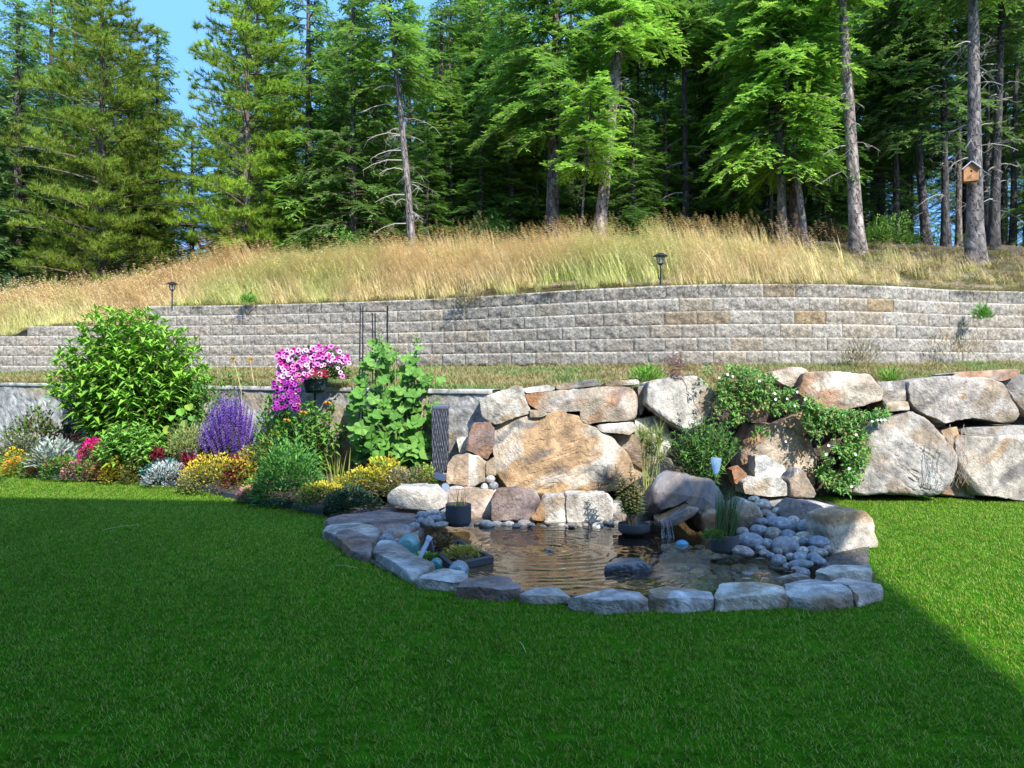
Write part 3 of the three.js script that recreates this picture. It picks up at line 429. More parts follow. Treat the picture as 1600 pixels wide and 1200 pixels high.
E([[1224, 910], [1260, 902], [1305, 905], [1328, 916], [1336, 934], [1278, 940], [1231, 934]], 0.12, 0.24, 'layered grey stone at the right corner of the near edge', { ...GREY, base: [0.54, 0.52, 0.49], stretch: 5, strata: 0.1, ...HI });
E([[1294, 905], [1323, 895], [1372, 906], [1380, 920], [1339, 934], [1325, 918]], 0.12, 0.24, 'smooth pinkish stone half in sun at the right corner', { ...PINK, base: [0.54, 0.46, 0.41], pale: [0.62, 0.55, 0.5], ...HI });
E([[1272, 890], [1316, 877], [1361, 879], [1365, 897], [1330, 898], [1296, 905]], 0.12, 0.24, 'cream stone at the foot of the pillar stone', { ...WHITE, ...HI });
E([[1210, 900], [1240, 893], [1264, 898], [1268, 904], [1226, 909]], 0.06, 0.16, 'small grey stone inside the right corner of the pond', { ...GREY, base: [0.4, 0.39, 0.39] });
standing([[1284, 807], [1320, 803], [1352, 803], [1364, 809], [1370, 832], [1374, 860], [1363, 892], [1295, 892], [1282, 848]], 5.98, 0.34, 'upright tan pillar stone at the right end of the pond', { ...TAN, ...HI, stain: [0.42, 0.24, 0.11], facets: 4, strata: 0.1, stretch: 4, amp: 0.03, fill: 0.2, turn: 0.25, cat: 'stone', name: 'pillar_stone' });
E([[1188, 775], [1237, 772], [1273, 777], [1319, 797], [1300, 806], [1245, 800], [1206, 788]], 0.16, 0.26, 'long flat tan slab running back beside the pebbles', { ...WHITE, base: [0.46, 0.40, 0.33], stretch: 5, strata: -0.5, ...HI });
standing([[1224, 802], [1245, 784], [1280, 790], [1294, 800], [1290, 824], [1222, 822]], 6.75, 0.3, 'dark grey boulder above the river stones', { ...GREY, base: [0.26, 0.24, 0.24], ...HI, facets: 3, cat: 'stone', name: 'pond_stone' });
standing([[1164, 754], [1181, 749], [1220, 750], [1237, 763], [1235, 775], [1202, 777], [1166, 774]], 7.5, 0.35, 'flat white block behind the sedge pot', { ...WHITE, facets: 2, cat: 'stone', name: 'pond_stone' });
standing([[1182, 714], [1197, 713], [1221, 727], [1233, 742], [1231, 758], [1180, 758]], 7.75, 0.3, 'upright wedge of white stone against the tan boulder', { ...WHITE, base: [0.46, 0.45, 0.41], ...HI, facets: 3, cat: 'stone', name: 'pond_stone' });
standing([[1234, 752], [1251, 735], [1258, 739], [1276, 772], [1274, 780], [1236, 778]], 7.45, 0.3, 'pointed smooth grey stone beside the trailing flowers', { ...GREY, base: [0.33, 0.31, 0.29], dark: [0.2, 0.2, 0.2], ...HI, facets: 2, fill: 0.25, cat: 'stone', name: 'pond_stone' });
standing([[1144, 735], [1158, 731], [1168, 742], [1164, 758], [1148, 758]], 7.7, 0.2, 'small reddish stone under the green perennial', { ...PINK, base: [0.4, 0.26, 0.18], facets: 2, cat: 'stone', name: 'pond_stone' });
standing([[604, 778], [619, 766], [676, 765], [695, 780], [696, 794], [678, 803], [637, 798], [606, 788]], 7.1, 0.45, 'white-topped boulder left at the back of the pond', { ...WHITE, ...HI, facets: 3, fill: 0.2, cat: 'stone', name: 'pond_stone' });
E([[597, 832], [650, 812], [664, 822], [640, 838], [612, 842]], 0.02, 0.16, 'dark grey stone under the plum brown slab', { ...GREY, base: [0.24, 0.24, 0.26] });

// ---------------------------------------------------------------- waterfall stone
{
  const px = [[1015, 778], [1024, 762], [1046, 746], [1072, 750], [1096, 756], [1112, 760], [1128, 778], [1130, 806], [1122, 826], [1098, 832], [1082, 812], [1066, 796], [1030, 812], [1016, 800]];
  const d = 7.0, c = centre(px), mid = at(c[0], c[1], d), t = thing('waterfall_stone', mid, 'dark wet grey waterfall boulder with a sunlit brown top', 'boulder');
  const poly = px.map(([x, y]) => [(x - c[0]) / FOCAL * d, (c[1] - y) / FOCAL * d]);
  const g = rockGeo(poly, 0.6, { seed: 77, rings: 36, around: 120, base: [0.12, 0.12, 0.13], pale: [0.22, 0.18, 0.15], dark: [0.045, 0.045, 0.06], darkAmt: 0.55, stain: [0.24, 0.16, 0.10], stainAmt: 0.25, facets: 3, fill: 0.3, dome: 0.3, strata: 0.9, stretch: 3, amp: 0.05 });
  g.rotateX(-0.35); g.translate(0, 0, -0.2); part('boulder', g, std({ vertexColors: true, map: grain, bumpMap: grainBump, bumpScale: 0.004, roughness: 0.55 }), t);
  const lip = [[1018, 806], [1034, 800], [1066, 784], [1082, 786], [1076, 796], [1050, 812], [1024, 818]].map(([x, y]) => [(x - c[0]) / FOCAL * 6.75, (c[1] - y) / FOCAL * 6.75]);
  const lc = centre(lip), lg = rockGeo(lip.map(([x, y]) => [x - lc[0], y - lc[1]]), 0.35, { seed: 78, rings: 14, around: 60, base: [0.11, 0.115, 0.13], pale: [0.2, 0.2, 0.22], dark: [0.04, 0.04, 0.05], facets: 2, fill: 0.3, strata: 0.5, stretch: 4, amp: 0.02 });
  lg.translate(lc[0], lc[1], 0.12); part('spout_ledge', lg, wetRockMat, t);
  const kneeP = [[1084, 800], [1100, 788], [1122, 792], [1134, 812], [1126, 832], [1104, 836], [1088, 824]].map(([x, y]) => [(x - c[0]) / FOCAL * 6.7, (c[1] - y) / FOCAL * 6.7]), kc = centre(kneeP);
  const kg = rockGeo(kneeP.map(([x, y]) => [x - kc[0], y - kc[1]]), 0.35, { seed: 79, rings: 16, around: 60, base: [0.22, 0.22, 0.23], pale: [0.3, 0.3, 0.32], dark: [0.1, 0.1, 0.11], facets: 1, fill: 0.4, dome: 0.3, amp: 0.02 });
  kg.translate(kc[0], kc[1], 0.1); part('rounded_knob', kg, wetRockMat, t);
  const f = new Faces(), wl = at(1032, 812, 6.62).sub(mid), N = 18;                     // the falling sheet of water
  for (let i = 0; i < N; i += 1 + (i % 3 === 1)) for (let j = 0; j < 8; j++) { const q = (a, b) => v(wl.x + (a / N) * 0.10 * (1 + 0.25 * b / 8) + 0.003 * Math.sin(a * 2.1 + b * 0.4), wl.y - b / 8 * (wl.y + mid.y - WATER_Y), wl.z + 0.02 * Math.sin(a * 1.3) + 0.03 * Math.sqrt(b / 8)); f.quad(q(i, j), q(i + 1, j), q(i + 1, j + 1), q(i, j + 1), [1, 1, 1]); }
  part('falling_water', f.geo(), new THREE.MeshPhysicalMaterial({ color: new THREE.Color(0.8, 0.85, 0.95), roughness: 0.12, transmission: 0.85, thickness: 0, ior: 1.6, side: THREE.DoubleSide }), t);
}
standing([[1140, 800], [1162, 783], [1185, 790], [1195, 806], [1194, 822], [1160, 828]], 6.6, 0.3, 'smooth round grey boulder behind the sedge pot', { ...GREY, base: [0.25, 0.26, 0.27], ...HI, facets: 1, fill: 0.4, dome: 0.3, cat: 'stone', name: 'pond_stone' });
E([[942, 880], [958, 868], [1000, 867], [1020, 880], [1012, 890], [955, 891]], 0.02, 0.13, 'dark blue grey stone rising alone from the water', { base: [0.14, 0.17, 0.2], pale: [0.24, 0.27, 0.3], dark: [0.06, 0.07, 0.09], darkAmt: 0.3, stain: [0.12, 0.14, 0.17], stretch: 5, strata: 0.3, fill: 0.4, dome: 0.35, mat: wetRockMat, ...HI, name: 'water_stone' });

// ---------------------------------------------------------------- river stones: the pile at the right, the small ones at left and along the back
{
  const cols = [[[0.20, 0.23, 0.27], [0.28, 0.30, 0.33]], [[0.27, 0.28, 0.29], [0.18, 0.2, 0.22]], [[0.16, 0.2, 0.25], [0.24, 0.26, 0.3]], [[0.34, 0.3, 0.26], [0.25, 0.22, 0.2]], [[0.46, 0.43, 0.37], [0.52, 0.48, 0.4]], [[0.24, 0.22, 0.2], [0.36, 0.3, 0.22]]];
  const geos = cols.map(([a, b], i) => [pebbleGeo(i * 3 + 1, a, b), pebbleGeo(i * 3 + 3, a, b)]), r = rng(31);
  // px centre, half sizes in px, base height above ground, palette
  const stone = (x, y, rx, ry, d, pal, label, group, name = 'river_stone') => { const p = at(x, y, d), m = solo(name, geos[pal][Math.floor(r() * 2)], pebbleMat, p, label, 'river stone', group); m.scale.set(rx / FOCAL * d, ry / FOCAL * d, lerp(rx, ry, 0.45) / FOCAL * d); m.rotation.set(r.r(-0.25, 0.25), r.r(-0.5, 0.5), r.r(-0.15, 0.15)); return m; };
  const G1 = 'river stones in the pile at the right of the pond', L1 = 'smooth rounded river stone in the pile right of the water';
  for (const [x, y, rx, ry, d, pal, lab] of [[1228, 824, 17, 15, 6.45, 0, 'large oval blue grey river stone, centre of the pile'], [1260, 825, 18, 14, 6.4, 1, 'large two-toned river stone beside the pillar stone'], [1186, 829, 14, 10, 6.35, 0], [1207, 836, 15, 14, 6.3, 5], [1209, 817, 16, 10, 6.65, 2], [1222, 816, 12, 9, 6.7, 0], [1174, 847, 20, 14, 6.05, 0, 'grey river stone with pale bands beside the sedge pot'], [1198, 851, 12, 10, 6.0, 1], [1226, 854, 23, 16, 5.95, 1, 'largest river stone, cracked across, in front of the pile'], [1232, 838, 12, 11, 6.2, 2], [1258, 838, 14, 7, 6.2, 4, 'cream brown river stone deep in the pile'], [1258, 848, 9, 9, 6.05, 2], [1279, 848, 18, 11, 5.95, 2], [1254, 861, 9, 7, 5.8, 2], [1269, 860, 10, 7, 5.85, 2], [1280, 864, 14, 7, 5.75, 3, 'flat brown river stone under the pillar stone'], [1252, 872, 14, 10, 5.65, 0], [1217, 876, 12, 10, 5.6, 1], [1272, 872, 11, 8, 5.6, 0], [1278, 877, 12, 8, 5.5, 2], [1251, 882, 19, 8, 5.45, 1], [1159, 861, 19, 8, 5.85, 3, 'flat mossy river stone at the waterline by the sedge pot'], [1161, 832, 10, 8, 6.3, 3, 'small pink brown river stone behind the sedge pot'], [1204, 868, 7, 5, 5.75, 2], [1194, 864, 9, 5, 5.8, 3, 'small brown river stone at the water in front of the pile'], [1254, 895, 12, 8, 5.3, 1], [1244, 889, 8, 4, 5.35, 3, 'tiny brown river stone low in the right corner'], [1192, 789, 13, 9, 7.0, 4, 'white river stone above the pile, right of the sedge'], [1215, 800, 9, 7, 6.9, 4, 'white river stone above the pile, left of the dark boulder'], [1197, 803, 9, 7, 6.85, 3, 'reddish river stone between two white ones'], [1205, 808, 9, 7, 6.8, 1], [1178, 780, 9, 5, 7.15, 4, 'small white river stone against the flat white block'], [1240, 812, 9, 6, 6.7, 2], [1190, 815, 10, 7, 6.6, 1], [1244, 845, 9, 7, 6.1, 1], [1215, 862, 8, 6, 5.85, 2], [1236, 870, 8, 6, 5.75, 2], [1232, 886, 9, 6, 5.5, 5], [1188, 858, 9, 6, 5.9, 1], [1292, 858, 10, 8, 5.9, 1], [1264, 815, 9, 6, 6.65, 5]]) stone(x, y, rx, ry, d, !lab && r() < 0.3 ? r.pick([3, 5, 4, 1]) : pal, lab || L1, G1);
  const G2 = 'small stones at the left end of the water', L2 = 'small dark river stone at the left end of the water';
  for (const [x, y, rx, ry, d, pal] of [[660, 806, 10, 8, 6.9, 1], [657, 815, 8, 7, 6.75, 2], [669, 818, 11, 8, 6.7, 3], [679, 811, 13, 7, 6.85, 2], [693, 809, 11, 8, 6.95, 1], [676, 802, 12, 6, 7.1, 0], [687, 820, 14, 5, 6.65, 5], [632, 828, 10, 8, 6.5, 2], [614, 834, 10, 7, 6.35, 5], [648, 822, 9, 6, 6.6, 1], [605, 843, 11, 9, 6.15, 0], [694, 798, 8, 6, 7.2, 2], [620, 846, 8, 5, 6.15, 1]]) stone(x, y, rx, ry, d, pal, L2, G2);
  const G3 = 'round stones along the back waterline', L3 = 'small round cream stone along the back waterline';
  for (let i = 0; i < 30; i++) { const x = 738 + i * 10 + r.r(-6, 6), k = r() < 0.25 ? 1.5 : r.r(0.6, 1.05), d = r.r(7.02, 7.2); stone(x, HORIZON + (EYE - WATER_Y - r.r(-0.015, 0.02)) * FOCAL / d, 6 * k * r.r(0.9, 1.5), 4 * k, d, r.pick([4, 3, 5, 5, 3, 3]), L3, G3); }
  for (const [x, y, rx, ry, pal] of [[766, 749, 8, 6, 4], [757, 762, 6, 7, 4], [771, 759, 8, 7, 1], [771, 768, 8, 5, 4], [712, 764, 14, 5, 4]]) stone(x, y, rx, ry, 7.7, pal, pal === 1 ? 'grey pebble wedged beside the huge boulder' : 'pale pebble wedged beside the striped boulder', 'pebbles wedged left of the huge boulder');
  const G4 = 'stones on the bed under the water', L4 = 'flat olive brown stone under the clear water at right';
  for (let row = 0; row < 9; row++) for (let i = 0; i < 11; i++) {
    const y = 856 + row * 8, x = 1040 + (i + (row % 2) * 0.5) * 19 + r.r(-5, 5); if (x > 1225 - row * 2 || (x < 1060 && row > 6)) continue;
    const p = onGround(x, y, -0.13 + (x > 1150 ? 0.04 : 0)); const m = solo('bed_stone', geos[r.pick([3, 5, 5, 1, 4])][Math.floor(r() * 2)], pebbleMat, p, L4, 'river stone', G4);
    const s = r.r(0.055, 0.095); m.scale.set(s, s * 0.45, s * 0.8); m.rotation.y = r.r(-0.6, 0.6);
  }
}
// ---------------------------------------------------------------- flower bed
const LG = [0.125, 0.30, 0.028], MG = [0.09, 0.235, 0.032], DG = [0.055, 0.15, 0.028], YG = [0.22, 0.31, 0.035];
// leafy stems rising from a point to a dome
function leafyStems(o) {
  const { seed, n, rx, rz = rx, h, hEdge = 0.5, leaves, len, wid, cols, whorl = 6, bare = 0.25, droop = 0.3, stemCol = [0.09, 0.12, 0.03], spread = 0.25, lift = 0.35 } = o, r = rng(seed), F = new Faces(), S = new Faces();
  for (let i = 0; i < n; i++) {
    const a = i * 2.399 + r.r(-0.2, 0.2), q = Math.sqrt((i + 0.5) / n), hh = h * lerp(1, hEdge, q * q * q) * r.r(0.84, 1.07), tip = v(Math.cos(a) * q * rx, hh, Math.sin(a) * q * rz), b = v(tip.x * spread, 0, tip.z * spread), c = v(lerp(b.x, tip.x, 0.35), hh * 0.6, lerp(b.z, tip.z, 0.35));
    const pt = (t) => { const k = 1 - t; return v(k * k * b.x + 2 * k * t * c.x + t * t * tip.x, k * k * b.y + 2 * k * t * c.y + t * t * tip.y, k * k * b.z + 2 * k * t * c.z + t * t * tip.z); };
    S.path([0, 0.25, 0.5, 0.75, 1].map(pt), 0.006, 0.003, stemCol, 4);
    for (let j = 0; j < leaves; j++) {
      const t = lerp(bare, 1, (j + r()) / leaves), p = pt(t), ya = j * 2.4 + r() * 1.2, d = v(Math.cos(ya), lift + r.r(-0.35, 0.35), Math.sin(ya)).normalize(), s = r.r(0.75, 1.15) * (t > 0.9 ? 0.75 : 1), c0 = jit(mixc(r.pick(cols), cols[0], t > 0.85 ? 0.7 : 0.2), r, 0.2);
      F.leaf(p, d, v(0, 1, 0), len * s, wid * s, c0, droop + r.r(0, 0.3), 0.2);
    }
    for (let j = 0; j < whorl; j++) { const ya = j / whorl * TAU + r(); F.leaf(tip, v(Math.cos(ya), r.r(0.3, 1), Math.sin(ya)).normalize(), v(0, 1, 0), len * 0.6, wid * 0.6, jit(cols[0], r, 0.15), 0.2); }
  }
  return { F, S };
}
// a mound of small leaves; cols weighted list
function mound(o) {
  const { seed, n, rx, ry, rz = rx, leaf, wid = leaf * 0.5, cols, top, shell = 0.55, up = 0.5, rough = 0.25 } = o, r = rng(seed), F = new Faces();
  for (let i = 0; i < n; i++) {
    const a = r() * TAU, e = Math.asin(r() * 0.98), q = lerp(shell, 1, Math.sqrt(r())) * (1 + rough * fbm(Math.cos(a) * 2 + seed, Math.sin(a) * 2, e * 2, 3));
    const d = v(Math.cos(a) * Math.cos(e), Math.sin(e), Math.sin(a) * Math.cos(e)), p = v(d.x * rx * q, d.y * ry * q, d.z * rz * q);
    const dir = d.clone().add(v(r.n() * 0.7, up * r(), r.n() * 0.7)).normalize();
    const c = top && q > 0.86 && d.y > top[1] + r.r(-0.25, 0.25) ? r.pick(top[0]) : r.pick(cols);
    F.leaf(p, dir, v(r.n() * 0.4, 1, r.n() * 0.4).normalize(), leaf * r.r(0.7, 1.25), wid * r.r(0.8, 1.2), jit(c, r, 0.2), r.r(0, 0.5), 0.15);
  }
  return F;
}
const bedY = 0.08;
const bedAt = (x, d, h = bedY) => v((x - 800) / FOCAL * d, h, -d);
function moundThing(name, x, y, d, wpx, hpx, label, cat, o) {
  if (!o.hang) { wpx *= 1.2; hpx *= 1.15; o = { ...o, n: Math.round(o.n * 1.35) }; }         // y = pixel row of its foot
  const w = wpx / FOCAL * d / 2, f0 = EYE + (HORIZON - y) / FOCAL * d, foot = f0 > 0.22 && !o.hang ? 0.1 : Math.max(0.03, f0), h = hpx / FOCAL * d + (f0 - foot > 0.1 ? f0 - foot : 0), t = thing(name, v((x - 800) / FOCAL * d, foot, -d), label, cat, o.group);
  part('foliage', mound({ seed: Math.round(x * 3 + y), rx: w, ry: h, rz: o.rz || Math.min(w, 0.32), ...o }).geo(), o.mat || leafMat, t); return t;
}
{ // the tall shrub at left
  const t = thing('tall_shrub', bedAt(206, 10.35, 0.1), 'tall broad bright green shrub with pointed leaves beside the concrete wall', 'shrub');
  const { F, S } = leafyStems({ seed: 3, n: 180, rx: 1.14, rz: 0.78, h: 2.12, hEdge: 0.5, leaves: 34, len: 0.25, wid: 0.066, cols: [[0.20, 0.40, 0.032], [0.14, 0.33, 0.03], LG, [0.11, 0.27, 0.03]], stemCol: [0.14, 0.08, 0.04], bare: 0.14, droop: 0.45, spread: 0.3 });
  part('foliage', F.geo(), leafMat, t); part('stem', S.geo(), stemMat, t);
}
{
  const t = thing('peony_plant', bedAt(206, 9.55, 0.07), 'low pale green leafy perennial at the foot of the tall shrub', 'plant');
  const { F, S } = leafyStems({ seed: 4, n: 60, rx: 0.46, rz: 0.4, h: 0.62, hEdge: 0.45, leaves: 13, len: 0.19, wid: 0.055, cols: [[0.18, 0.36, 0.05], [0.12, 0.28, 0.035], MG], bare: 0.3, droop: 0.4, lift: 0.5 });
  part('foliage', F.geo(), leafMat, t); part('stem', S.geo(), stemMat, t);
}
{ // bergenia-like round leaves
  const t = thing('broad_leaf_plant', bedAt(268, 9.7, 0.08), 'plant with a few broad round yellow green leaves beside the tall shrub', 'plant'), r = rng(8);
  for (let [x, y, s, c] of [[260, 789 - 0, 0, 0]].slice(1).concat([[262, 670, 0.075, YG], [295, 635, 0.085, [0.2, 0.3, 0.03]], [282, 642, 0.08, LG], [270, 652, 0.07, LG], [300, 652, 0.075, MG], [288, 660, 0.07, [0.14, 0.2, 0.04]], [276, 680, 0.06, MG]])) {
    const F = new Faces(), p = at(x, y, 9.6 + r.r(-0.1, 0.1)).sub(t.position), n = 14, ta = r.r(-0.5, 0.5); s *= 1;
    const a = (k) => { const q = k / n * TAU, w = s * (0.62 + 0.38 * Math.cos(q * 0.5) ** 2) * (1 + 0.05 * Math.sin(q * 6)); return v(Math.sin(q) * w * 0.8, -Math.cos(q) * w, 0.35 * s * Math.abs(Math.sin(q)) - 0.15 * s); };
    for (let i = 0; i < n; i++) F.tri(v(0, 0, -0.02), a(i), a(i + 1), mul(c, i % 2 ? 1.05 : 0.92));
    const g = F.geo(); g.rotateX(r.r(-1.1, -0.3)); g.rotateZ(ta); g.rotateY(r.r(-0.6, 0.6)); g.translate(p.x, p.y, p.z); part('leaf', g, leafMat, t);
  }
  const S = new Faces(); for (let i = 0; i < 7; i++) S.rod(v(r.r(-0.05, 0.05), 0, 0), v(r.r(-0.2, 0.25), r.r(0.3, 0.75), r.r(-0.1, 0.1)), 0.006, 0.004, [0.12, 0.14, 0.03]); part('stem', S.geo(), stemMat, t);
}
// flower spikes
function spikePlant(name, x, d, h0, o, label, cat) {
  const r = rng(o.seed), t = thing(name, bedAt(x, d, h0), label, cat), L = new Faces(), S = new Faces();
  for (let i = 0; i < o.n; i++) {
    const a = i * 2.399, q = Math.sqrt((i + 0.5) / o.n), tip = v(Math.cos(a) * q * o.rx + (o.lean || 0), o.h * lerp(1, o.edge, q * q) * r.r(0.9, 1.08), Math.sin(a) * q * o.rz), b = v(tip.x * 0.35, 0.02, tip.z * 0.35), K = new Faces();
    S.rod(b, tip, 0.004, 0.002, [0.07, 0.10, 0.03], 4);
    const m = o.florets || 26, len = o.spike * r.r(0.8, 1.15), dir = v().subVectors(tip, b).normalize();
    for (let j = 0; j < m; j++) { const s = j / m, p = tip.clone().addScaledVector(dir, -s * len), ya = j * 2.4, w = o.fw * lerp(0.35, 1, Math.min(1, s * 2.2)); K.leaf(p, v(Math.cos(ya), 0.5, Math.sin(ya)).normalize(), v(0, 1, 0), w * r.r(0.8, 1.2), w * 0.75, jit(r.pick(o.cols), r, 0.15), 0.4, 0.1); }
    part('flower_spike', K.geo(), petalMat, t);
    for (let j = 0; j < (o.leaves || 8); j++) { const ss = r.r(0.05, 0.6), p = b.clone().lerp(tip, ss), ya = r() * TAU; L.leaf(p, v(Math.cos(ya), 0.4, Math.sin(ya)).normalize(), v(0, 1, 0), o.leaf * r.r(0.7, 1.2), o.leaf * 0.4, jit(r.pick([MG, LG, DG]), r), 0.4); }
  }
  part('foliage', L.geo(), leafMat, t); part('stem', S.geo(), stemMat, t); return t;
}
spikePlant('salvia_plant', 362, 9.25, 0.08, { seed: 21, n: 120, rx: 0.42, rz: 0.34, h: 1.1, edge: 0.5, lean: -0.03, spike: 0.36, fw: 0.042, florets: 40, leaf: 0.075, leaves: 12, cols: [[0.22, 0.07, 0.52], [0.30, 0.11, 0.62], [0.14, 0.045, 0.36], [0.40, 0.19, 0.66]] }, 'rounded clump of violet blue salvia spikes', 'plant');
spikePlant('angelonia_plant', 418, 9.15, 0.3, { seed: 23, n: 5, rx: 0.06, rz: 0.05, h: 0.82, edge: 0.75, spike: 0.36, fw: 0.04, florets: 44, leaf: 0.06, leaves: 8, cols: [[0.42, 0.06, 0.34], [0.55, 0.14, 0.48], [0.33, 0.03, 0.26]] }, 'tall magenta pink flower spikes between salvia and hanging petunias', 'plant');
moundThing('mint_plant', 345, 680, 10.15, 130, 92, 'fresh green leafy plants behind the violet salvia', 'plant', { n: 1500, leaf: 0.06, wid: 0.03, rz: 0.35, cols: [MG, LG, [0.06, 0.16, 0.03]] });
moundThing('leafy_plant', 432, 735, 9.0, 62, 100, 'fresh green leafy plant between salvia and heliopsis', 'plant', { n: 800, leaf: 0.07, wid: 0.035, cols: [MG, LG, DG] });
{ // allium seed heads
  for (const [x, y, x2, y2] of [[365, 561, 381, 602], [391, 562, 401, 604]]) {
    const d = 9.9, t = thing('allium_seed_head', at(x2, y2 + 60, d), x < 380 ? 'dry straw coloured allium seed head, left of two' : 'dry straw coloured allium seed head, right of two', 'dried flower'), S = new Faces(), K = new Faces(), r = rng(x), top = at(x, y, d).sub(t.position);
    S.path([v(0, 0, 0), v(top.x * 0.3, top.y * 0.55, 0), top], 0.005, 0.004, [0.42, 0.34, 0.15]);
    for (let i = 0; i < 60; i++) { const e = v(r.n(), r.n() * 0.8 + 0.2, r.n()).normalize(); K.rod(top, top.clone().addScaledVector(e, 0.045), 0.0015, 0.003, jit([0.45, 0.30, 0.08], r), 3); }
    part('stem', S.geo(), stemMat, t); part('seed_head', K.geo(), dryMat, t);
  }
}
// ---------------------------------------------------------------- petunia basket on its stand
{
  const d = 9.1, base = bedAt(492, d, 0.1), r = rng(71);
  const st = thing('plant_stand', base, 'slim black metal stand under the petunia pot', 'plant stand'), top = at(492, 613, d).y - base.y;
  const S = new Faces(); S.rod(v(0, 0, 0), v(0, top, 0), 0.014, 0.014, [0.015, 0.016, 0.018], 8); part('post', S.geo(), blackMetal, st);
  const pl = new THREE.CylinderGeometry(0.12, 0.11, 0.02, 20); pl.translate(0, top + 0.002, 0); part('plate', pl, blackMetal, st);
  const ft = new THREE.CylinderGeometry(0.1, 0.13, 0.02, 20); ft.translate(0, 0.0, 0); part('foot', ft, blackMetal, st);
  const pot = thing('flower_pot', v(base.x, base.y + top + 0.013, base.z), 'dark glazed pot under the cascade of petunias', 'pot');
  const lathe = new THREE.LatheGeometry([[0, 0], [0.11, 0], [0.135, 0.03], [0.155, 0.13], [0.165, 0.135], [0.165, 0.155], [0.15, 0.155], [0.14, 0.13], [0, 0.12]].map(([x, y]) => new THREE.Vector2(x, y)), 28);
  part('body', lathe, std({ color: new THREE.Color(0.03, 0.05, 0.06), roughness: 0.18 }), pot);
  const t = thing('petunia_plant', v(base.x, base.y + top + 0.16, base.z), 'cascade of pink, white and magenta petunias with red geraniums', 'flowers');
  part('foliage', mound({ seed: 72, n: 1500, rx: 0.44, ry: 0.4, rz: 0.3, leaf: 0.06, wid: 0.035, cols: [DG, MG, [0.07, 0.10, 0.03], [0.10, 0.09, 0.03]], shell: 0.2 }).geo(), leafMat, t);
  const fl = (edge, throat, eye, s = 0.028) => { const F = new Faces(), n = 15; for (let i = 0; i < n; i++) { const q = (k, rr, z) => { const a = k / n * TAU, lob = 1 + 0.09 * Math.cos(a * 5); return v(Math.cos(a) * rr * lob * s, Math.sin(a) * rr * lob * s, z * s); }; F.tri(v(0, 0, -0.7 * s), q(i, 0.3, -0.25), q(i + 1, 0.3, -0.25), eye); F.quad(q(i, 0.3, -0.25), q(i + 1, 0.3, -0.25), q(i + 1, 0.65, 0.05), q(i, 0.65, 0.05), throat); F.quad(q(i, 0.65, 0.05), q(i + 1, 0.65, 0.05), q(i + 1, 1, 0), q(i, 1, 0), edge); } return F.geo(); };
  const kinds = [fl([0.72, 0.52, 0.66], [0.62, 0.16, 0.45], [0.10, 0.01, 0.06]), fl([0.62, 0.22, 0.50], [0.5, 0.06, 0.34], [0.12, 0.01, 0.07]), fl([0.80, 0.70, 0.76], [0.60, 0.2, 0.46], [0.12, 0.02, 0.08]), fl([0.44, 0.03, 0.27], [0.36, 0.02, 0.22], [0.1, 0.01, 0.05])];
  const put = (kx, ky, dz, k) => { const p = at(kx, ky, d - dz).sub(t.position), m = part('flower', kinds[k], petalMat, t); m.position.copy(p); m.rotation.set(r.r(-0.7, 0.1), r.r(-0.4, 0.6), r() * 6); m.scale.setScalar(r.r(0.85, 1.2)); };
  const area = [[428, 566], [436, 548], [452, 541], [480, 545], [500, 538], [520, 541], [540, 552], [549, 560], [545, 570], [520, 568], [505, 574], [490, 580], [476, 594], [462, 602], [448, 603], [434, 592]];
  for (let i = 0, k = 0; i < 900 && k < 235; i++) { const x = r.r(424, 552), y = r.r(536, 606); if (!inside(area, x, y)) continue; k++; put(x, y, 0.30 + r.r(-0.05, 0.06) - Math.abs(x - 490) / 600, r.pick([0, 1, 1, 2, 0, 3, 1, 3])); }
  for (const [x, y] of [[532, 582], [535, 588], [528, 575], [500, 585], [458, 608], [462, 612]]) put(x, y, 0.27, r.pick([0, 1]));
  for (const [x, y] of [[485, 582], [491, 580], [489, 586], [483, 585], [496, 583], [505, 582], [510, 583], [507, 586]]) { const F = new Faces(); for (let i = 0; i < 60; i++) { const e = v(r.n(), r.n(), r.n()).normalize(); F.leaf(e.clone().multiplyScalar(0.028), e, v(0, 1, 0.1), 0.014, 0.016, jit([0.55, 0.03, 0.09], r, 0.2), 0, 0); } const m = part('geranium_head', F.geo(), petalMat, t, 'round red geranium head'); m.position.copy(at(x, y, d - 0.33).sub(t.position)); }
  const tr = thing('trailing_petunia', v(base.x - 0.3, base.y + top, base.z + 0.2), 'dark purple petunias trailing below the left side of the cascade', 'flowers');
  const TF = new Faces(); for (let i = 0; i < 420; i++) { const x = r.r(427, 470), y = r.r(596, 640), p = at(x, y, d - 0.2 + r.r(-0.08, 0.1)).sub(tr.position); TF.leaf(p, v(r.n(), r.n(), r.n()).normalize(), v(0, 1, 0), 0.035, 0.022, jit(r.pick([DG, MG, [0.05, 0.06, 0.03]]), r), 0.3); }
  part('foliage', TF.geo(), leafMat, tr);
  const kp = [fl([0.30, 0.03, 0.30], [0.16, 0.01, 0.16], [0.06, 0, 0.06], 0.026), fl([0.42, 0.08, 0.42], [0.3, 0.03, 0.3], [0.08, 0, 0.08], 0.026)];
  for (let i = 0; i < 80; i++) { const x = r.r(427, 468), y = r.r(594, 640), m = part('flower', kp[r() < 0.7 ? 0 : 1], petalMat, tr); m.position.copy(at(x, y, d - 0.33 + r.r(-0.05, 0.05)).sub(tr.position)); m.rotation.set(r.r(-0.5, 0.3), r.r(-0.5, 0.5), r() * 6); }
}
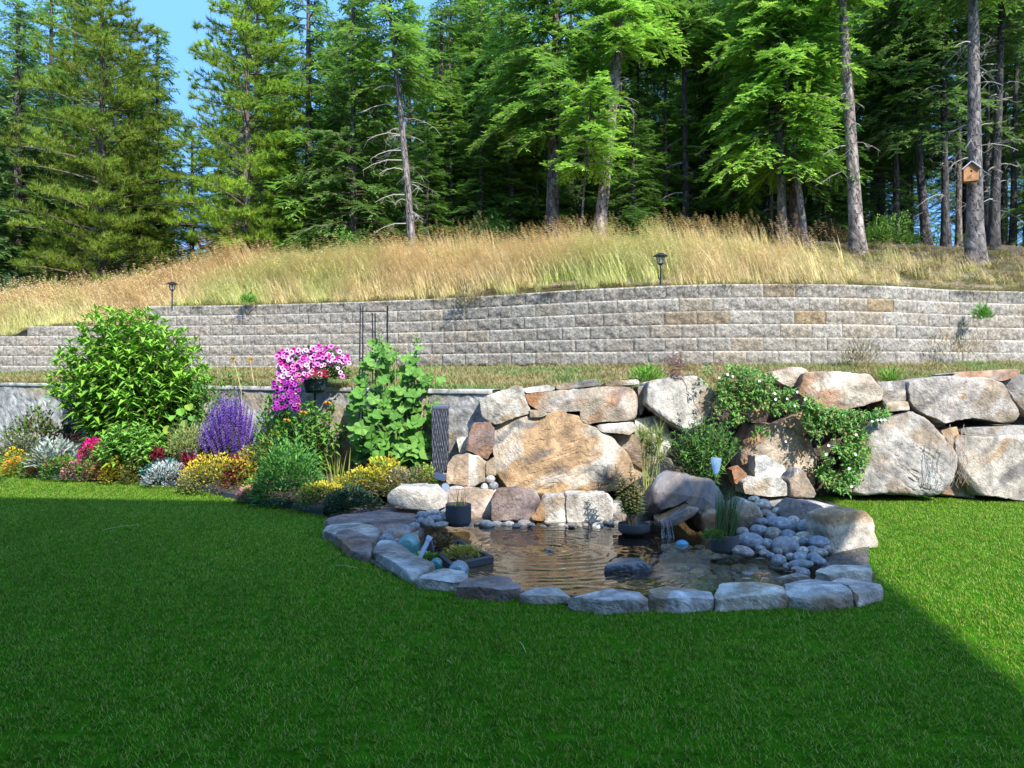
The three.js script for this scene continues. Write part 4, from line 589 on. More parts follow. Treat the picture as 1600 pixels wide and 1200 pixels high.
// ---------------------------------------------------------------- trellis
{
  const d = 8.95, t = thing('trellis', at(585, 745, d).setY(0.08), 'tall slim black metal obelisk trellis behind the hollyhock', 'trellis');
  const P = (x, y, dz) => at(x, y, d + dz).sub(t.position), foot = (x, dz) => { const p = at(x, 600, d + dz).sub(t.position); p.y = 0; return p; };
  const rodPart = (a, b, rad, name) => { const F = new Faces(); F.rod(a, b, rad, rad * 0.9, [0.02, 0.021, 0.023], 7); part(name, F.geo(), blackMetal, t); };
  for (const [x0, x1, dz] of [[560, 563, -0.14], [566, 567, -0.17], [606, 605, -0.14], [603, 606, -0.17], [583, 582, 0.2], [588, 586, 0.22]]) rodPart(foot(x0, dz), P(x1, x0 > 570 && x0 < 600 ? 489 : 478, dz), 0.0085, 'post');
  for (const y of [487, 560, 640]) { rodPart(P(562, y, -0.15), P(606, y, -0.15), 0.007, 'crossbar'); rodPart(P(562, y, -0.15), P(584, y, 0.2), 0.006, 'crossbar'); rodPart(P(606, y, -0.15), P(586, y, 0.2), 0.006, 'crossbar'); }
}
// ---------------------------------------------------------------- hollyhock: every leaf is a part
{
  const d = 8.62, t = thing('hollyhock_plant', bedAt(622, d, 0.09), 'tall hollyhock with big round lobed leaves beside the pond', 'plant'), r = rng(91);
  const leafGeo = (s, c) => { const F = new Faces(), n = 20, q = (k) => { const a = (k / n) * TAU, lob = 1 + 0.13 * Math.cos(a * 5 + 0.6); const rr = s * lob * (Math.abs(a - PI) < 0.35 ? 0.55 : 1); return v(Math.cos(a) * rr, Math.sin(a) * rr, 0.16 * s * Math.cos(a * 5) + 0.1 * s * Math.sin(a * 2)); }; for (let i = 0; i < n; i++) F.tri(v(0, 0, -0.12 * s), q(i), q(i + 1), mul(c, i % 4 < 2 ? 1.05 : 0.93)); return F.geo(); };
  const big = [[0.085, 0.22, 0.03], [0.10, 0.25, 0.034], [0.07, 0.18, 0.026], [0.135, 0.28, 0.05]].map((c) => leafGeo(1, c)), S = new Faces(), outline = [[551, 690], [545, 640], [560, 600], [566, 560], [578, 530], [604, 540], [625, 555], [650, 530], [664, 560], [690, 590], [696, 640], [690, 690], [672, 735], [600, 745], [560, 725]];
  let k = 0; for (let i = 0; i < 3000 && k < 290; i++) {
    const x = r.r(544, 698), y = r.r(522, 748); if (!inside(outline, x, y)) continue; k++;
    const rel = (745 - y) / 220, dz = r.r(-0.34, 0.3) * (1 - rel * 0.6), m = part('leaf', r.pick(big), leafMat, t), p = at(x, y, d + dz).sub(t.position), s = lerp(0.10, 0.056, rel) * r.r(0.75, 1.15);
    m.position.copy(p); m.scale.setScalar(s); m.rotation.set(r.r(-1.1, -0.1), r.r(-0.7, 0.7), r() * TAU, 'YXZ');
    if (i % 2 === 0) S.rod(v(p.x * 0.5, Math.max(0, p.y - 0.18), p.z * 0.4), p, 0.004, 0.003, [0.12, 0.18, 0.05], 4);
  }
  for (const [x, y] of [[594, 524], [652, 528], [617, 540], [585, 560], [640, 565], [670, 600]]) { const p = at(x, y, d).sub(t.position); S.path([v(p.x * 0.3, 0, 0), v(p.x * 0.75, p.y * 0.5, 0), p], 0.012, 0.006, [0.12, 0.18, 0.05], 6); const B = new Faces(); for (let i = 0; i < 26; i++) B.leaf(v(p.x + r.r(-0.04, 0.04), p.y - r.r(-0.02, 0.22), p.z + r.r(-0.04, 0.04)), v(r.n(), 0.8, r.n()).normalize(), v(0, 1, 0), 0.045, 0.03, jit([0.12, 0.24, 0.05], r), 0.2); part('bud_spike', B.geo(), leafMat, t); }
  part('stem', S.geo(), stemMat, t);
}
{ // heliopsis with orange flowers
  const d = 8.9, t = thing('heliopsis_plant', bedAt(488, d, 0.09), 'leafy green plant with four orange daisy flowers in front of the wall', 'plant'), r = rng(93);
  const { F, S } = leafyStems({ seed: 94, n: 46, rx: 0.46, rz: 0.3, h: 0.92, hEdge: 0.62, leaves: 15, len: 0.13, wid: 0.05, cols: [LG, MG, [0.10, 0.2, 0.03], DG], bare: 0.2, droop: 0.5 });
  part('foliage', F.geo(), leafMat, t); part('stem', S.geo(), stemMat, t);
  for (const [x, y, s] of [[466, 632, 0.035], [474, 645, 0.05], [448, 657, 0.045], [512, 630, 0.05]]) { const K = new Faces(), n = 12; for (let i = 0; i < n; i++) { const a = i / n * TAU; K.leaf(v(0, 0, 0), v(Math.cos(a), Math.sin(a) * 0.5, 0.5 * Math.sin(a)).normalize(), v(0, 0.6, 0.8), s, s * 0.4, jit([0.62, 0.27, 0.03], r), 0.2, 0, [0.66, 0.36, 0.06]); } for (let i = 0; i < 20; i++) { const e = v(r.n(), 1, r.n()).normalize(); K.rod(v(0, 0, 0.004), v(e.x * 0.015, 0.012, e.z * 0.015 + 0.008), 0.004, 0.003, [0.35, 0.12, 0.02], 3); } const m = part('flower', K.geo(), petalMat, t); m.position.copy(at(x, y, d - 0.34).sub(t.position)); }
}
moundThing('green_mound_plant', 450, 782, 8.0, 92, 80, 'dense rounded mound of small fresh green leaves', 'plant', { n: 2600, leaf: 0.062, wid: 0.022, rz: 0.36, cols: [[0.09, 0.26, 0.045], [0.075, 0.21, 0.04], [0.13, 0.31, 0.06], MG] });
{ // iris blades
  const d = 8.15, t = thing('iris_plant', bedAt(531, d, 0.08), 'clump of upright yellow green sword leaves beside the hollyhock', 'plant'), r = rng(95);
  for (let i = 0; i < 22; i++) { const F = new Faces(), a = r.r(-0.38, 0.38), h = r.r(0.34, 0.56); F.blade(v(0, 0, 0), v(a * 0.75 - 0.05, 1, r.r(-0.2, 0.25)).normalize(), h, 0.022, jit([0.17, 0.28, 0.035], r), v(a * 0.25, -0.05, 0), 4, [0.28, 0.32, 0.05]); const m = part('leaf', F.geo(), leafMat, t); m.position.set(r.r(-0.11, 0.14), 0, r.r(-0.08, 0.08)); }
}
// low planting along the edging
const sedY = [[0.55, 0.42, 0.02], [0.48, 0.40, 0.03], [0.30, 0.30, 0.04]], sedG = [[0.13, 0.19, 0.03], [0.10, 0.15, 0.04], [0.2, 0.23, 0.05]];
moundThing('yellow_sedum', 572, 772, 7.75, 95, 36, 'low yellow flowering sedum in front of the hollyhock', 'plant', { n: 1500, leaf: 0.03, wid: 0.02, rz: 0.22, cols: sedG, top: [sedY, 0.35] });
moundThing('yellow_sedum', 505, 792, 7.55, 75, 32, 'low sedum beside the edging, yellow topped and partly shaded', 'plant', { n: 1300, leaf: 0.03, wid: 0.02, rz: 0.2, cols: [...sedG, [0.05, 0.1, 0.04]], top: [sedY, 0.5] });
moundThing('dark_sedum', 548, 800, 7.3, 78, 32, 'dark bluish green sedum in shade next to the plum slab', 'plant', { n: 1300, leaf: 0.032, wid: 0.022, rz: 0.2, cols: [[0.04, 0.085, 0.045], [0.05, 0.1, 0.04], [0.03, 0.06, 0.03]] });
moundThing('variegated_sedum', 632, 772, 7.75, 72, 36, 'pink and cream variegated sedum beside the solar lamp', 'plant', { n: 1100, leaf: 0.034, wid: 0.026, rz: 0.22, cols: [[0.34, 0.26, 0.17], [0.30, 0.17, 0.12], [0.18, 0.22, 0.08], [0.36, 0.34, 0.2], [0.13, 0.19, 0.06]] });
moundThing('lime_groundcover', 662, 766, 7.8, 40, 36, 'small lime green ground cover at the end of the bed', 'plant', { n: 500, leaf: 0.034, wid: 0.024, rz: 0.16, cols: [[0.2, 0.25, 0.04], [0.3, 0.3, 0.05], MG] });
moundThing('golden_groundcover', 345, 770, 8.72, 115, 46, 'wide golden yellow ground cover mound behind the edging', 'plant', { n: 2000, leaf: 0.038, wid: 0.024, rz: 0.3, cols: [[0.24, 0.26, 0.05], [0.32, 0.28, 0.07], [0.15, 0.2, 0.05]], top: [[[0.48, 0.37, 0.02], [0.42, 0.34, 0.05]], 0.4] });
moundThing('coral_groundcover', 402, 745, 9.0, 66, 46, 'coral and yellow leaved ground cover in front of the salvia', 'plant', { n: 1100, leaf: 0.04, wid: 0.026, rz: 0.25, cols: [[0.45, 0.22, 0.12], [0.4, 0.36, 0.06], [0.22, 0.26, 0.06], [0.16, 0.22, 0.05]] });
moundThing('yellow_flower_plant', 185, 758, 9.42, 48, 34, 'bright yellow flower cushion hanging over the edging', 'plant', { n: 900, leaf: 0.034, wid: 0.024, rz: 0.2, cols: [[0.2, 0.24, 0.04], [0.3, 0.28, 0.04]], top: [[[0.62, 0.46, 0.01], [0.56, 0.42, 0.02]], 0.1] });
moundThing('pale_groundcover', 218, 752, 9.4, 46, 38, 'pale yellow green ground cover right of the yellow cushion', 'plant', { n: 700, leaf: 0.036, wid: 0.022, rz: 0.2, cols: [[0.26, 0.29, 0.08], [0.17, 0.22, 0.06], [0.3, 0.3, 0.12]] });
moundThing('silver_foliage', 262, 757, 9.1, 62, 30, 'silvery white foliage cushion at the edging', 'plant', { n: 900, leaf: 0.045, wid: 0.016, rz: 0.2, cols: [[0.42, 0.46, 0.45], [0.34, 0.4, 0.38], [0.46, 0.48, 0.44]] });
moundThing('teal_succulent', 255, 742, 9.3, 58, 20, 'teal green succulent rosettes above the silvery cushion', 'plant', { n: 420, leaf: 0.05, wid: 0.034, rz: 0.16, cols: [[0.07, 0.24, 0.2], [0.1, 0.3, 0.24], [0.06, 0.18, 0.16]] });
const RED = { n: 260, leaf: 0.07, wid: 0.035, rz: 0.12, cols: [[0.26, 0.015, 0.04], [0.20, 0.012, 0.03], [0.12, 0.01, 0.025]], up: 1.2 };
moundThing('red_coleus', 367, 764, 8.75, 30, 44, 'dark crimson leaved plant beside the golden mound, nearest the edging', 'plant', RED);
moundThing('red_coleus', 245, 740, 9.35, 22, 34, 'small dark crimson plant at the foot of the pale perennial', 'plant', { ...RED, n: 160 });
moundThing('red_coleus', 300, 742, 9.2, 34, 30, 'dark crimson plant under the square grey pot', 'plant', { ...RED, n: 180 });
moundThing('magenta_flower_plant', 147, 732, 9.75, 42, 40, 'vivid magenta pink flower cluster in front of the tall shrub', 'flowers', { n: 560, leaf: 0.045, wid: 0.034, rz: 0.16, cols: [[0.10, 0.16, 0.04]], top: [[[0.58, 0.01, 0.17], [0.5, 0.015, 0.2], [0.62, 0.03, 0.14]], 0.25], mat: petalMat });
moundThing('coral_flower_plant', 190, 730, 9.7, 38, 26, 'coral salmon flowers right of the magenta ones', 'flowers', { n: 380, leaf: 0.04, wid: 0.026, rz: 0.14, cols: [[0.12, 0.16, 0.05], [0.52, 0.16, 0.1]], top: [[[0.58, 0.2, 0.13], [0.52, 0.15, 0.12]], 0.1], mat: petalMat });
moundThing('salmon_flower_plant', 117, 705, 10.3, 34, 26, 'small salmon pink flowers in front of the wicker column', 'flowers', { n: 240, leaf: 0.04, wid: 0.03, rz: 0.12, cols: [[0.12, 0.14, 0.05], [0.5, 0.2, 0.14]], top: [[[0.56, 0.22, 0.16]], 0.2], mat: petalMat });
moundThing('lambs_ear_plant', 88, 732, 9.9, 64, 36, 'silvery sage woolly leaved plant near the left end of the bed', 'plant', { n: 240, leaf: 0.13, wid: 0.045, rz: 0.22, cols: [[0.34, 0.40, 0.34], [0.42, 0.46, 0.40], [0.27, 0.33, 0.27]], up: 0.8 });
moundThing('yarrow_plant', 36, 722, 10.6, 46, 40, 'pale yarrow with flat cream flower heads at the left', 'plant', { n: 600, leaf: 0.05, wid: 0.02, rz: 0.25, cols: [[0.10, 0.15, 0.05], [0.14, 0.15, 0.06]], top: [[[0.32, 0.31, 0.2], [0.12, 0.16, 0.06], [0.12, 0.16, 0.06]], 0.3] });
moundThing('wispy_shrub', 56, 695, 11.2, 96, 44, 'wispy brown green shrub against the left end of the concrete wall', 'shrub', { n: 1300, leaf: 0.07, wid: 0.034, rz: 0.35, cols: [[0.09, 0.15, 0.03], [0.14, 0.11, 0.05], [0.07, 0.14, 0.025]], rough: 0.7, mat: dryMat });
moundThing('yellow_flower_plant', 26, 730, 10.3, 34, 26, 'small yellow flowers at the far left corner of the bed', 'flowers', { n: 320, leaf: 0.035, wid: 0.025, rz: 0.14, cols: [[0.15, 0.2, 0.04]], top: [[[0.58, 0.42, 0.01]], 0.2] });
moundThing('low_green_plant', 98, 746, 9.65, 56, 30, 'dark green low plant with few red flowers behind the edging', 'plant', { n: 700, leaf: 0.04, wid: 0.024, rz: 0.18, cols: [MG, LG, DG, [0.12, 0.2, 0.04]], top: [[MG, LG, LG, LG, [0.4, 0.02, 0.03]], 0.5] });
moundThing('low_green_plant', 55, 744, 9.85, 40, 32, 'light green low plant at the left end of the edging', 'plant', { n: 480, leaf: 0.04, wid: 0.024, rz: 0.16, cols: [LG, [0.13, 0.2, 0.04], [0.2, 0.22, 0.08]] });
moundThing('low_green_plant', 145, 748, 9.6, 38, 26, 'light green plant under the magenta flowers', 'plant', { n: 480, leaf: 0.04, wid: 0.026, rz: 0.16, cols: [LG, [0.11, 0.2, 0.03], [0.3, 0.2, 0.14]] });
moundThing('cream_flower_plant', 282, 730, 9.5, 34, 22, 'cream yellow flowers in front of the square grey pot', 'flowers', { n: 260, leaf: 0.035, wid: 0.026, rz: 0.12, cols: [[0.18, 0.22, 0.06], [0.5, 0.45, 0.2]] });
moundThing('lime_low_plant', 394, 774, 8.5, 22, 20, 'tiny lime green plant by the edging left of the green mound', 'plant', { n: 200, leaf: 0.04, wid: 0.02, rz: 0.1, cols: [[0.2, 0.3, 0.04], LG] });
moundThing('pink_low_plant', 415, 772, 8.5, 30, 18, 'tiny pink leaved plant by the edging left of the green mound', 'plant', { n: 180, leaf: 0.04, wid: 0.02, rz: 0.1, cols: [[0.42, 0.15, 0.12], [0.3, 0.14, 0.1]] });

// small flowers that close the front of the bed
for (const [x, y, d, w, h, label, flower, green] of [[70, 742, 9.9, 34, 20, 'small red flowers at the left end of the edging', [0.5, 0.02, 0.05], LG], [120, 750, 9.6, 30, 18, 'tiny pink flowers behind the edging, below the magenta ones', [0.6, 0.2, 0.3], LG], [163, 748, 9.55, 30, 20, 'small salmon flowers left of the yellow cushion', [0.58, 0.22, 0.14], [0.14, 0.2, 0.05]], [214, 736, 9.55, 44, 22, 'salmon and cream flowers behind the pale ground cover', [0.56, 0.24, 0.17], [0.16, 0.22, 0.06]], [330, 742, 9.15, 40, 24, 'yellow flowers under the violet salvia', [0.6, 0.46, 0.03], [0.16, 0.22, 0.04]], [425, 716, 9.1, 44, 26, 'peach coloured flowers right under the violet salvia', [0.6, 0.32, 0.16], [0.17, 0.24, 0.05]], [397, 792, 8.05, 34, 14, 'pale pink flowers against the edging below the green mound', [0.5, 0.22, 0.2], LG], [440, 712, 9.0, 46, 30, 'yellow green leaves between salvia and green mound', [0.36, 0.38, 0.05], [0.2, 0.3, 0.04]], [600, 760, 7.85, 50, 30, 'yellow blooming sedum at the foot of the hollyhock', [0.58, 0.45, 0.03], [0.2, 0.24, 0.05]], [30, 742, 10.0, 30, 18, 'tiny orange flowers at the left tip of the bed', [0.58, 0.26, 0.03], LG]])
  moundThing('bedding_flower', x, y, d, w * 1.25, h * 1.35, label, 'flowers', { n: 560, leaf: 0.036, wid: 0.028, rz: 0.17, cols: [green, mul(green, 0.75), flower], top: [[flower, flower, mul(flower, 0.85), green], 0.05], mat: petalMat });
{ // square pot with grassy plant
  const d = 9.3, b = at(303, 722, d), pot = thing('square_pot', b, 'square grey plastic pot in the bed left of the salvia', 'pot');
  const g = new THREE.CylinderGeometry(0.145, 0.115, 0.15, 4, 1, true); g.rotateY(PI / 4 + 0.15); g.translate(0, 0.075, 0); part('body', g, std({ color: new THREE.Color(0.13, 0.12, 0.14), roughness: 0.6 }), pot);
  const rim = new THREE.TorusGeometry(0.143, 0.009, 6, 4); rim.rotateX(PI / 2); rim.rotateY(0.15); rim.translate(0, 0.15, 0); part('rim', rim, std({ color: new THREE.Color(0.06, 0.06, 0.065), roughness: 0.6 }), pot);
  const s = new THREE.CircleGeometry(0.12, 4); s.rotateX(-PI / 2); s.translate(0, 0.13, 0); part('potting_soil', s, std({ color: new THREE.Color(0.06, 0.04, 0.03) }), pot);
  const t = thing('grassy_plant', b.clone().add(v(-0.08, 0.13, 0)), 'fine yellow green plant in the square grey pot', 'plant');
  part('foliage', mound({ seed: 5, n: 900, rx: 0.24, ry: 0.34, rz: 0.2, leaf: 0.075, wid: 0.012, cols: [[0.28, 0.32, 0.09], [0.18, 0.26, 0.06], [0.34, 0.34, 0.13]], up: 1, shell: 0.2 }).geo(), leafMat, t);
}
// ---------------------------------------------------------------- wicker columns
function wicker(x0, x1, y0, y1, d, label) {
  const b = at((x0 + x1) / 2, y1, d), w = (x1 - x0) / FOCAL * d, h = (y1 - y0) / FOCAL * d, t = thing('wicker_column', v(b.x, Math.max(0.05, b.y), b.z), label, 'planter screen'), r = rng(x0), D = 0.2;
  const core = new THREE.BoxGeometry(w * 0.86, h * 0.96, D * 0.86); core.translate(0, h * 0.48, 0); part('core', core, std({ color: new THREE.Color(0.02, 0.022, 0.028) }), t);
  const top = new RoundedBoxGeometry(w, 0.05, D, 2, 0.015); top.translate(0, h - 0.02, 0); part('top_band', top, std({ color: new THREE.Color(0.06, 0.07, 0.09), roughness: 0.5 }), t);
  const n = 13; for (let i = 0; i < n; i++) { const F = new Faces(), x = (i / (n - 1) - 0.5) * w * 0.95, m = 26, pt = (j) => v(x * (0.9 + 0.1 * j / m) + 0.003 * Math.sin(j * 0.9 + i * 2.5), j / m * (h - 0.04), D * 0.46 + 0.008 * Math.sin(j * 1.3 + i * PI)); for (let j = 0; j < m; j++) F.rod(pt(j), pt(j + 1), 0.0075, 0.0075, mul([0.045, 0.052, 0.07], r.r(0.5, 1.3)), 5); part('cane', F.geo(), std({ vertexColors: true, roughness: 0.5 }), t); }
}
wicker(676, 702, 633, 737, 8.28, 'dark slate woven wicker column beside the hollyhock and pond');
wicker(103, 124, 618, 690, 11.35, 'dark slate woven wicker column left of the tall shrub');
// ---------------------------------------------------------------- solar lamp
{
  const d = 7.75, t = thing('solar_lamp', at(688, 776, d), 'small black solar spotlight with tilted panel beside the white-topped boulder', 'lamp');
  const pn = new RoundedBoxGeometry(0.13, 0.012, 0.1, 2, 0.005); pn.rotateX(0.6); pn.rotateZ(-0.3); pn.translate(-0.005, 0.21, 0); part('panel_frame', pn, blackPlastic, t);
  const cell = new THREE.BoxGeometry(0.115, 0.003, 0.085); cell.translate(0, 0.008, 0); cell.rotateX(0.6); cell.rotateZ(-0.3); cell.translate(-0.005, 0.21, 0); part('solar_cell', cell, std({ color: new THREE.Color(0.02, 0.028, 0.05), roughness: 0.12 }), t);
  const F = new Faces(); F.rod(v(0, 0, 0), v(-0.005, 0.2, -0.005), 0.009, 0.008, [0.02, 0.02, 0.022], 8); F.rod(v(0, 0.1, 0), v(0.035, 0.09, 0.03), 0.008, 0.008, [0.02, 0.02, 0.022], 8); part('stake', F.geo(), blackPlastic, t);
  const hd = new THREE.CylinderGeometry(0.045, 0.032, 0.1, 18); hd.rotateX(0.9); hd.rotateZ(-0.6); hd.translate(0.045, 0.09, 0.04); part('lamp_head', hd, blackPlastic, t);
  const ln = new THREE.CylinderGeometry(0.038, 0.038, 0.006, 18); ln.translate(0, 0.05, 0); ln.rotateX(0.9); ln.rotateZ(-0.6); ln.translate(0.045, 0.09, 0.04); part('lens', ln, std({ color: new THREE.Color(0.1, 0.13, 0.17), roughness: 0.1 }), t);
}
// ---------------------------------------------------------------- pond plants and ornaments
function fabricPot(x, y0, y1, w, d, label, squash = 1) {
  const h = (y1 - y0) / FOCAL * d, r0 = w / FOCAL * d / 2, b = at(x, y1, d), t = thing('aquatic_pot', v(b.x, b.y - 0.02, b.z), label, 'pot'), pts = [[0, 0], [r0 * 0.85, 0], [r0 * 0.97, h * 0.2], [r0 * 1.0, h * 0.6], [r0 * 0.98, h * 0.97], [r0 * 1.0, h + 0.01], [r0 * 0.93, h + 0.012], [r0 * 0.9, h * 0.85], [0, h * 0.82]];
  const g = new THREE.LatheGeometry(pts.map(([a, c]) => new THREE.Vector2(a, c)), 40), p = g.attributes.position; for (let i = 0; i < p.count; i++) { const x1 = p.getX(i), z1 = p.getZ(i), a = Math.atan2(z1, x1), k = 1 + 0.03 * Math.sin(a * 5 + 1) + 0.015 * Math.sin(a * 13 + p.getY(i) * 30); p.setX(i, x1 * k); p.setZ(i, z1 * k * squash); } g.computeVertexNormals();
  part('body', g, std({ color: new THREE.Color(0.03, 0.032, 0.038), roughness: 0.8 }), t); const s = new THREE.CircleGeometry(r0 * 0.9, 24); s.rotateX(-PI / 2); s.scale(1, 1, squash); s.translate(0, h * 0.84, 0); part('potting_soil', s, std({ color: new THREE.Color(0.05, 0.04, 0.03) }), t);
  return { t, top: v(b.x, b.y - 0.02 + h * 0.85, b.z), r0 };
}
{
  const a = fabricPot(716, 786, 817, 40, 6.95, 'black fabric pot standing in the water at left'), r = rng(61);
  const t = thing('pond_sedge', a.top, 'thin sparse sedge with moss in the black fabric pot at left', 'plant'), F = new Faces();
  for (let i = 0; i < 24; i++) F.blade(v(r.r(-0.02, 0.09), 0, r.r(-0.05, 0.05)), v(r.r(-0.3, 0.2), 1, r.r(-0.2, 0.2)).normalize(), r.r(0.12, 0.36), 0.006, jit(r.pick([[0.2, 0.2, 0.07], [0.28, 0.16, 0.09], [0.14, 0.18, 0.05]]), r), v(r.r(-0.2, 0.2), 0, 0), 3);
  part('blade', F.geo(), leafMat, t, undefined, 'stuff'); const m = mound({ seed: 62, n: 300, rx: 0.09, ry: 0.02, rz: 0.07, leaf: 0.014, wid: 0.01, cols: [[0.2, 0.32, 0.03], [0.15, 0.26, 0.03]] }).geo(); m.translate(-0.02, 0.01, 0.02); part('moss', m, leafMat, t);
}
{
  const a = fabricPot(990, 816, 828, 50, 6.75, 'low black pot in the water in front of the waterfall stone', 0.8), t = thing('loosestrife_plant', a.top, 'potted pond plant with upright whorled olive green leaves', 'plant'), r = rng(63);
  for (const [x, y, dz] of [[962, 728, 0.1], [985, 726, 0], [992, 745, -0.05], [974, 750, 0.1], [1000, 762, 0], [966, 765, 0.1], [983, 770, -0.05]]) {
    const S = new Faces(), L = new Faces(), tip = at(x, y, 6.75 + dz).sub(t.position), b = v(tip.x * 0.25, 0, 0), n = 15; S.path([b, v(lerp(b.x, tip.x, 0.4), tip.y * 0.5, tip.z * 0.5), tip], 0.006, 0.003, [0.16, 0.12, 0.05], 5);
    for (let j = 0; j < n; j++) { const s = j / (n - 1), p = b.clone().lerp(tip, lerp(0.25, 1, s)); for (let k = 0; k < 4; k++) { const ya = k * PI / 2 + j * 0.8; L.leaf(p, v(Math.cos(ya), 0.5, Math.sin(ya)).normalize(), v(0, 1, 0), lerp(0.125, 0.05, s) * r.r(0.85, 1.1), lerp(0.036, 0.014, s), jit(mixc([0.13, 0.17, 0.035], [0.18, 0.13, 0.06], s * 0.7), r), 0.5); } }
    part('stem', S.geo(), stemMat, t); part('foliage', L.geo(), leafMat, t);
  }
}
{
  const t = thing('papyrus_plant', at(1012, 805, 7.35).setY(0.02), 'tuft of pale green papyrus with feathery heads left of the green perennial', 'plant'), r = rng(64);
  const S = new Faces();
  for (let i = 0; i < 17; i++) { const x = r.r(994, 1034), y = r.r(674, 720), p = at(x, y, 7.35 + r.r(-0.15, 0.15)).sub(t.position), b = v(r.r(-0.06, 0.08), 0, r.r(-0.05, 0.05)), K = new Faces(); S.path([b, v(lerp(b.x, p.x, 0.6), p.y * 0.55, p.z * 0.5), p], 0.005, 0.003, jit([0.26, 0.28, 0.08], r), 4); for (let k = 0; k < 80; k++) K.blade(p, v(r.n(), r.r(-0.2, 1.1), r.n()).normalize(), r.r(0.09, 0.22), 0.005, jit([0.24, 0.28, 0.06], r), v(0, -0.5, 0), 2); part('feathery_head', K.geo(), leafMat, t); }
  part('stem', S.geo(), stemMat, t);
}
{
  const a = fabricPot(1131, 832, 857, 46, 5.95, 'black pot half sunk in the water right of the waterfall'), r = rng(65), t = thing('sedge_plant', a.top, 'dense upright green rush in the black pot right of the waterfall', 'plant'), F = new Faces();
  for (let i = 0; i < 150; i++) F.blade(v(r.r(-0.05, 0.09), 0, r.r(-0.06, 0.06)), v(r.r(-0.24, 0.5) * r(), 1, r.r(-0.25, 0.3)).normalize(), r.r(0.22, 0.50), 0.007, jit(r.pick([[0.03, 0.11, 0.03], [0.04, 0.14, 0.035], [0.05, 0.12, 0.03], [0.22, 0.16, 0.08]]), r), v(r.r(-0.1, 0.35), -0.1, 0), 4);
  part('blade', F.geo(), leafMat, t, undefined, 'stuff'); const m = mound({ seed: 66, n: 700, rx: 0.1, ry: 0.06, rz: 0.1, leaf: 0.03, wid: 0.008, cols: [[0.1, 0.2, 0.02], [0.14, 0.24, 0.03]] }).geo(); m.translate(-0.08, 0.0, 0.03); part('moss', m, leafMat, t);
}
{ // floating planter
  const d = 5.75, t = thing('floating_planter', onGround(712, 872, WATER_Y).setY(WATER_Y), 'black floating frame planter at the left of the water', 'planter'), P = (x, y) => { const p = onGround(x, y, WATER_Y + 0.03).sub(t.position); p.y = 0.03; return p; };
  for (const [a, b] of [[[672, 858], [716, 848]], [[672, 858], [706, 886]], [[716, 848], [767, 874]], [[706, 886], [767, 874]]]) { const p = P(...a), q = P(...b), L = p.distanceTo(q), g = new RoundedBoxGeometry(L + 0.02, 0.06, 0.045, 2, 0.01); g.rotateY(Math.atan2(-(q.z - p.z), q.x - p.x)); const m = p.clone().add(q).multiplyScalar(0.5); g.translate(m.x, m.y, m.z); part('frame_bar', g, blackPlastic, t); }
  const mid = P(714, 866), b = new THREE.BoxGeometry(0.26, 0.02, 0.16); b.rotateY(-0.3); b.translate(mid.x, 0.0, mid.z); part('tray', b, blackPlastic, t);
  const red = thing('red_water_plant', at(692, 852, 5.95).setY(WATER_Y + 0.03), 'reddish green leafy plant in the back of the floating planter', 'plant'); part('foliage', mound({ seed: 67, n: 480, rx: 0.13, ry: 0.14, rz: 0.1, leaf: 0.042, wid: 0.02, cols: [[0.32, 0.08, 0.05], [0.10, 0.14, 0.04], [0.2, 0.1, 0.05], [0.08, 0.13, 0.04]], shell: 0.2 }).geo(), leafMat, red);
  const yel = thing('golden_water_plant', onGround(722, 876, WATER_Y).setY(WATER_Y + 0.03), 'golden yellow creeping plant on the front of the floating planter', 'plant'); part('foliage', mound({ seed: 68, n: 700, rx: 0.16, ry: 0.09, rz: 0.1, leaf: 0.026, wid: 0.018, cols: [[0.4, 0.33, 0.05], [0.32, 0.3, 0.06], [0.46, 0.38, 0.08]], shell: 0.3 }).geo(), leafMat, yel);
  const gr = thing('green_water_plant', onGround(664, 878, WATER_Y).setY(WATER_Y), 'bright green creeping plant under the grey pump pipe', 'plant'); part('foliage', mound({ seed: 69, n: 420, rx: 0.13, ry: 0.06, rz: 0.1, leaf: 0.03, wid: 0.022, cols: [[0.12, 0.24, 0.03], [0.16, 0.28, 0.03]] }).geo(), leafMat, gr);
}
{ // pump pipe
  const t = thing('pump_pipe', at(655, 874, 5.55), 'grey blue plastic pump pipe leaning at the left pond edge', 'pipe'), F = new Faces(), a = v(0, 0, 0), b = at(671, 840, 5.6).sub(t.position), c = at(676, 860, 5.75).sub(t.position), col = [0.3, 0.36, 0.46];
  F.rod(a, b, 0.017, 0.017, col, 14); F.rod(b.clone().addScaledVector(v().subVectors(b, a).normalize(), -0.02), b.clone().addScaledVector(v().subVectors(b, a).normalize(), 0.012), 0.023, 0.023, [0.34, 0.4, 0.5], 14); part('pipe', mergeVertices(F.geo()), std({ vertexColors: true, roughness: 0.4 }), t);
  const G = new Faces(); G.rod(b, c, 0.018, 0.014, [0.12, 0.14, 0.17], 12); part('elbow', G.geo(), std({ vertexColors: true, roughness: 0.4 }), t);
}
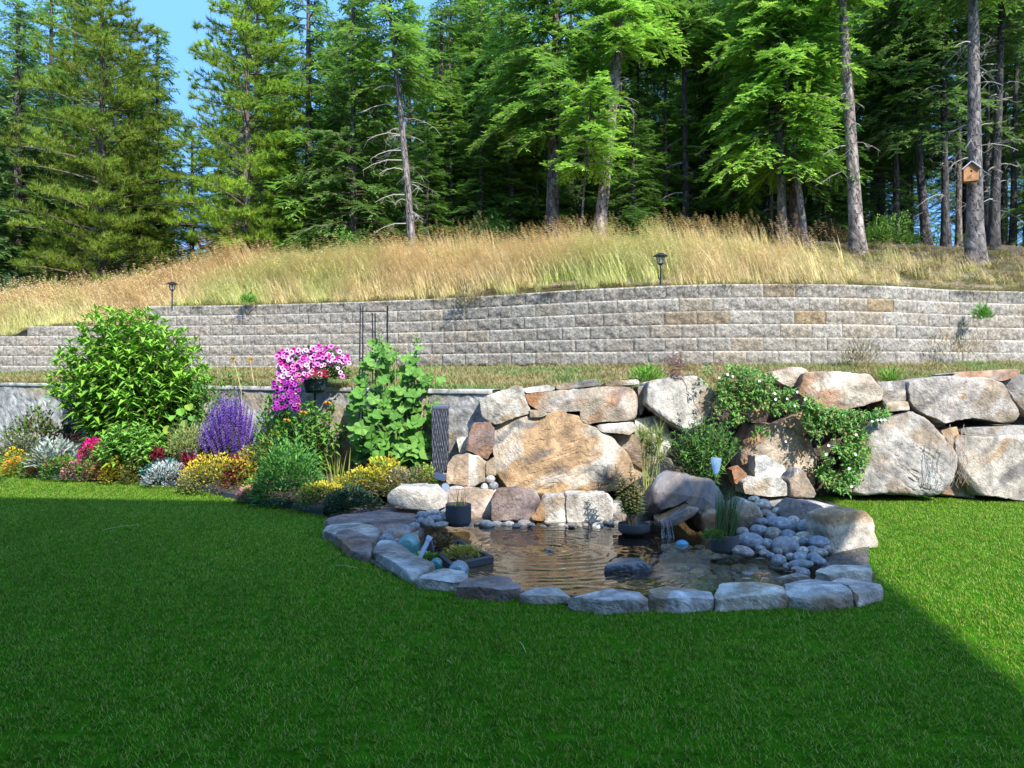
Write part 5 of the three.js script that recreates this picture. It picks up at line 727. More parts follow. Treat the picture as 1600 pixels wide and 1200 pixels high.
{
  const glass = (c) => new THREE.MeshPhysicalMaterial({ color: new THREE.Color(...c), roughness: 0.04, transmission: 0.8, thickness: 0, ior: 1.6, iridescence: 0.3, clearcoat: 0.6, side: THREE.DoubleSide });
  for (const [x, y, rad, d, c, l] of [[639, 851, 18, 5.85, [0.3, 0.62, 0.62], 'largest clear aqua glass globe beside the stepped stone'], [682, 881, 9.5, 5.4, [0.1, 0.5, 0.52], 'small teal glass globe in front of the pump pipe'], [717, 892, 16, 5.2, [0.55, 0.66, 0.7], 'clear bluish glass globe behind the smooth near stone']]) {
    const R = rad / FOCAL * d, t = thing('glass_globe', at(x, y, d), l, 'glass ball'); part('globe', new THREE.SphereGeometry(R, 40, 28), glass(c), t);
    const nub = new THREE.TorusGeometry(R * 0.16, R * 0.05, 8, 18); nub.rotateX(PI / 2); nub.translate(0, R * 0.985, 0); part('seal', nub, glass(c), t);
  }
  // water bell over the small fountain head
  const p = at(1066, 835, 6.35).setY(WATER_Y), t = thing('fountain_bubble', p, 'small glassy blue water bell under the waterfall spout', 'fountain'), g = new THREE.SphereGeometry(0.055, 28, 14, 0, TAU, 0, PI / 2); g.scale(1, 0.7, 1); part('water_bell', g, new THREE.MeshPhysicalMaterial({ color: new THREE.Color(0.12, 0.55, 0.9), roughness: 0.05, transmission: 0.7, thickness: 0, ior: 1.5, side: THREE.DoubleSide }), t);
}
// ---------------------------------------------------------------- growth on the boulder wall
{
  const d = 7.72, t = thing('green_perennial', at(1100, 762, d), 'tall leafy green perennial with greyish buds in front of the boulders', 'plant'), r = rng(73);
  const { F, S } = leafyStems({ seed: 74, n: 62, rx: 0.4, rz: 0.24, h: 0.68, hEdge: 0.6, leaves: 24, len: 0.1, wid: 0.02, cols: [[0.09, 0.22, 0.035], MG, LG, [0.05, 0.13, 0.03]], bare: 0.05, droop: 0.5, lift: 0.5 });
  for (let i = 0; i < 16; i++) { const x = r.r(1042, 1105), y = r.r(636, 700), p = at(x, y, d + r.r(-0.1, 0.15)).sub(t.position); S.path([v(p.x * 0.5, 0.2, 0), v(p.x * 0.8, p.y * 0.7, p.z), p], 0.004, 0.002, [0.10, 0.12, 0.05], 4); for (let k = 0; k < 26; k++) F.leaf(p.clone().add(v(r.n() * 0.035, -r() * 0.12, r.n() * 0.03)), v(r.n(), 0.5, r.n()).normalize(), v(0, 1, 0), 0.03, 0.016, jit(r.pick([[0.13, 0.13, 0.15], [0.09, 0.12, 0.08], [0.08, 0.13, 0.05]]), r), 0.2); }
  part('foliage', F.geo(), leafMat, t); part('stem', S.geo(), stemMat, t);
}
function trailing(name, outline, d, n, label, seed, whites) {
  const c = centre(outline), t = thing(name, at(c[0], c[1], d), label, 'plant'), r = rng(seed), F = new Faces(), S = new Faces(), xs = outline.map((p) => p[0]), ys = outline.map((p) => p[1]); let k = 0; const last = {};
  for (let i = 0; i < n * 8 && k < n; i++) {
    const x = r.r(Math.min(...xs), Math.max(...xs)), y = r.r(Math.min(...ys), Math.max(...ys)); if (!inside(outline, x, y) && edgeDist(outline, x, y) > 8 * r() * r()) continue;
    if (fbm(x * 0.045, y * 0.045, seed, 3) < -0.12) continue; k++;
    const p = at(x, y, d + r.r(-0.14, 0.12) + 0.12 * fbm(x * 0.03, y * 0.03, seed + 5, 2)).sub(t.position);
    for (let j = 0; j < 4; j++) F.leaf(p.clone().add(v(r.n() * 0.02, r.n() * 0.02, r.n() * 0.02)), v(r.n(), r.n() * 0.8 + 0.1, r.n() + 0.4).normalize(), v(0, 1, 0.3), r.r(0.035, 0.065), r.r(0.016, 0.026), jit(r.pick([[0.11, 0.28, 0.05], [0.13, 0.32, 0.05], [0.17, 0.36, 0.07], [0.07, 0.19, 0.04], [0.26, 0.24, 0.08]]), r), 0.3);
    if (r() < 0.2) S.rod(p, p.clone().add(v(r.n() * 0.1, r.n() * 0.1, 0.01)), 0.002, 0.002, [0.18, 0.14, 0.07], 3);
  }
  part('foliage', F.geo(), leafMat, t); part('runner', S.geo(), stemMat, t, undefined, 'stuff');
  const K = new Faces(); for (let i = 0; i < 9; i++) { const q = (j) => v(Math.cos(j / 9 * TAU) * 0.014, Math.sin(j / 9 * TAU) * 0.014, 0); K.tri(v(0, 0, -0.006), q(i), q(i + 1), [0.75, 0.75, 0.72]); } const g = K.geo();
  for (const [x, y] of whites) { const m = part('white_flower', g, petalMat, t); m.position.copy(at(x, y, d - 0.2).sub(t.position)); m.rotation.set(r.r(-0.6, 0), r.r(-0.4, 0.4), 0); m.scale.setScalar(r.r(0.8, 1.2)); }
}
trailing('trailing_plant', [[1085, 575], [1120, 578], [1150, 572], [1185, 582], [1210, 592], [1225, 610], [1262, 620], [1280, 645], [1262, 655], [1235, 640], [1210, 645], [1185, 632], [1165, 640], [1150, 665], [1120, 655], [1118, 610], [1100, 600]], 8.02, 1150, 'green trailing plant with white flowers spilling over the wall between two boulders', 301, [[1137, 585], [1145, 588], [1187, 595], [1211, 615], [1212, 624], [1230, 623], [1246, 612], [1258, 624], [1242, 634], [1228, 690], [1124, 590]]);
trailing('trailing_plant', [[1262, 625], [1290, 640], [1330, 645], [1358, 648], [1388, 640], [1386, 652], [1362, 665], [1356, 700], [1352, 730], [1340, 752], [1336, 772], [1315, 765], [1292, 760], [1278, 740], [1290, 715], [1278, 690], [1262, 668], [1250, 650]], 7.98, 1250, 'green trailing plant hanging left of the big round grey boulder', 302, [[1363, 658], [1372, 656], [1377, 656], [1383, 656], [1338, 679], [1295, 696], [1291, 710], [1337, 710], [1327, 732], [1331, 760], [1246, 613]]);
moundThing('seedling_weed', 1188, 690, 7.95, 30, 26, 'small weed in a crack of the tan boulder', 'weed', { hang: 1, n: 90, leaf: 0.05, wid: 0.018, rz: 0.06, cols: [MG, LG] });
{ // rosette weed at the lawn edge, right
  const t = thing('rosette_weed', onGround(1508, 774), 'pale green rosette weed at the foot of the boulders, right', 'weed'), r = rng(77);
  for (let i = 0; i < 9; i++) { const F = new Faces(), a = r.r(-0.2, PI + 0.2) - PI * 0.0, L = r.r(0.12, 0.2); F.leaf(v(0, 0.01, 0), v(Math.cos(a), r.r(0.3, 0.8), Math.sin(a) * 0.6).normalize(), v(0, 1, 0), L, 0.045, jit([0.14, 0.26, 0.08], r), 0.4); part('leaf', F.geo(), leafMat, t); }
}
{ // dead roots between the right boulders
  const t = thing('dry_roots', at(1497, 690, 7.75), 'tangle of dry brown roots hanging between two boulders at right', 'roots'), r = rng(78), F = new Faces();
  for (let i = 0; i < 13; i++) { const x = 1490 + r.r(-8, 16), p = [at(x + r.r(-10, 6), r.r(660, 690), 7.8).sub(t.position)]; for (let k = 1; k < 6; k++) p.push(at(x + r.r(-5, 9) + k, 690 + k * 14 + r.r(-6, 6), 7.74 + r.r(-0.04, 0.04)).sub(t.position)); part('root', (() => { const F = new Faces(); F.path(p, 0.003, 0.0015, jit([0.26, 0.18, 0.14], r), 4); return F.geo(); })(), stemMat, t); }
  if (0) part('root', F.geo(), stemMat, t);
}
{ // blue glass ornament among the leaves
  const t = thing('glass_ornament', at(1119, 728, 7.42), 'pale blue glass ornament among the leaves of the green perennial', 'ornament'), g = new THREE.LatheGeometry([[0, -0.09], [0.02, -0.08], [0.035, -0.04], [0.045, 0.02], [0.055, 0.06], [0.05, 0.085]].map(([x, y]) => new THREE.Vector2(x, y)), 24);
  part('body', g, new THREE.MeshPhysicalMaterial({ color: new THREE.Color(0.5, 0.68, 0.9), roughness: 0.08, transmission: 0.75, thickness: 0, ior: 1.5, side: THREE.DoubleSide }), t);
}
{ // rusty wire tangle
  const t = thing('wire_sculpture', at(1052, 595, 8.1), 'tangled rusty wire ornament on the white boulder', 'ornament'), r = rng(79);
  for (let w = 0; w < 5; w++) { const pts = []; for (let i = 0; i < 16; i++) { const s = i / 15; pts.push(v(r.n() * 0.11 + 0.02 * w - 0.03, 0.02 + s * 0.27 + r.n() * 0.08, r.n() * 0.07)); } part('wire', new THREE.TubeGeometry(new THREE.CatmullRomCurve3(pts), 110, 0.0032, 5), std({ color: new THREE.Color(0.13, 0.055, 0.04), roughness: 0.8 }), t); }
  const tail = [[1066, 592], [1072, 602], [1074, 612], [1082, 618], [1084, 628], [1090, 638], [1096, 650], [1098, 665]].map(([x, y], i) => at(x, y, 7.72 - 0.01 * i).sub(t.position)); part('trailing_wire', new THREE.TubeGeometry(new THREE.CatmullRomCurve3(tail), 60, 0.0045, 5), std({ color: new THREE.Color(0.12, 0.06, 0.05), roughness: 0.8 }), t);
}
// ---------------------------------------------------------------- path lights and birdhouse
function pathLight(x, yTop, yFoot, d, label) {
  const foot = at(x, yFoot, d), h = (yFoot - yTop) / FOCAL * d, t = thing('path_light', foot, label, 'garden lamp', 'path lights above the block wall'), k = h / 0.36;
  const F = new Faces(); F.rod(v(0, -0.1, 0), v(0, h * 0.55, 0), 0.012 * k, 0.012 * k, [0.015, 0.016, 0.018], 8); part('stake', F.geo(), blackMetal, t);
  const cap = new THREE.LatheGeometry([[0, 1.0], [0.025, 0.995], [0.06, 0.945], [0.1, 0.885], [0.1, 0.87], [0.03, 0.86]].map(([a, b]) => new THREE.Vector2(a * k, b * h)), 20); part('cap', cap, blackMetal, t);
  const gl = new THREE.CylinderGeometry(0.05 * k, 0.036 * k, h * 0.26, 16, 1, true); gl.translate(0, h * 0.74, 0); part('lamp_glass', gl, new THREE.MeshPhysicalMaterial({ color: new THREE.Color(0.75, 0.8, 0.85), roughness: 0.05, transmission: 0.85, thickness: 0, side: THREE.DoubleSide }), t);
  for (let i = 0; i < 6; i++) { const a = i / 6 * TAU, G = new Faces(); G.rod(v(Math.cos(a) * 0.04 * k, h * 0.6, Math.sin(a) * 0.04 * k), v(Math.cos(a) * 0.056 * k, h * 0.875, Math.sin(a) * 0.056 * k), 0.005 * k, 0.005 * k, [0.015, 0.016, 0.018], 5); part('cage_bar', G.geo(), blackMetal, t); }
  const bs = new THREE.CylinderGeometry(0.042 * k, 0.02 * k, h * 0.06, 16); bs.translate(0, h * 0.58, 0); part('base', bs, blackMetal, t);
}
pathLight(1032, 395, 438, 11.45, 'black garden path light above the middle of the block wall');
pathLight(269, 440, 472, 14.7, 'black garden path light above the tall shrub');
// ---------------------------------------------------------------- conifers
function trunkGeo(o) {
  const { H, r0, r1 = r0 * 0.25, lean = [0, 0], bend = 0, seed, col, col2 } = o, nr = 46, na = 16, p = [], c = [], uv = [], I = [];
  for (let j = 0; j <= nr; j++) {
    const s = j / nr, y = s * H - 0.25, flare = 1 + 0.55 * Math.exp(-Math.max(0, y) * 2.2), rad = lerp(r0, r1, s) * flare, cx = lean[0] * y + bend * Math.sin(s * 5 + seed) * 0.12, cz = lean[1] * y;
    for (let i = 0; i <= na; i++) { const a = i / na * TAU, k = rad * (1 + 0.10 * fbm(Math.cos(a) * 3 + seed, y * 2.2, Math.sin(a) * 3, 3)); p.push(cx + Math.cos(a) * k, y, cz + Math.sin(a) * k); uv.push(i / na * Math.max(1, Math.round(r0 * 8)) , y * 0.6); const n = fbm(Math.cos(a) * 4 + seed * 3, y * 1.8, Math.sin(a) * 4, 4), q = mul(mixc(col, col2, smooth(-0.2, 0.35, n)), 0.85 + 0.5 * Math.max(0, fbm(Math.cos(a) * 9, y * 3.5, Math.sin(a) * 9 + seed, 2) + 0.2)); c.push(q[0], q[1], q[2]); }
  }
  for (let j = 0; j < nr; j++) for (let i = 0; i < na; i++) { const a = j * (na + 1) + i, b = a + na + 1; I.push(a, b, b + 1, a, b + 1, a + 1); }
  const g = new THREE.BufferGeometry(); g.setAttribute('position', new THREE.Float32BufferAttribute(p, 3)); g.setAttribute('color', new THREE.Float32BufferAttribute(c, 3)); g.setAttribute('uv', new THREE.Float32BufferAttribute(uv, 2)); g.setIndex(I); g.computeVertexNormals(); return g;
}
const FIR = [[0.16, 0.30, 0.04], [0.125, 0.255, 0.038], [0.19, 0.34, 0.046]], SPRUCE = [[0.12, 0.22, 0.052], [0.10, 0.19, 0.045], [0.14, 0.25, 0.055]], PINE = [[0.27, 0.40, 0.04], [0.22, 0.35, 0.04], [0.32, 0.44, 0.055]], BRIGHT = [[0.23, 0.42, 0.045], [0.18, 0.36, 0.04], [0.28, 0.48, 0.065]];
function crownFaces(o) {
  const { H, h0, R, seed, nb, style = 'fir', cols, droop = 0.35, lean = [0, 0], shape = (t) => Math.pow(1 - t, 0.5) * Math.min(1, 0.55 + t * 3), dense = 1, side, nl = 0.75 } = o, r = rng(seed), F = new Faces(), B = new Faces();
  const needle = (p, d, up, len, wid, c) => { const s = v().crossVectors(d, up).normalize().multiplyScalar(wid / 2), m = p.clone().addScaledVector(d, len * 0.4); F.tri(p, m.clone().add(s), p.clone().addScaledVector(d, len), c); F.tri(p, p.clone().addScaledVector(d, len * 0.92), m.clone().sub(s), c); };
  for (let b = 0; b < nb; b++) {
    const t = (b + r() * 0.9) / nb, y = lerp(h0, H - 0.2, Math.pow(t, 1.08)), a = side && r() < side[1] ? side[0] + r.r(-0.9, 0.9) : b * 2.399 + r.r(-1, 1), L = R * shape(t) * r.r(0.45, 1.2) + 0.15;
    const o0 = v(lean[0] * y, y, lean[1] * y), d = v(Math.cos(a), 0, Math.sin(a)), rise = style === 'pine' ? 0.35 : lerp(0.05, 0.5, t), dr = style === 'pine' ? 0.12 : droop * lerp(1.2, 0.5, t), tone = r.r(0.72, 1.25);
    const pt = (s) => o0.clone().addScaledVector(d, L * s).add(v(0, L * (rise * s - (dr + rise * 0.35) * s * s), 0));
    B.path([0, 0.35, 0.7, 1].map(pt), 0.012 + L * 0.008, 0.004, [0.10, 0.075, 0.055], 3);
    if (style === 'pine') {
      const nsub = Math.max(3, Math.round(L * 5 * dense));
      for (let k = 0; k < nsub; k++) {
        const s = lerp(0.25, 1, (k + 0.6) / nsub), q = pt(s), sa = (k % 2 ? 1 : -1) * r.r(0.4, 1.1), sd = v(Math.cos(a + sa), r.r(0.1, 0.5), Math.sin(a + sa)).normalize(), sl = k === nsub - 1 ? 0.01 : L * 0.28 * (1.15 - s) + 0.12;
        for (let m = 0; m < 3; m++) { const e = q.clone().addScaledVector(sd, sl * (0.35 + m * 0.33)), c0 = mul(jit(r.pick(cols), r, 0.16), tone); for (let n = 0; n < 24; n++) { const w = sd.clone().multiplyScalar(0.55).add(v(r.n(), r.n() * 0.9 + 0.2, r.n())).normalize(), q2 = e.clone().addScaledVector(sd, r.r(-0.06, 0.06)), sw = v(-w.z, r.n() * 0.5, w.x).normalize().multiplyScalar(0.011); F.tri(q2.clone().add(sw), q2.clone().sub(sw), q2.clone().addScaledVector(w, r.r(0.10, 0.19)), mul(c0, r.r(0.8, 1.2))); } }
      }
    } else {
      const steps = Math.max(4, Math.round(L / 0.15 * dense));
      for (let k = 0; k < steps; k++) {
        const s = lerp(0.12, 1, (k + 0.5) / steps), q = pt(s), tw = L * 0.36 * (1.05 - s) + 0.15;
        for (const sg of [-1, 1]) {
          if (r() < 0.12) continue;
          const sa = a + sg * r.r(0.5, 1.15), sd = v(Math.cos(sa), r.r(-0.6, 0.4) - droop * 0.45, Math.sin(sa)).normalize(), c0 = mul(jit(r.pick(cols), r, 0.18), tone), n = Math.max(2, Math.round(tw / 0.085 / nl));
          for (let m = 0; m < n; m++) { const e = q.clone().addScaledVector(sd, tw * m / n).add(v(0, -0.05 * (m / n) ** 2, 0)); for (const g of [-1, 1]) { const w = sd.clone().add(v(-sd.z * g * 0.75, r.r(-0.35, 0.25), sd.x * g * 0.75)).normalize(); needle(e, w, v(r.n() * 0.5, 1, r.n() * 0.5), r.r(0.13, 0.22) * nl, 0.065 * nl, m > n - 2 ? mul(c0, 1.25) : c0); } }
        }
      }
    }
  }
  return { F, B };
}
function deadTwigs(H, h0, seed, n, lean, len = 0.8) { const r = rng(seed), B = new Faces(), c = [0.26, 0.23, 0.2]; for (let i = 0; i < n; i++) { const y = r.r(h0, H), a = r() * TAU, L = len * r.r(0.3, 1.2), o = v(lean[0] * y, y, lean[1] * y), pt = (s) => o.clone().add(v(Math.cos(a) * L * s, L * (0.1 * s - 0.45 * s * s), Math.sin(a) * L * s)); B.path([0, 0.4, 0.75, 1].map(pt), 0.014, 0.004, c, 3); for (let k = 0; k < 6; k++) { const s = r.r(0.3, 1), q = pt(s), e = q.clone().add(v(r.n() * 0.22, -r() * 0.28 + 0.03, r.n() * 0.22)); B.rod(q, e, 0.005, 0.002, c, 3); } } return B; }
function makeTree(name, pos, label, o, group) {
  const t = thing(name, pos, label, 'tree', group), lean = o.lean || [0, 0];
  part('trunk', trunkGeo({ H: o.H, r0: o.r0, seed: o.seed, lean, bend: o.bend ?? 0, col: o.bark || [0.13, 0.10, 0.085], col2: o.bark2 || [0.22, 0.18, 0.15] }), barkMat, t);
  const { F, B } = crownFaces({ ...o, lean }); part('crown', F.geo(), needleMat, t); part('branch', B.geo(), stemMat, t);
  if (o.dead) part('dead_branch', deadTwigs(o.dead[1], o.dead[0], o.seed + 5, o.dead[2], lean, o.dead[3]).geo(), stemMat, t, undefined, 'stuff');
  return t;
}
const treeAt = (x, d) => { const X = (x - 800) / FOCAL * d; return v(X, hillY(X, d) - 0.05, -d); };
// the trees at the edge of the wood, one by one
const fullShape = (t) => Math.pow(1 - t, 0.6) * Math.min(1, 0.75 + t * 2);
makeTree('pine_tree', treeAt(386, 20.6), 'bushy yellow green young pine against the sky gap, left of centre', { seed: 1, H: 9.6, h0: 0.5, R: 2.06, r0: 0.13, nb: 230, style: 'pine', cols: PINE, shape: (t) => Math.pow(1 - t, 0.45) * Math.min(1, 0.6 + t * 2), bark: [0.2, 0.15, 0.12], bark2: [0.32, 0.26, 0.22] });
makeTree('pine_tree', treeAt(160, 20.8), 'bushy olive green pine near the left edge', { seed: 2, H: 9.8, h0: 0.5, R: 2.6, r0: 0.14, nb: 240, style: 'pine', shape: (t) => Math.pow(1 - t, 0.45) * Math.min(1, 0.6 + t * 2), cols: [[0.23, 0.31, 0.04], [0.19, 0.27, 0.036], [0.26, 0.34, 0.05]] });
makeTree('spruce_tree', treeAt(28, 21.5), 'dark spruce at the left edge of the wood', { seed: 3, H: 9.8, h0: 0.4, R: 2.60, r0: 0.16, nb: 130, cols: SPRUCE, shape: fullShape });
makeTree('spruce_tree', treeAt(246, 23.5), 'dark pointed spruce left of the sky gap', { seed: 4, H: 9.4, h0: 0.4, R: 1.9, r0: 0.12, nb: 130, cols: SPRUCE, shape: fullShape, droop: 0.3 });
makeTree('fir_tree', treeAt(482, 21.2), 'green fir with drooping boughs right of the bushy pine', { seed: 5, H: 9.8, h0: 0.35, R: 2.24, r0: 0.14, nb: 150, cols: FIR, shape: fullShape });
makeTree('fir_tree', treeAt(552, 20.4), 'low full fir left of the thin bare trunk', { seed: 6, H: 7.8, h0: 0.3, R: 2.01, r0: 0.12, nb: 140, cols: [[0.12, 0.22, 0.04], [0.10, 0.19, 0.035]], shape: fullShape });
makeTree('fir_tree', treeAt(641, 19.4), 'tall fir with thin grey trunk and dead lower branches', { seed: 7, H: 9.8, h0: 4.6, R: 1.77, r0: 0.105, nb: 80, lean: [-0.072, 0], cols: FIR, bark: [0.24, 0.20, 0.18], bark2: [0.36, 0.31, 0.28], dead: [0.7, 4.6, 34, 0.9], bend: 0.6 });
makeTree('fir_tree', treeAt(862, 19.6), 'fir with thick dark furrowed trunk, left of the leaning trunk', { seed: 8, H: 9.8, h0: 2.9, R: 2.4, r0: 0.175, nb: 150, lean: [0.02, 0], cols: FIR, droop: 0.45, side: [PI * 0.85, 0.4], bark: [0.15, 0.12, 0.10], bark2: [0.27, 0.22, 0.19] });
makeTree('fir_tree', treeAt(934, 18.9), 'fir with leaning pinkish brown trunk', { seed: 9, H: 9.8, h0: 5.0, R: 1.7, r0: 0.165, nb: 90, lean: [0.108, 0], cols: BRIGHT, nl: 0.6, dense: 1.4, droop: 0.4, bark: [0.30, 0.21, 0.17], bark2: [0.42, 0.34, 0.29], dead: [2.6, 5, 16, 0.7] });
makeTree('fir_tree', treeAt(905, 18.0), 'young bright green fir bough tree between the two thick trunks', { seed: 10, H: 4.2, h0: 2.0, R: 1.15, r0: 0.03, nb: 34, lean: [0.08, 0], cols: BRIGHT, nl: 0.6, dense: 1.4, droop: 0.25, shape: (t) => 1 - 0.4 * t });
makeTree('fir_tree', treeAt(1072, 21.2), 'tall straight dark trunk fir right of the leaning trunk', { seed: 11, H: 9.8, h0: 5.8, R: 2.12, r0: 0.11, nb: 80, cols: FIR, bark: [0.07, 0.06, 0.055], bark2: [0.12, 0.10, 0.09], lean: [-0.01, 0], dead: [1.5, 5.5, 14, 0.7] });
makeTree('fir_tree', treeAt(1222, 18.9), 'bright green fir with low hanging boughs, right of centre', { seed: 12, H: 9.8, h0: 2.0, R: 2.45, r0: 0.12, nb: 210, cols: BRIGHT, nl: 0.6, dense: 1.4, droop: 0.5, lean: [-0.01, 0], shape: (t) => Math.pow(1 - t, 0.7) * Math.min(1, 0.7 + t * 1.5), bark: [0.2, 0.15, 0.12] });
makeTree('fir_tree', treeAt(1240, 19.8), 'fir with reddish brown trunk behind the bright green boughs', { seed: 13, H: 9.8, h0: 4, R: 2.24, r0: 0.13, nb: 90, cols: FIR, bark: [0.16, 0.085, 0.06], bark2: [0.24, 0.14, 0.10] });
makeTree('fir_tree', treeAt(1259, 18.7), 'slim grey trunk leaning left under the bright green boughs', { seed: 14, H: 9.0, h0: 3.5, R: 1.77, r0: 0.085, nb: 60, cols: BRIGHT, nl: 0.6, dense: 1.4, lean: [-0.12, 0], bark: [0.24, 0.19, 0.17], bark2: [0.36, 0.31, 0.28] });
makeTree('fir_tree', treeAt(1341, 17.6), 'tall fir with thick tan trunk and scarred bark, right', { seed: 15, H: 10.2, h0: 6.1, R: 1.4, r0: 0.165, nb: 90, cols: BRIGHT, nl: 0.6, dense: 1.4, droop: 0.45, lean: [-0.062, 0], bark: [0.27, 0.21, 0.18], bark2: [0.40, 0.34, 0.29], dead: [2, 4.4, 10, 0.6] });
makeTree('fir_tree', treeAt(1524, 16.4), 'thick grey trunk carrying a wooden birdhouse', { seed: 16, H: 10.2, h0: 6.0, R: 1.7, r0: 0.18, nb: 80, cols: FIR, lean: [-0.008, 0], bark: [0.20, 0.17, 0.155], bark2: [0.31, 0.27, 0.25], dead: [2, 5.5, 18, 0.8] });
makeTree('fir_tree', treeAt(1400, 21), 'slim brown trunk right of the tan trunk', { seed: 17, H: 9.8, h0: 3.3, R: 2.01, r0: 0.10, nb: 80, cols: FIR, bark: [0.15, 0.11, 0.09], bark2: [0.24, 0.18, 0.15], dead: [1, 3.4, 12, 0.7] });
makeTree('fir_tree', treeAt(1449, 20.2), 'dark trunk leaning left, between slim trunks at right', { seed: 18, H: 9.8, h0: 3.0, R: 2.24, r0: 0.12, nb: 100, cols: SPRUCE, droop: 0.5, lean: [-0.09, 0], bark: [0.09, 0.08, 0.075], bark2: [0.15, 0.13, 0.12] });
makeTree('fir_tree', treeAt(1478, 19.4), 'dark thin trunk left of the birdhouse tree', { seed: 19, H: 9.8, h0: 5, R: 1.77, r0: 0.105, nb: 60, cols: SPRUCE, lean: [-0.015, 0], bark: [0.08, 0.07, 0.065], bark2: [0.13, 0.11, 0.10], dead: [1, 5, 22, 0.8] });
makeTree('fir_tree', treeAt(1498, 20.6), 'pale thin trunk close left of the birdhouse tree', { seed: 20, H: 9.8, h0: 5.6, R: 1.53, r0: 0.085, nb: 50, cols: SPRUCE, bark: [0.22, 0.17, 0.14], bark2: [0.3, 0.25, 0.21] });
makeTree('fir_tree', treeAt(1552, 18.8), 'dark trunk with dead twigs right of the birdhouse tree', { seed: 21, H: 9.8, h0: 5.4, R: 1.89, r0: 0.13, nb: 70, cols: SPRUCE, lean: [0.035, 0], bark: [0.08, 0.07, 0.065], bark2: [0.13, 0.11, 0.1], dead: [1, 5.5, 30, 0.9] });
makeTree('fir_tree', treeAt(1582, 20.5), 'thin dark trunk near the right edge', { seed: 22, H: 9.8, h0: 5.6, R: 1.65, r0: 0.09, nb: 60, cols: SPRUCE, lean: [0.02, 0], bark: [0.09, 0.075, 0.07], bark2: [0.14, 0.12, 0.1], dead: [1, 5.5, 16, 0.8] });
makeTree('fir_tree', treeAt(1130, 21.6), 'thin pale trunk left of the bright green boughs', { seed: 23, H: 9.8, h0: 3.2, R: 1.65, r0: 0.07, nb: 70, cols: FIR, lean: [0.03, 0], bark: [0.26, 0.22, 0.19], bark2: [0.36, 0.31, 0.27] });
makeTree('fir_tree', treeAt(1022, 22.5), 'thin trunk between the leaning and the straight dark trunk', { seed: 24, H: 9.8, h0: 6, R: 1.77, r0: 0.075, nb: 60, cols: FIR, bark: [0.2, 0.15, 0.12], bark2: [0.3, 0.24, 0.2] });
makeTree('fir_tree', treeAt(1172, 22.3), 'short brown trunk in the shade behind the hanging boughs', { seed: 25, H: 9.8, h0: 3, R: 2.01, r0: 0.10, nb: 80, cols: SPRUCE, bark: [0.13, 0.09, 0.07], bark2: [0.2, 0.15, 0.12] });
makeTree('fir_tree', treeAt(1000, 23), 'slim pale trunk well behind the leaning trunk', { seed: 60, H: 10.5, h0: 5.2, R: 1.3, r0: 0.060, nb: 55, lean: [-0.01, 0], cols: FIR, dense: 0.9, bark: [0.20, 0.16, 0.13], bark2: [0.33, 0.27, 0.23], dead: [1, 5, 9, 0.6] });
makeTree('fir_tree', treeAt(1101, 23.4), 'slim tan trunk left of the hanging boughs', { seed: 61, H: 10.5, h0: 5.4, R: 1.3, r0: 0.068, nb: 55, lean: [0.012, 0], cols: FIR, dense: 0.9, bark: [0.20, 0.16, 0.13], bark2: [0.33, 0.27, 0.23], dead: [1, 5, 9, 0.6] });
makeTree('fir_tree', treeAt(1206, 21.8), 'slim tan trunk just left under the hanging boughs', { seed: 62, H: 10.5, h0: 5.6, R: 1.3, r0: 0.076, nb: 55, lean: [-0.02, 0], cols: FIR, dense: 0.9, bark: [0.20, 0.16, 0.13], bark2: [0.33, 0.27, 0.23], dead: [1, 5, 9, 0.6] });
makeTree('fir_tree', treeAt(1292, 22.4), 'slim grey tan trunk between hanging boughs and tan trunk', { seed: 63, H: 10.5, h0: 5.8, R: 1.3, r0: 0.084, nb: 55, lean: [-0.01, 0], cols: FIR, dense: 0.9, bark: [0.20, 0.16, 0.13], bark2: [0.33, 0.27, 0.23], dead: [1, 5, 9, 0.6] });
makeTree('fir_tree', treeAt(1316, 24), 'very thin trunk close left of the thick tan trunk', { seed: 64, H: 10.5, h0: 5.2, R: 1.3, r0: 0.060, nb: 55, lean: [0.0, 0], cols: FIR, dense: 0.9, bark: [0.20, 0.16, 0.13], bark2: [0.33, 0.27, 0.23], dead: [1, 5, 9, 0.6] });
makeTree('fir_tree', treeAt(1374, 23.2), 'very thin pale trunk close right of the thick tan trunk', { seed: 65, H: 10.5, h0: 5.4, R: 1.3, r0: 0.068, nb: 55, lean: [-0.015, 0], cols: FIR, dense: 0.9, bark: [0.20, 0.16, 0.13], bark2: [0.33, 0.27, 0.23], dead: [1, 5, 9, 0.6] });
makeTree('fir_tree', treeAt(1424, 22.6), 'thin pale trunk between slim brown and dark leaning trunks', { seed: 66, H: 10.5, h0: 5.6, R: 1.3, r0: 0.076, nb: 55, lean: [-0.02, 0], cols: FIR, dense: 0.9, bark: [0.20, 0.16, 0.13], bark2: [0.33, 0.27, 0.23], dead: [1, 5, 9, 0.6] });
makeTree('fir_tree', treeAt(1540, 21.6), 'thin pale trunk close right of the birdhouse tree', { seed: 67, H: 10.5, h0: 5.8, R: 1.3, r0: 0.084, nb: 55, lean: [0.015, 0], cols: FIR, dense: 0.9, bark: [0.20, 0.16, 0.13], bark2: [0.33, 0.27, 0.23], dead: [1, 5, 9, 0.6] });
makeTree('fir_tree', treeAt(1568, 22.5), 'thin greyish trunk between two dark trunks at right', { seed: 68, H: 10.5, h0: 5.2, R: 1.3, r0: 0.060, nb: 55, lean: [0.01, 0], cols: FIR, dense: 0.9, bark: [0.20, 0.16, 0.13], bark2: [0.33, 0.27, 0.23], dead: [1, 5, 9, 0.6] });
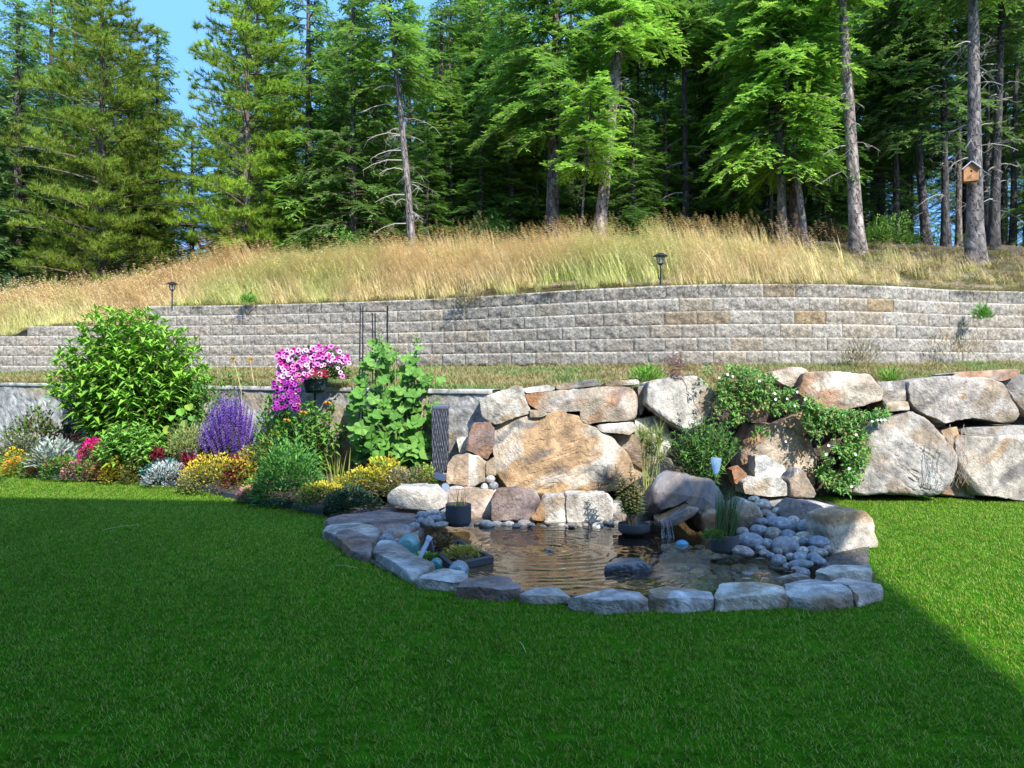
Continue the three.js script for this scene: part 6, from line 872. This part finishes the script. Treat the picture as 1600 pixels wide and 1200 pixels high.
makeTree('fir_tree', treeAt(700, 23), 'slim grey trunk in the shade left of the thick dark trunk', { seed: 69, H: 10.5, h0: 5.4, R: 1.3, r0: 0.068, nb: 55, lean: [0.01, 0], cols: FIR, dense: 0.9, bark: [0.20, 0.16, 0.13], bark2: [0.33, 0.27, 0.23], dead: [1, 5, 9, 0.6] });
makeTree('fir_tree', treeAt(750, 23.5), 'dark slim trunk deep in the wood left of the thick dark trunk', { seed: 70, H: 10.5, h0: 5.6, R: 1.3, r0: 0.076, nb: 55, lean: [0.0, 0], cols: FIR, dense: 0.9, bark: [0.20, 0.16, 0.13], bark2: [0.33, 0.27, 0.23], dead: [1, 5, 9, 0.6] });
// prototypes for the wood behind: one of each kind, then copies
{
  const r = rng(404), protos = [
    ['fir_tree', { seed: 41, H: 16, h0: 0.5, R: 2.83, r0: 0.17, nb: 170, cols: FIR, shape: fullShape, dense: 0.8 }],
    ['fir_tree', { seed: 42, H: 15, h0: 0.8, R: 2.71, r0: 0.17, nb: 160, cols: [[0.11, 0.23, 0.036], [0.09, 0.2, 0.034]], droop: 0.5, dense: 0.8 }],
    ['spruce_tree', { seed: 43, H: 15, h0: 0.3, R: 2.60, r0: 0.16, nb: 180, cols: SPRUCE, shape: fullShape, dense: 0.8 }],
    ['pine_tree', { seed: 44, H: 13, h0: 0.8, R: 2.36, r0: 0.15, nb: 170, style: 'pine', cols: PINE }],
    ['fir_tree', { seed: 45, H: 17, h0: 5.2, R: 2.36, r0: 0.14, nb: 100, cols: SPRUCE, dead: [1, 5, 24, 0.8], bark: [0.09, 0.075, 0.065], bark2: [0.16, 0.13, 0.11] }]];
  const made = protos.map(() => null), texts = ['green fir in the dense wood behind the slope', 'fresh green fir in the dense wood behind the slope', 'dark spruce in the dense wood behind the slope', 'yellow green pine in the dense wood behind the slope', 'bare trunked fir in the open wood behind the slope'];
  const place = (x, d, k, s, wide = 1.1) => {
    const p = treeAt(x, d); let t;
    if (!made[k]) { t = made[k] = makeTree(protos[k][0], p, texts[k], protos[k][1], 'trees of the wood behind the slope, ' + ['firs', 'fresh firs', 'spruces', 'pines', 'bare trunks'][k]); } else { t = copyOf(made[k]); t.position.copy(p); }
    t.scale.set(s * wide, s, s * wide); t.rotation.y = r() * TAU; return t;
  };
  // nearer row
  for (const [x, d, k, s] of [[80, 23.5, 0, 0.85], [118, 25, 2, 0.9], [205, 23, 1, 0.62], [445, 24, 2, 0.75], [520, 24.5, 1, 0.8], [600, 23.5, 0, 0.62], [690, 22.5, 1, 0.8], [735, 24.5, 2, 0.95], [785, 22.3, 0, 0.85], [818, 24, 2, 0.8], [905, 23.6, 2, 0.7], [965, 23.2, 0, 0.72], [1010, 25, 2, 0.9], [1095, 25, 0, 0.9], [1150, 26, 2, 0.95], [1200, 24.5, 1, 0.9], [1290, 24.5, 2, 0.85], [1365, 25.5, 0, 0.85], [1420, 24.6, 4, 0.9], [1508, 24.5, 4, 0.85], [1568, 24, 4, 0.9], [1605, 22, 4, 0.9], [-30, 23, 0, 0.9], [-60, 20.5, 2, 0.8], [1660, 22, 0, 0.9]]) place(x, d, k, s * (x < 260 ? 0.85 : 0.68), x < 260 ? 1.15 : 1.4);
  // saplings that catch the light under the tall crowns
  for (const [X, d, k, q] of [[300, 23, 3, 0.42], [668, 20.8, 1, 0.26], [705, 21.6, 0, 0.36], [752, 21, 1, 0.30], [800, 21.4, 0, 0.38], [838, 22, 1, 0.34], [990, 20.6, 1, 0.28], [1040, 21.6, 0, 0.38], [1098, 22.4, 1, 0.42], [1150, 21, 0, 0.30], [1196, 23, 1, 0.40], [1296, 21.2, 1, 0.28], [1376, 21.8, 0, 0.36], [1425, 21.5, 1, 0.24], [1630, 20, 1, 0.34]]) place(X, d, k, q, 1.5);
  for (let i = 0; i < 46; i++) { const d = r.r(27, 40), x = -60 + i * 29.5 + r.r(-22, 22); if (x > 258 && x < 352) continue; const bare = x > 1230 && r() < 0.75; place(x, d, bare ? 4 : r.pick([0, 1, 2, 2, 0, 3]), r.r(0.72, 0.95) * (x < 260 ? 1.15 : 1) * (x > 440 && x < 520 ? 0.7 : 1), 1.25); }
  for (let i = 0; i < 14; i++) place(1270 + i * 26 + r.r(-12, 12), r.r(26, 44), 4, r.r(0.75, 1.0), 0.9);
}
// the wood farther back, one mass
{
  const r = rng(405), list = [0, 1].map((k) => { const { F, B } = crownFaces({ seed: 50 + k, H: 15, h0: 1, R: 3.2, nb: 120, cols: k ? SPRUCE : FIR, shape: fullShape, dense: 0.55 }); F.p.push(...B.p); F.c.push(...B.c); F.rod(v(0, -0.5, 0), v(0, 16, 0), 0.2, 0.04, [0.12, 0.09, 0.07], 6); return F.geo(); });
  const g = new THREE.Group(); g.name = 'far_wood'; scene.add(g); tag(g, 'far conifer wood that fills the view behind the nearer trees', 'wood', null, 'stuff');
  list.forEach((geo, k) => { const P = []; for (let i = 0; i < 110; i++) { const d = r.r(42, 85), x = r.r(-120, 1330); if ((x > 262 && x < 345) || (x > 1150 && r() < 0.55)) continue; P.push([x, d, r.r(0.8, 1.15) * (x > 455 && x < 525 ? 0.8 : 1)]); } const m = new THREE.InstancedMesh(geo, needleMat, P.length), M = new THREE.Matrix4(), q = new THREE.Quaternion(); P.forEach(([x, d, s], i) => { M.compose(treeAt(x, d), q.setFromAxisAngle(v(0, 1, 0), r() * TAU), v(s, s, s)); m.setMatrixAt(i, M); }); m.name = 'conifers'; m.castShadow = m.receiveShadow = true; m.userData.kind = 'stuff'; g.add(m); });
}
// bushes along the foot of the wood
for (const [x, d, w, h, label, cols, leaf] of [[30, 20.5, 110, 80, 'bluish green low spruce bush at the far left of the wood', [[0.03, 0.10, 0.065], [0.04, 0.12, 0.07], [0.03, 0.075, 0.04]], 0.10], [108, 20.2, 90, 46, 'green bush at the foot of the wood, left', [LG, MG, DG], 0.09], [560, 19.4, 90, 44, 'bright low bush at the foot of the wood under the full fir', [LG, MG, [0.09, 0.17, 0.03]], 0.08], [1385, 19.6, 80, 50, 'sunny green bush between the tan and slim trunks', [[0.10, 0.19, 0.03], LG, [0.13, 0.22, 0.04]], 0.08], [1010, 20.4, 110, 50, 'leafy green undergrowth behind the grass, centre right', [LG, MG, DG], 0.09], [1460, 21, 130, 36, 'light green undergrowth among the thin trunks at right', [[0.10, 0.19, 0.04], LG], 0.08], [1290, 20.5, 90, 34, 'reddish brown dry bush among trunks, right of the hanging boughs', [[0.2, 0.10, 0.06], [0.14, 0.12, 0.05]], 0.07], [760, 20.4, 120, 60, 'shaded green undergrowth left of the thick dark trunk', [MG, DG], 0.1]]) {
  const p = treeAt(x, d), t = thing('undergrowth_bush', p, label, 'bush'); part('foliage', mound({ seed: x, n: 1500, rx: w / 2 / FOCAL * d, ry: h / FOCAL * d, rz: 0.8, leaf, wid: leaf * 0.5, cols, rough: 0.6 }).geo(), leafMat, t);
}
// the birdhouse on its trunk
{
  const d = 16.16, t = thing('birdhouse', at(1516, 284, d), 'small wooden birdhouse with grey roof on the thick grey trunk', 'birdhouse'), k = d / FOCAL, w = 20 * k, h = 30 * k, D = 0.17, wood = std({ color: new THREE.Color(0.42, 0.2, 0.07), map: grain, roughness: 0.8 });
  const s = new THREE.Shape(); s.moveTo(-w / 2, 0); s.lineTo(w / 2, 0); s.lineTo(w / 2, h * 0.66); s.lineTo(0, h * 0.95); s.lineTo(-w / 2, h * 0.66); s.closePath(); const hole = new THREE.Path(); hole.absarc(0, h * 0.5, 0.024, 0, TAU, true); s.holes.push(hole);
  const g = new THREE.ExtrudeGeometry(s, { depth: D, bevelEnabled: true, bevelSize: 0.004, bevelThickness: 0.004, bevelSegments: 1 }); g.translate(0, 0, -D / 2); part('body', g, wood, t);
  const back = new THREE.BoxGeometry(w * 0.9, h * 0.6, 0.01); back.translate(0, h * 0.33, -D / 2 + 0.04); part('inner_board', back, std({ color: new THREE.Color(0.03, 0.02, 0.015) }), t);
  for (const sg of [-1, 1]) { const L = Math.hypot(w / 2 + 0.04, h * 0.36), rf = new THREE.BoxGeometry(L, 0.016, D + 0.09); rf.translate(sg * L / 2, 0.012, 0.02); rf.rotateZ(-sg * Math.atan2(h * 0.31, w / 2)); rf.translate(0, h * 0.97, 0); part('roof_board', rf, std({ color: new THREE.Color(0.36, 0.37, 0.39), roughness: 0.6 }), t); }
  const pg = new THREE.CylinderGeometry(0.008, 0.008, 0.07, 8); pg.rotateX(PI / 2); pg.translate(0, h * 0.3, D / 2 + 0.03); part('perch', pg, wood, t); t.rotation.y = -0.35;
}
// ---------------------------------------------------------------- grasses that nobody could count
function scatter(name, geos, mat, places, label) {               // places: [x, y, z, turn, scale, scaleY, colour]
  const group = new THREE.Group(); group.name = numbered(name); scene.add(group); tag(group, label, 'grass', null, 'stuff');
  geos.forEach((g, k) => {
    const own = places.filter((_, i) => i % geos.length === k), m = new THREE.InstancedMesh(g, mat, own.length), M = new THREE.Matrix4(), q = new THREE.Quaternion(), U = v(0, 1, 0);
    own.forEach((p, i) => { M.compose(v(p[0], p[1], p[2]), q.setFromAxisAngle(U, p[3]), v(p[4], p[4] * p[5], p[4])); m.setMatrixAt(i, M); m.setColorAt(i, new THREE.Color(p[6][0], p[6][1], p[6][2])); });
    m.name = 'tufts'; m.castShadow = m.receiveShadow = true; m.userData.kind = 'stuff'; group.add(m);
  });
}
{ // artificial turf
  const r = rng(800), S = 0.15, geos = [0, 1, 2, 3].map(() => { const F = new Faces(); for (let i = 0; i < 190; i++) { const a = r() * TAU, l = r.r(0.1, 0.75); F.blade(v(r.r(-S / 2, S / 2), 0, r.r(-S / 2, S / 2)), v(Math.cos(a) * l, 1, Math.sin(a) * l).normalize(), r.r(0.016, 0.03), r.r(0.0026, 0.004), jit(r.pick([[0.105, 0.20, 0.014], [0.13, 0.23, 0.02], [0.07, 0.155, 0.01], [0.175, 0.265, 0.035], [0.24, 0.25, 0.07]]), r, 0.36), v(Math.cos(a) * 0.6, -0.25, Math.sin(a) * 0.6), 2); } return F.geo(); });
  const places = [];
  for (let d = 2.4; d < 13; d += S) for (let x = -0.78 * d - 0.4; x < 0.78 * d + 0.4; x += S) {
    const X = x + r.r(-0.02, 0.02), D = d + r.r(-0.02, 0.02); if (X < -0.2 ? D > concD(X) - 0.1 : D > 8.3) continue;
    if (inside(POND_OUT, X, -D) && edgeDist(POND_OUT, X, -D) > 0.06) continue; if (inside(BED, X, -D) && edgeDist(BED, X, -D) > 0.01) continue;
    const n = 1 + 0.3 * fbm(X * 0.9, D * 0.9, 3, 4); places.push([X, 0.002, -D, Math.floor(r() * 4) * PI / 2 + r.r(-0.1, 0.1), 1, r.r(0.85, 1.15), [n, n, n]]);
  }
  scatter('turf', geos, new THREE.MeshPhysicalMaterial({ vertexColors: true, side: THREE.DoubleSide, roughness: 1, transmission: 0.25, thickness: 0, specularIntensity: 0.02 }), places, 'short dense green artificial grass of the lawn');
}
{ // a few dry straws fallen on the lawn
  const r = rng(808); for (const [x0, y0, x1, y1] of [[524, 883, 560, 888], [155, 796, 162, 793], [160, 828, 218, 820], [812, 1002, 822, 1020], [698, 1032, 706, 1038]]) { const a = onGround(x0, y0, 0.035), b = onGround(x1, y1, 0.04), F = new Faces(), m = a.clone().add(b).multiplyScalar(0.5).add(v(0, 0.012, 0.01)); F.path([a.clone().sub(a), m.clone().sub(a), b.clone().sub(a)], 0.0022, 0.0016, [0.4, 0.36, 0.2], 4); solo('dry_straw', F.geo(), dryMat, a, y0 < 900 ? (x0 > 500 ? 'dry straw lying on the lawn beside the left pond edge' : 'dry straw lying on the shaded lawn at left') : 'dry straw lying on the near lawn', 'straw', x0 > 500 && y0 < 900 ? undefined : y0 < 900 ? 'straws on the left lawn' : 'straws on the near lawn'); }
}
{ // terrace grass, short and half dry
  const r = rng(801), geos = [0, 1, 2, 3].map(() => { const F = new Faces(); for (let i = 0; i < 46; i++) { const a = r() * TAU, l = r.r(0.1, 0.9); F.blade(v(r.r(-0.08, 0.08), 0, r.r(-0.08, 0.08)), v(Math.cos(a) * l, 1, Math.sin(a) * l).normalize(), r.r(0.04, 0.13), 0.006, jit(r.pick([[0.30, 0.25, 0.11], [0.22, 0.21, 0.08], [0.13, 0.17, 0.045], [0.36, 0.29, 0.15]]), r, 0.2), v(Math.cos(a) * 0.7, -0.4, Math.sin(a) * 0.7), 3); } return F.geo(); }), places = [];
  for (let i = 0; i < 9000; i++) { const X = r.r(-10.5, 9), a = frontD(X) + (X < -0.6 ? 0.06 : -0.1), b = wallD(X) - 0.05, D = lerp(a, b, Math.pow(r(), 1.5)), n = fbm(X * 1.3, D * 1.3, 4, 3); if (n < -0.28 && r() < 0.7) continue; const g = smooth(0, 0.3, n); places.push([X, terraceY(X, D) - 0.005, -D, r() * TAU, r.r(0.6, 1.2), r.r(0.7, 1.25), [lerp(1.1, 0.75, g), lerp(1, 1.05, g), lerp(1, 0.8, g)]]); }
  scatter('terrace_grass', geos, dryMat, places, 'short half dry grass on the terrace below the block wall');
}
{ // tall dry grass of the slope, bent by the wind
  const r = rng(802), tall = [0, 1, 2, 3, 4].map(() => { const F = new Faces(); for (let i = 0; i < 34; i++) { const a = r() * TAU, l = r.r(0, 0.3), b = v(r.r(-0.2, 0.2), 0, r.r(-0.2, 0.2)), H = r.r(0.3, 0.66), c = jit(r.pick([[0.66, 0.54, 0.26], [0.54, 0.46, 0.20], [0.76, 0.67, 0.40], [0.44, 0.42, 0.13]]), r, 0.18), tip = jit(r.pick([[0.66, 0.54, 0.28], [0.72, 0.61, 0.34], [0.56, 0.42, 0.23]]), r), e = F.blade(b, v(Math.cos(a) * l - 0.12, 1, Math.sin(a) * l).normalize(), H, 0.011, mixc(c, [0.36, 0.36, 0.09], 0.3), v(-0.45 + r.r(-0.3, 0.3), -0.12, r.r(-0.3, 0.3)), 4, tip); for (let k = 0; k < 3; k++) F.leaf(e.clone().add(v(r.n() * 0.008 + 0.012 * k, -0.02 * k, 0)), v(-0.7, 0.3 - 0.25 * k, r.n() * 0.4).normalize(), v(0, 1, 0), r.r(0.05, 0.09), 0.016, tip, 0.2); } for (let i = 0; i < 40; i++) { const a = r() * TAU; F.blade(v(r.r(-0.2, 0.2), 0, r.r(-0.2, 0.2)), v(Math.cos(a) * 0.4 - 0.1, 1, Math.sin(a) * 0.4).normalize(), r.r(0.15, 0.45), 0.01, jit(r.pick([[0.38, 0.37, 0.10], [0.50, 0.42, 0.18], [0.30, 0.32, 0.08]]), r), v(Math.cos(a) * 0.5 - 0.3, -0.3, Math.sin(a) * 0.5), 3); } return F.geo(); });
  const places = [];
  for (let i = 0; i < 4600; i++) {
    const X = r.r(-15, 14), w = wallD(X) + 0.45, D = lerp(w, 20, r()), s = (D - w) / 7, right = smooth(4.6, 7.6, X + (D - 14) * 0.12), n = fbm(X * 0.6, D * 0.6, 6, 3);
    if (r() < right * 0.86) continue; if (D > 18.6 && r() < 0.5) continue;
    const k = lerp(0.42, 1, smooth(0.02, 0.22, s)) * (1 + 0.6 * n) * (r() < 0.12 ? 1.35 : 1) * lerp(1, 0.42, smooth(0.4, 0.9, s)) * lerp(0.8, 1.02, smooth(-0.8, -3.0, X)) * lerp(1, 0.62, right) * lerp(1, 0.8, smooth(-6, -11, X)); const g = smooth(0.05, 0.35, fbm(X * 0.5 + 9, D * 0.8, 1, 3)) * 0.8;
    places.push([X, hillY(X, D) - 0.02, -D, r.r(-0.5, 0.5), k, r.r(0.85, 1.15), [lerp(1.05, 0.8, g), lerp(1, 1.02, g), lerp(1, 0.7, g)]]);
  }
  for (let i = 0; i < 240; i++) { const X = r.r(-5, 6.5), w = wallD(X) + 0.45, s = r.r(0.3, 0.85), D = lerp(w, 20, s); if (fbm(X * 1.1, D, 9, 2) < -0.05) continue; places.push([X, hillY(X, D) - 0.02, -D, r.r(-0.5, 0.5), r.r(0.75, 1.0), r.r(1.1, 1.5), [1.1, 1.02, 0.95]]); }
  scatter('tall_dry_grass', tall, dryMat, places, 'tall straw coloured wild grass on the slope above the block wall');
  // matted straw along the top of the wall
  const low = [0, 1, 2].map(() => { const F = new Faces(); for (let i = 0; i < 60; i++) { const a = r() * TAU; F.blade(v(r.r(-0.15, 0.15), r.r(0, 0.03), r.r(-0.1, 0.1)), v(Math.cos(a), r.r(0.05, 0.7), Math.sin(a)).normalize(), r.r(0.08, 0.26), 0.007, jit(r.pick([[0.40, 0.31, 0.16], [0.33, 0.25, 0.13], [0.24, 0.2, 0.09], [0.2, 0.22, 0.07]]), r), v(0, -0.5, 0), 3); } return F.geo(); }), lp = [];
  for (let i = 0; i < 1500; i++) { const X = r.r(-11, 9), D = wallD(X) + r.r(0.16, 1.0); lp.push([X, (D < wallD(X) + 0.26 ? wallTop(X) - 0.02 : hillY(X, D) - 0.01), -D, r() * TAU, r.r(0.55, 1.1), r.r(0.6, 1.1), [1, 1, 1]]); }
  for (let i = 0; i < 700; i++) { const X = r.r(4.5, 13), D = r.r(wallD(X) + 0.4, 19); lp.push([X, hillY(X, D) - 0.01, -D, r() * TAU, r.r(0.8, 1.7), r.r(0.7, 1.3), r() < 0.4 ? [0.6, 0.85, 0.5] : [0.85, 0.8, 0.75]]); }
  scatter('matted_straw', low, dryMat, lp, 'short matted straw and weeds along the top of the block wall');
}
// weeds on and under the wall
for (const [x, y, d, w, h, label, cols] of [[735, 478, 12.75, 60, 34, 'dry grass clump hanging over the top of the block wall', [[0.22, 0.17, 0.09], [0.16, 0.15, 0.06], [0.30, 0.24, 0.13]]], [1535, 500, 11.4, 14, 20, 'small green weed growing out of the block wall', [LG, MG]], [1500, 560, 11.2, 120, 50, 'dry pinkish weeds at the foot of the block wall, right', [[0.34, 0.22, 0.15], [0.25, 0.2, 0.1], [0.3, 0.26, 0.12]]], [1345, 570, 10.4, 70, 40, 'dark dry weed at the foot of the block wall', [[0.16, 0.14, 0.07], [0.22, 0.18, 0.1]]], [1390, 606, 9.0, 40, 26, 'fresh green grass tuft on the terrace above the stacked slabs', [LG, [0.1, 0.2, 0.03]]], [1010, 596, 9.0, 60, 22, 'green weeds on the terrace beside the white boulder', [LG, MG]], [388, 474, 14.3, 22, 14, 'small green weed on top of the block wall', [LG, MG]]])
  moundThing('wild_weed', x, y, d, w, h, label, 'weed', { hang: 1, n: 420, leaf: 0.1, wid: 0.012, rz: 0.22, cols, up: 1.1, shell: 0.1, rough: 0.6, mat: dryMat });
renderer.render(scene, camera);
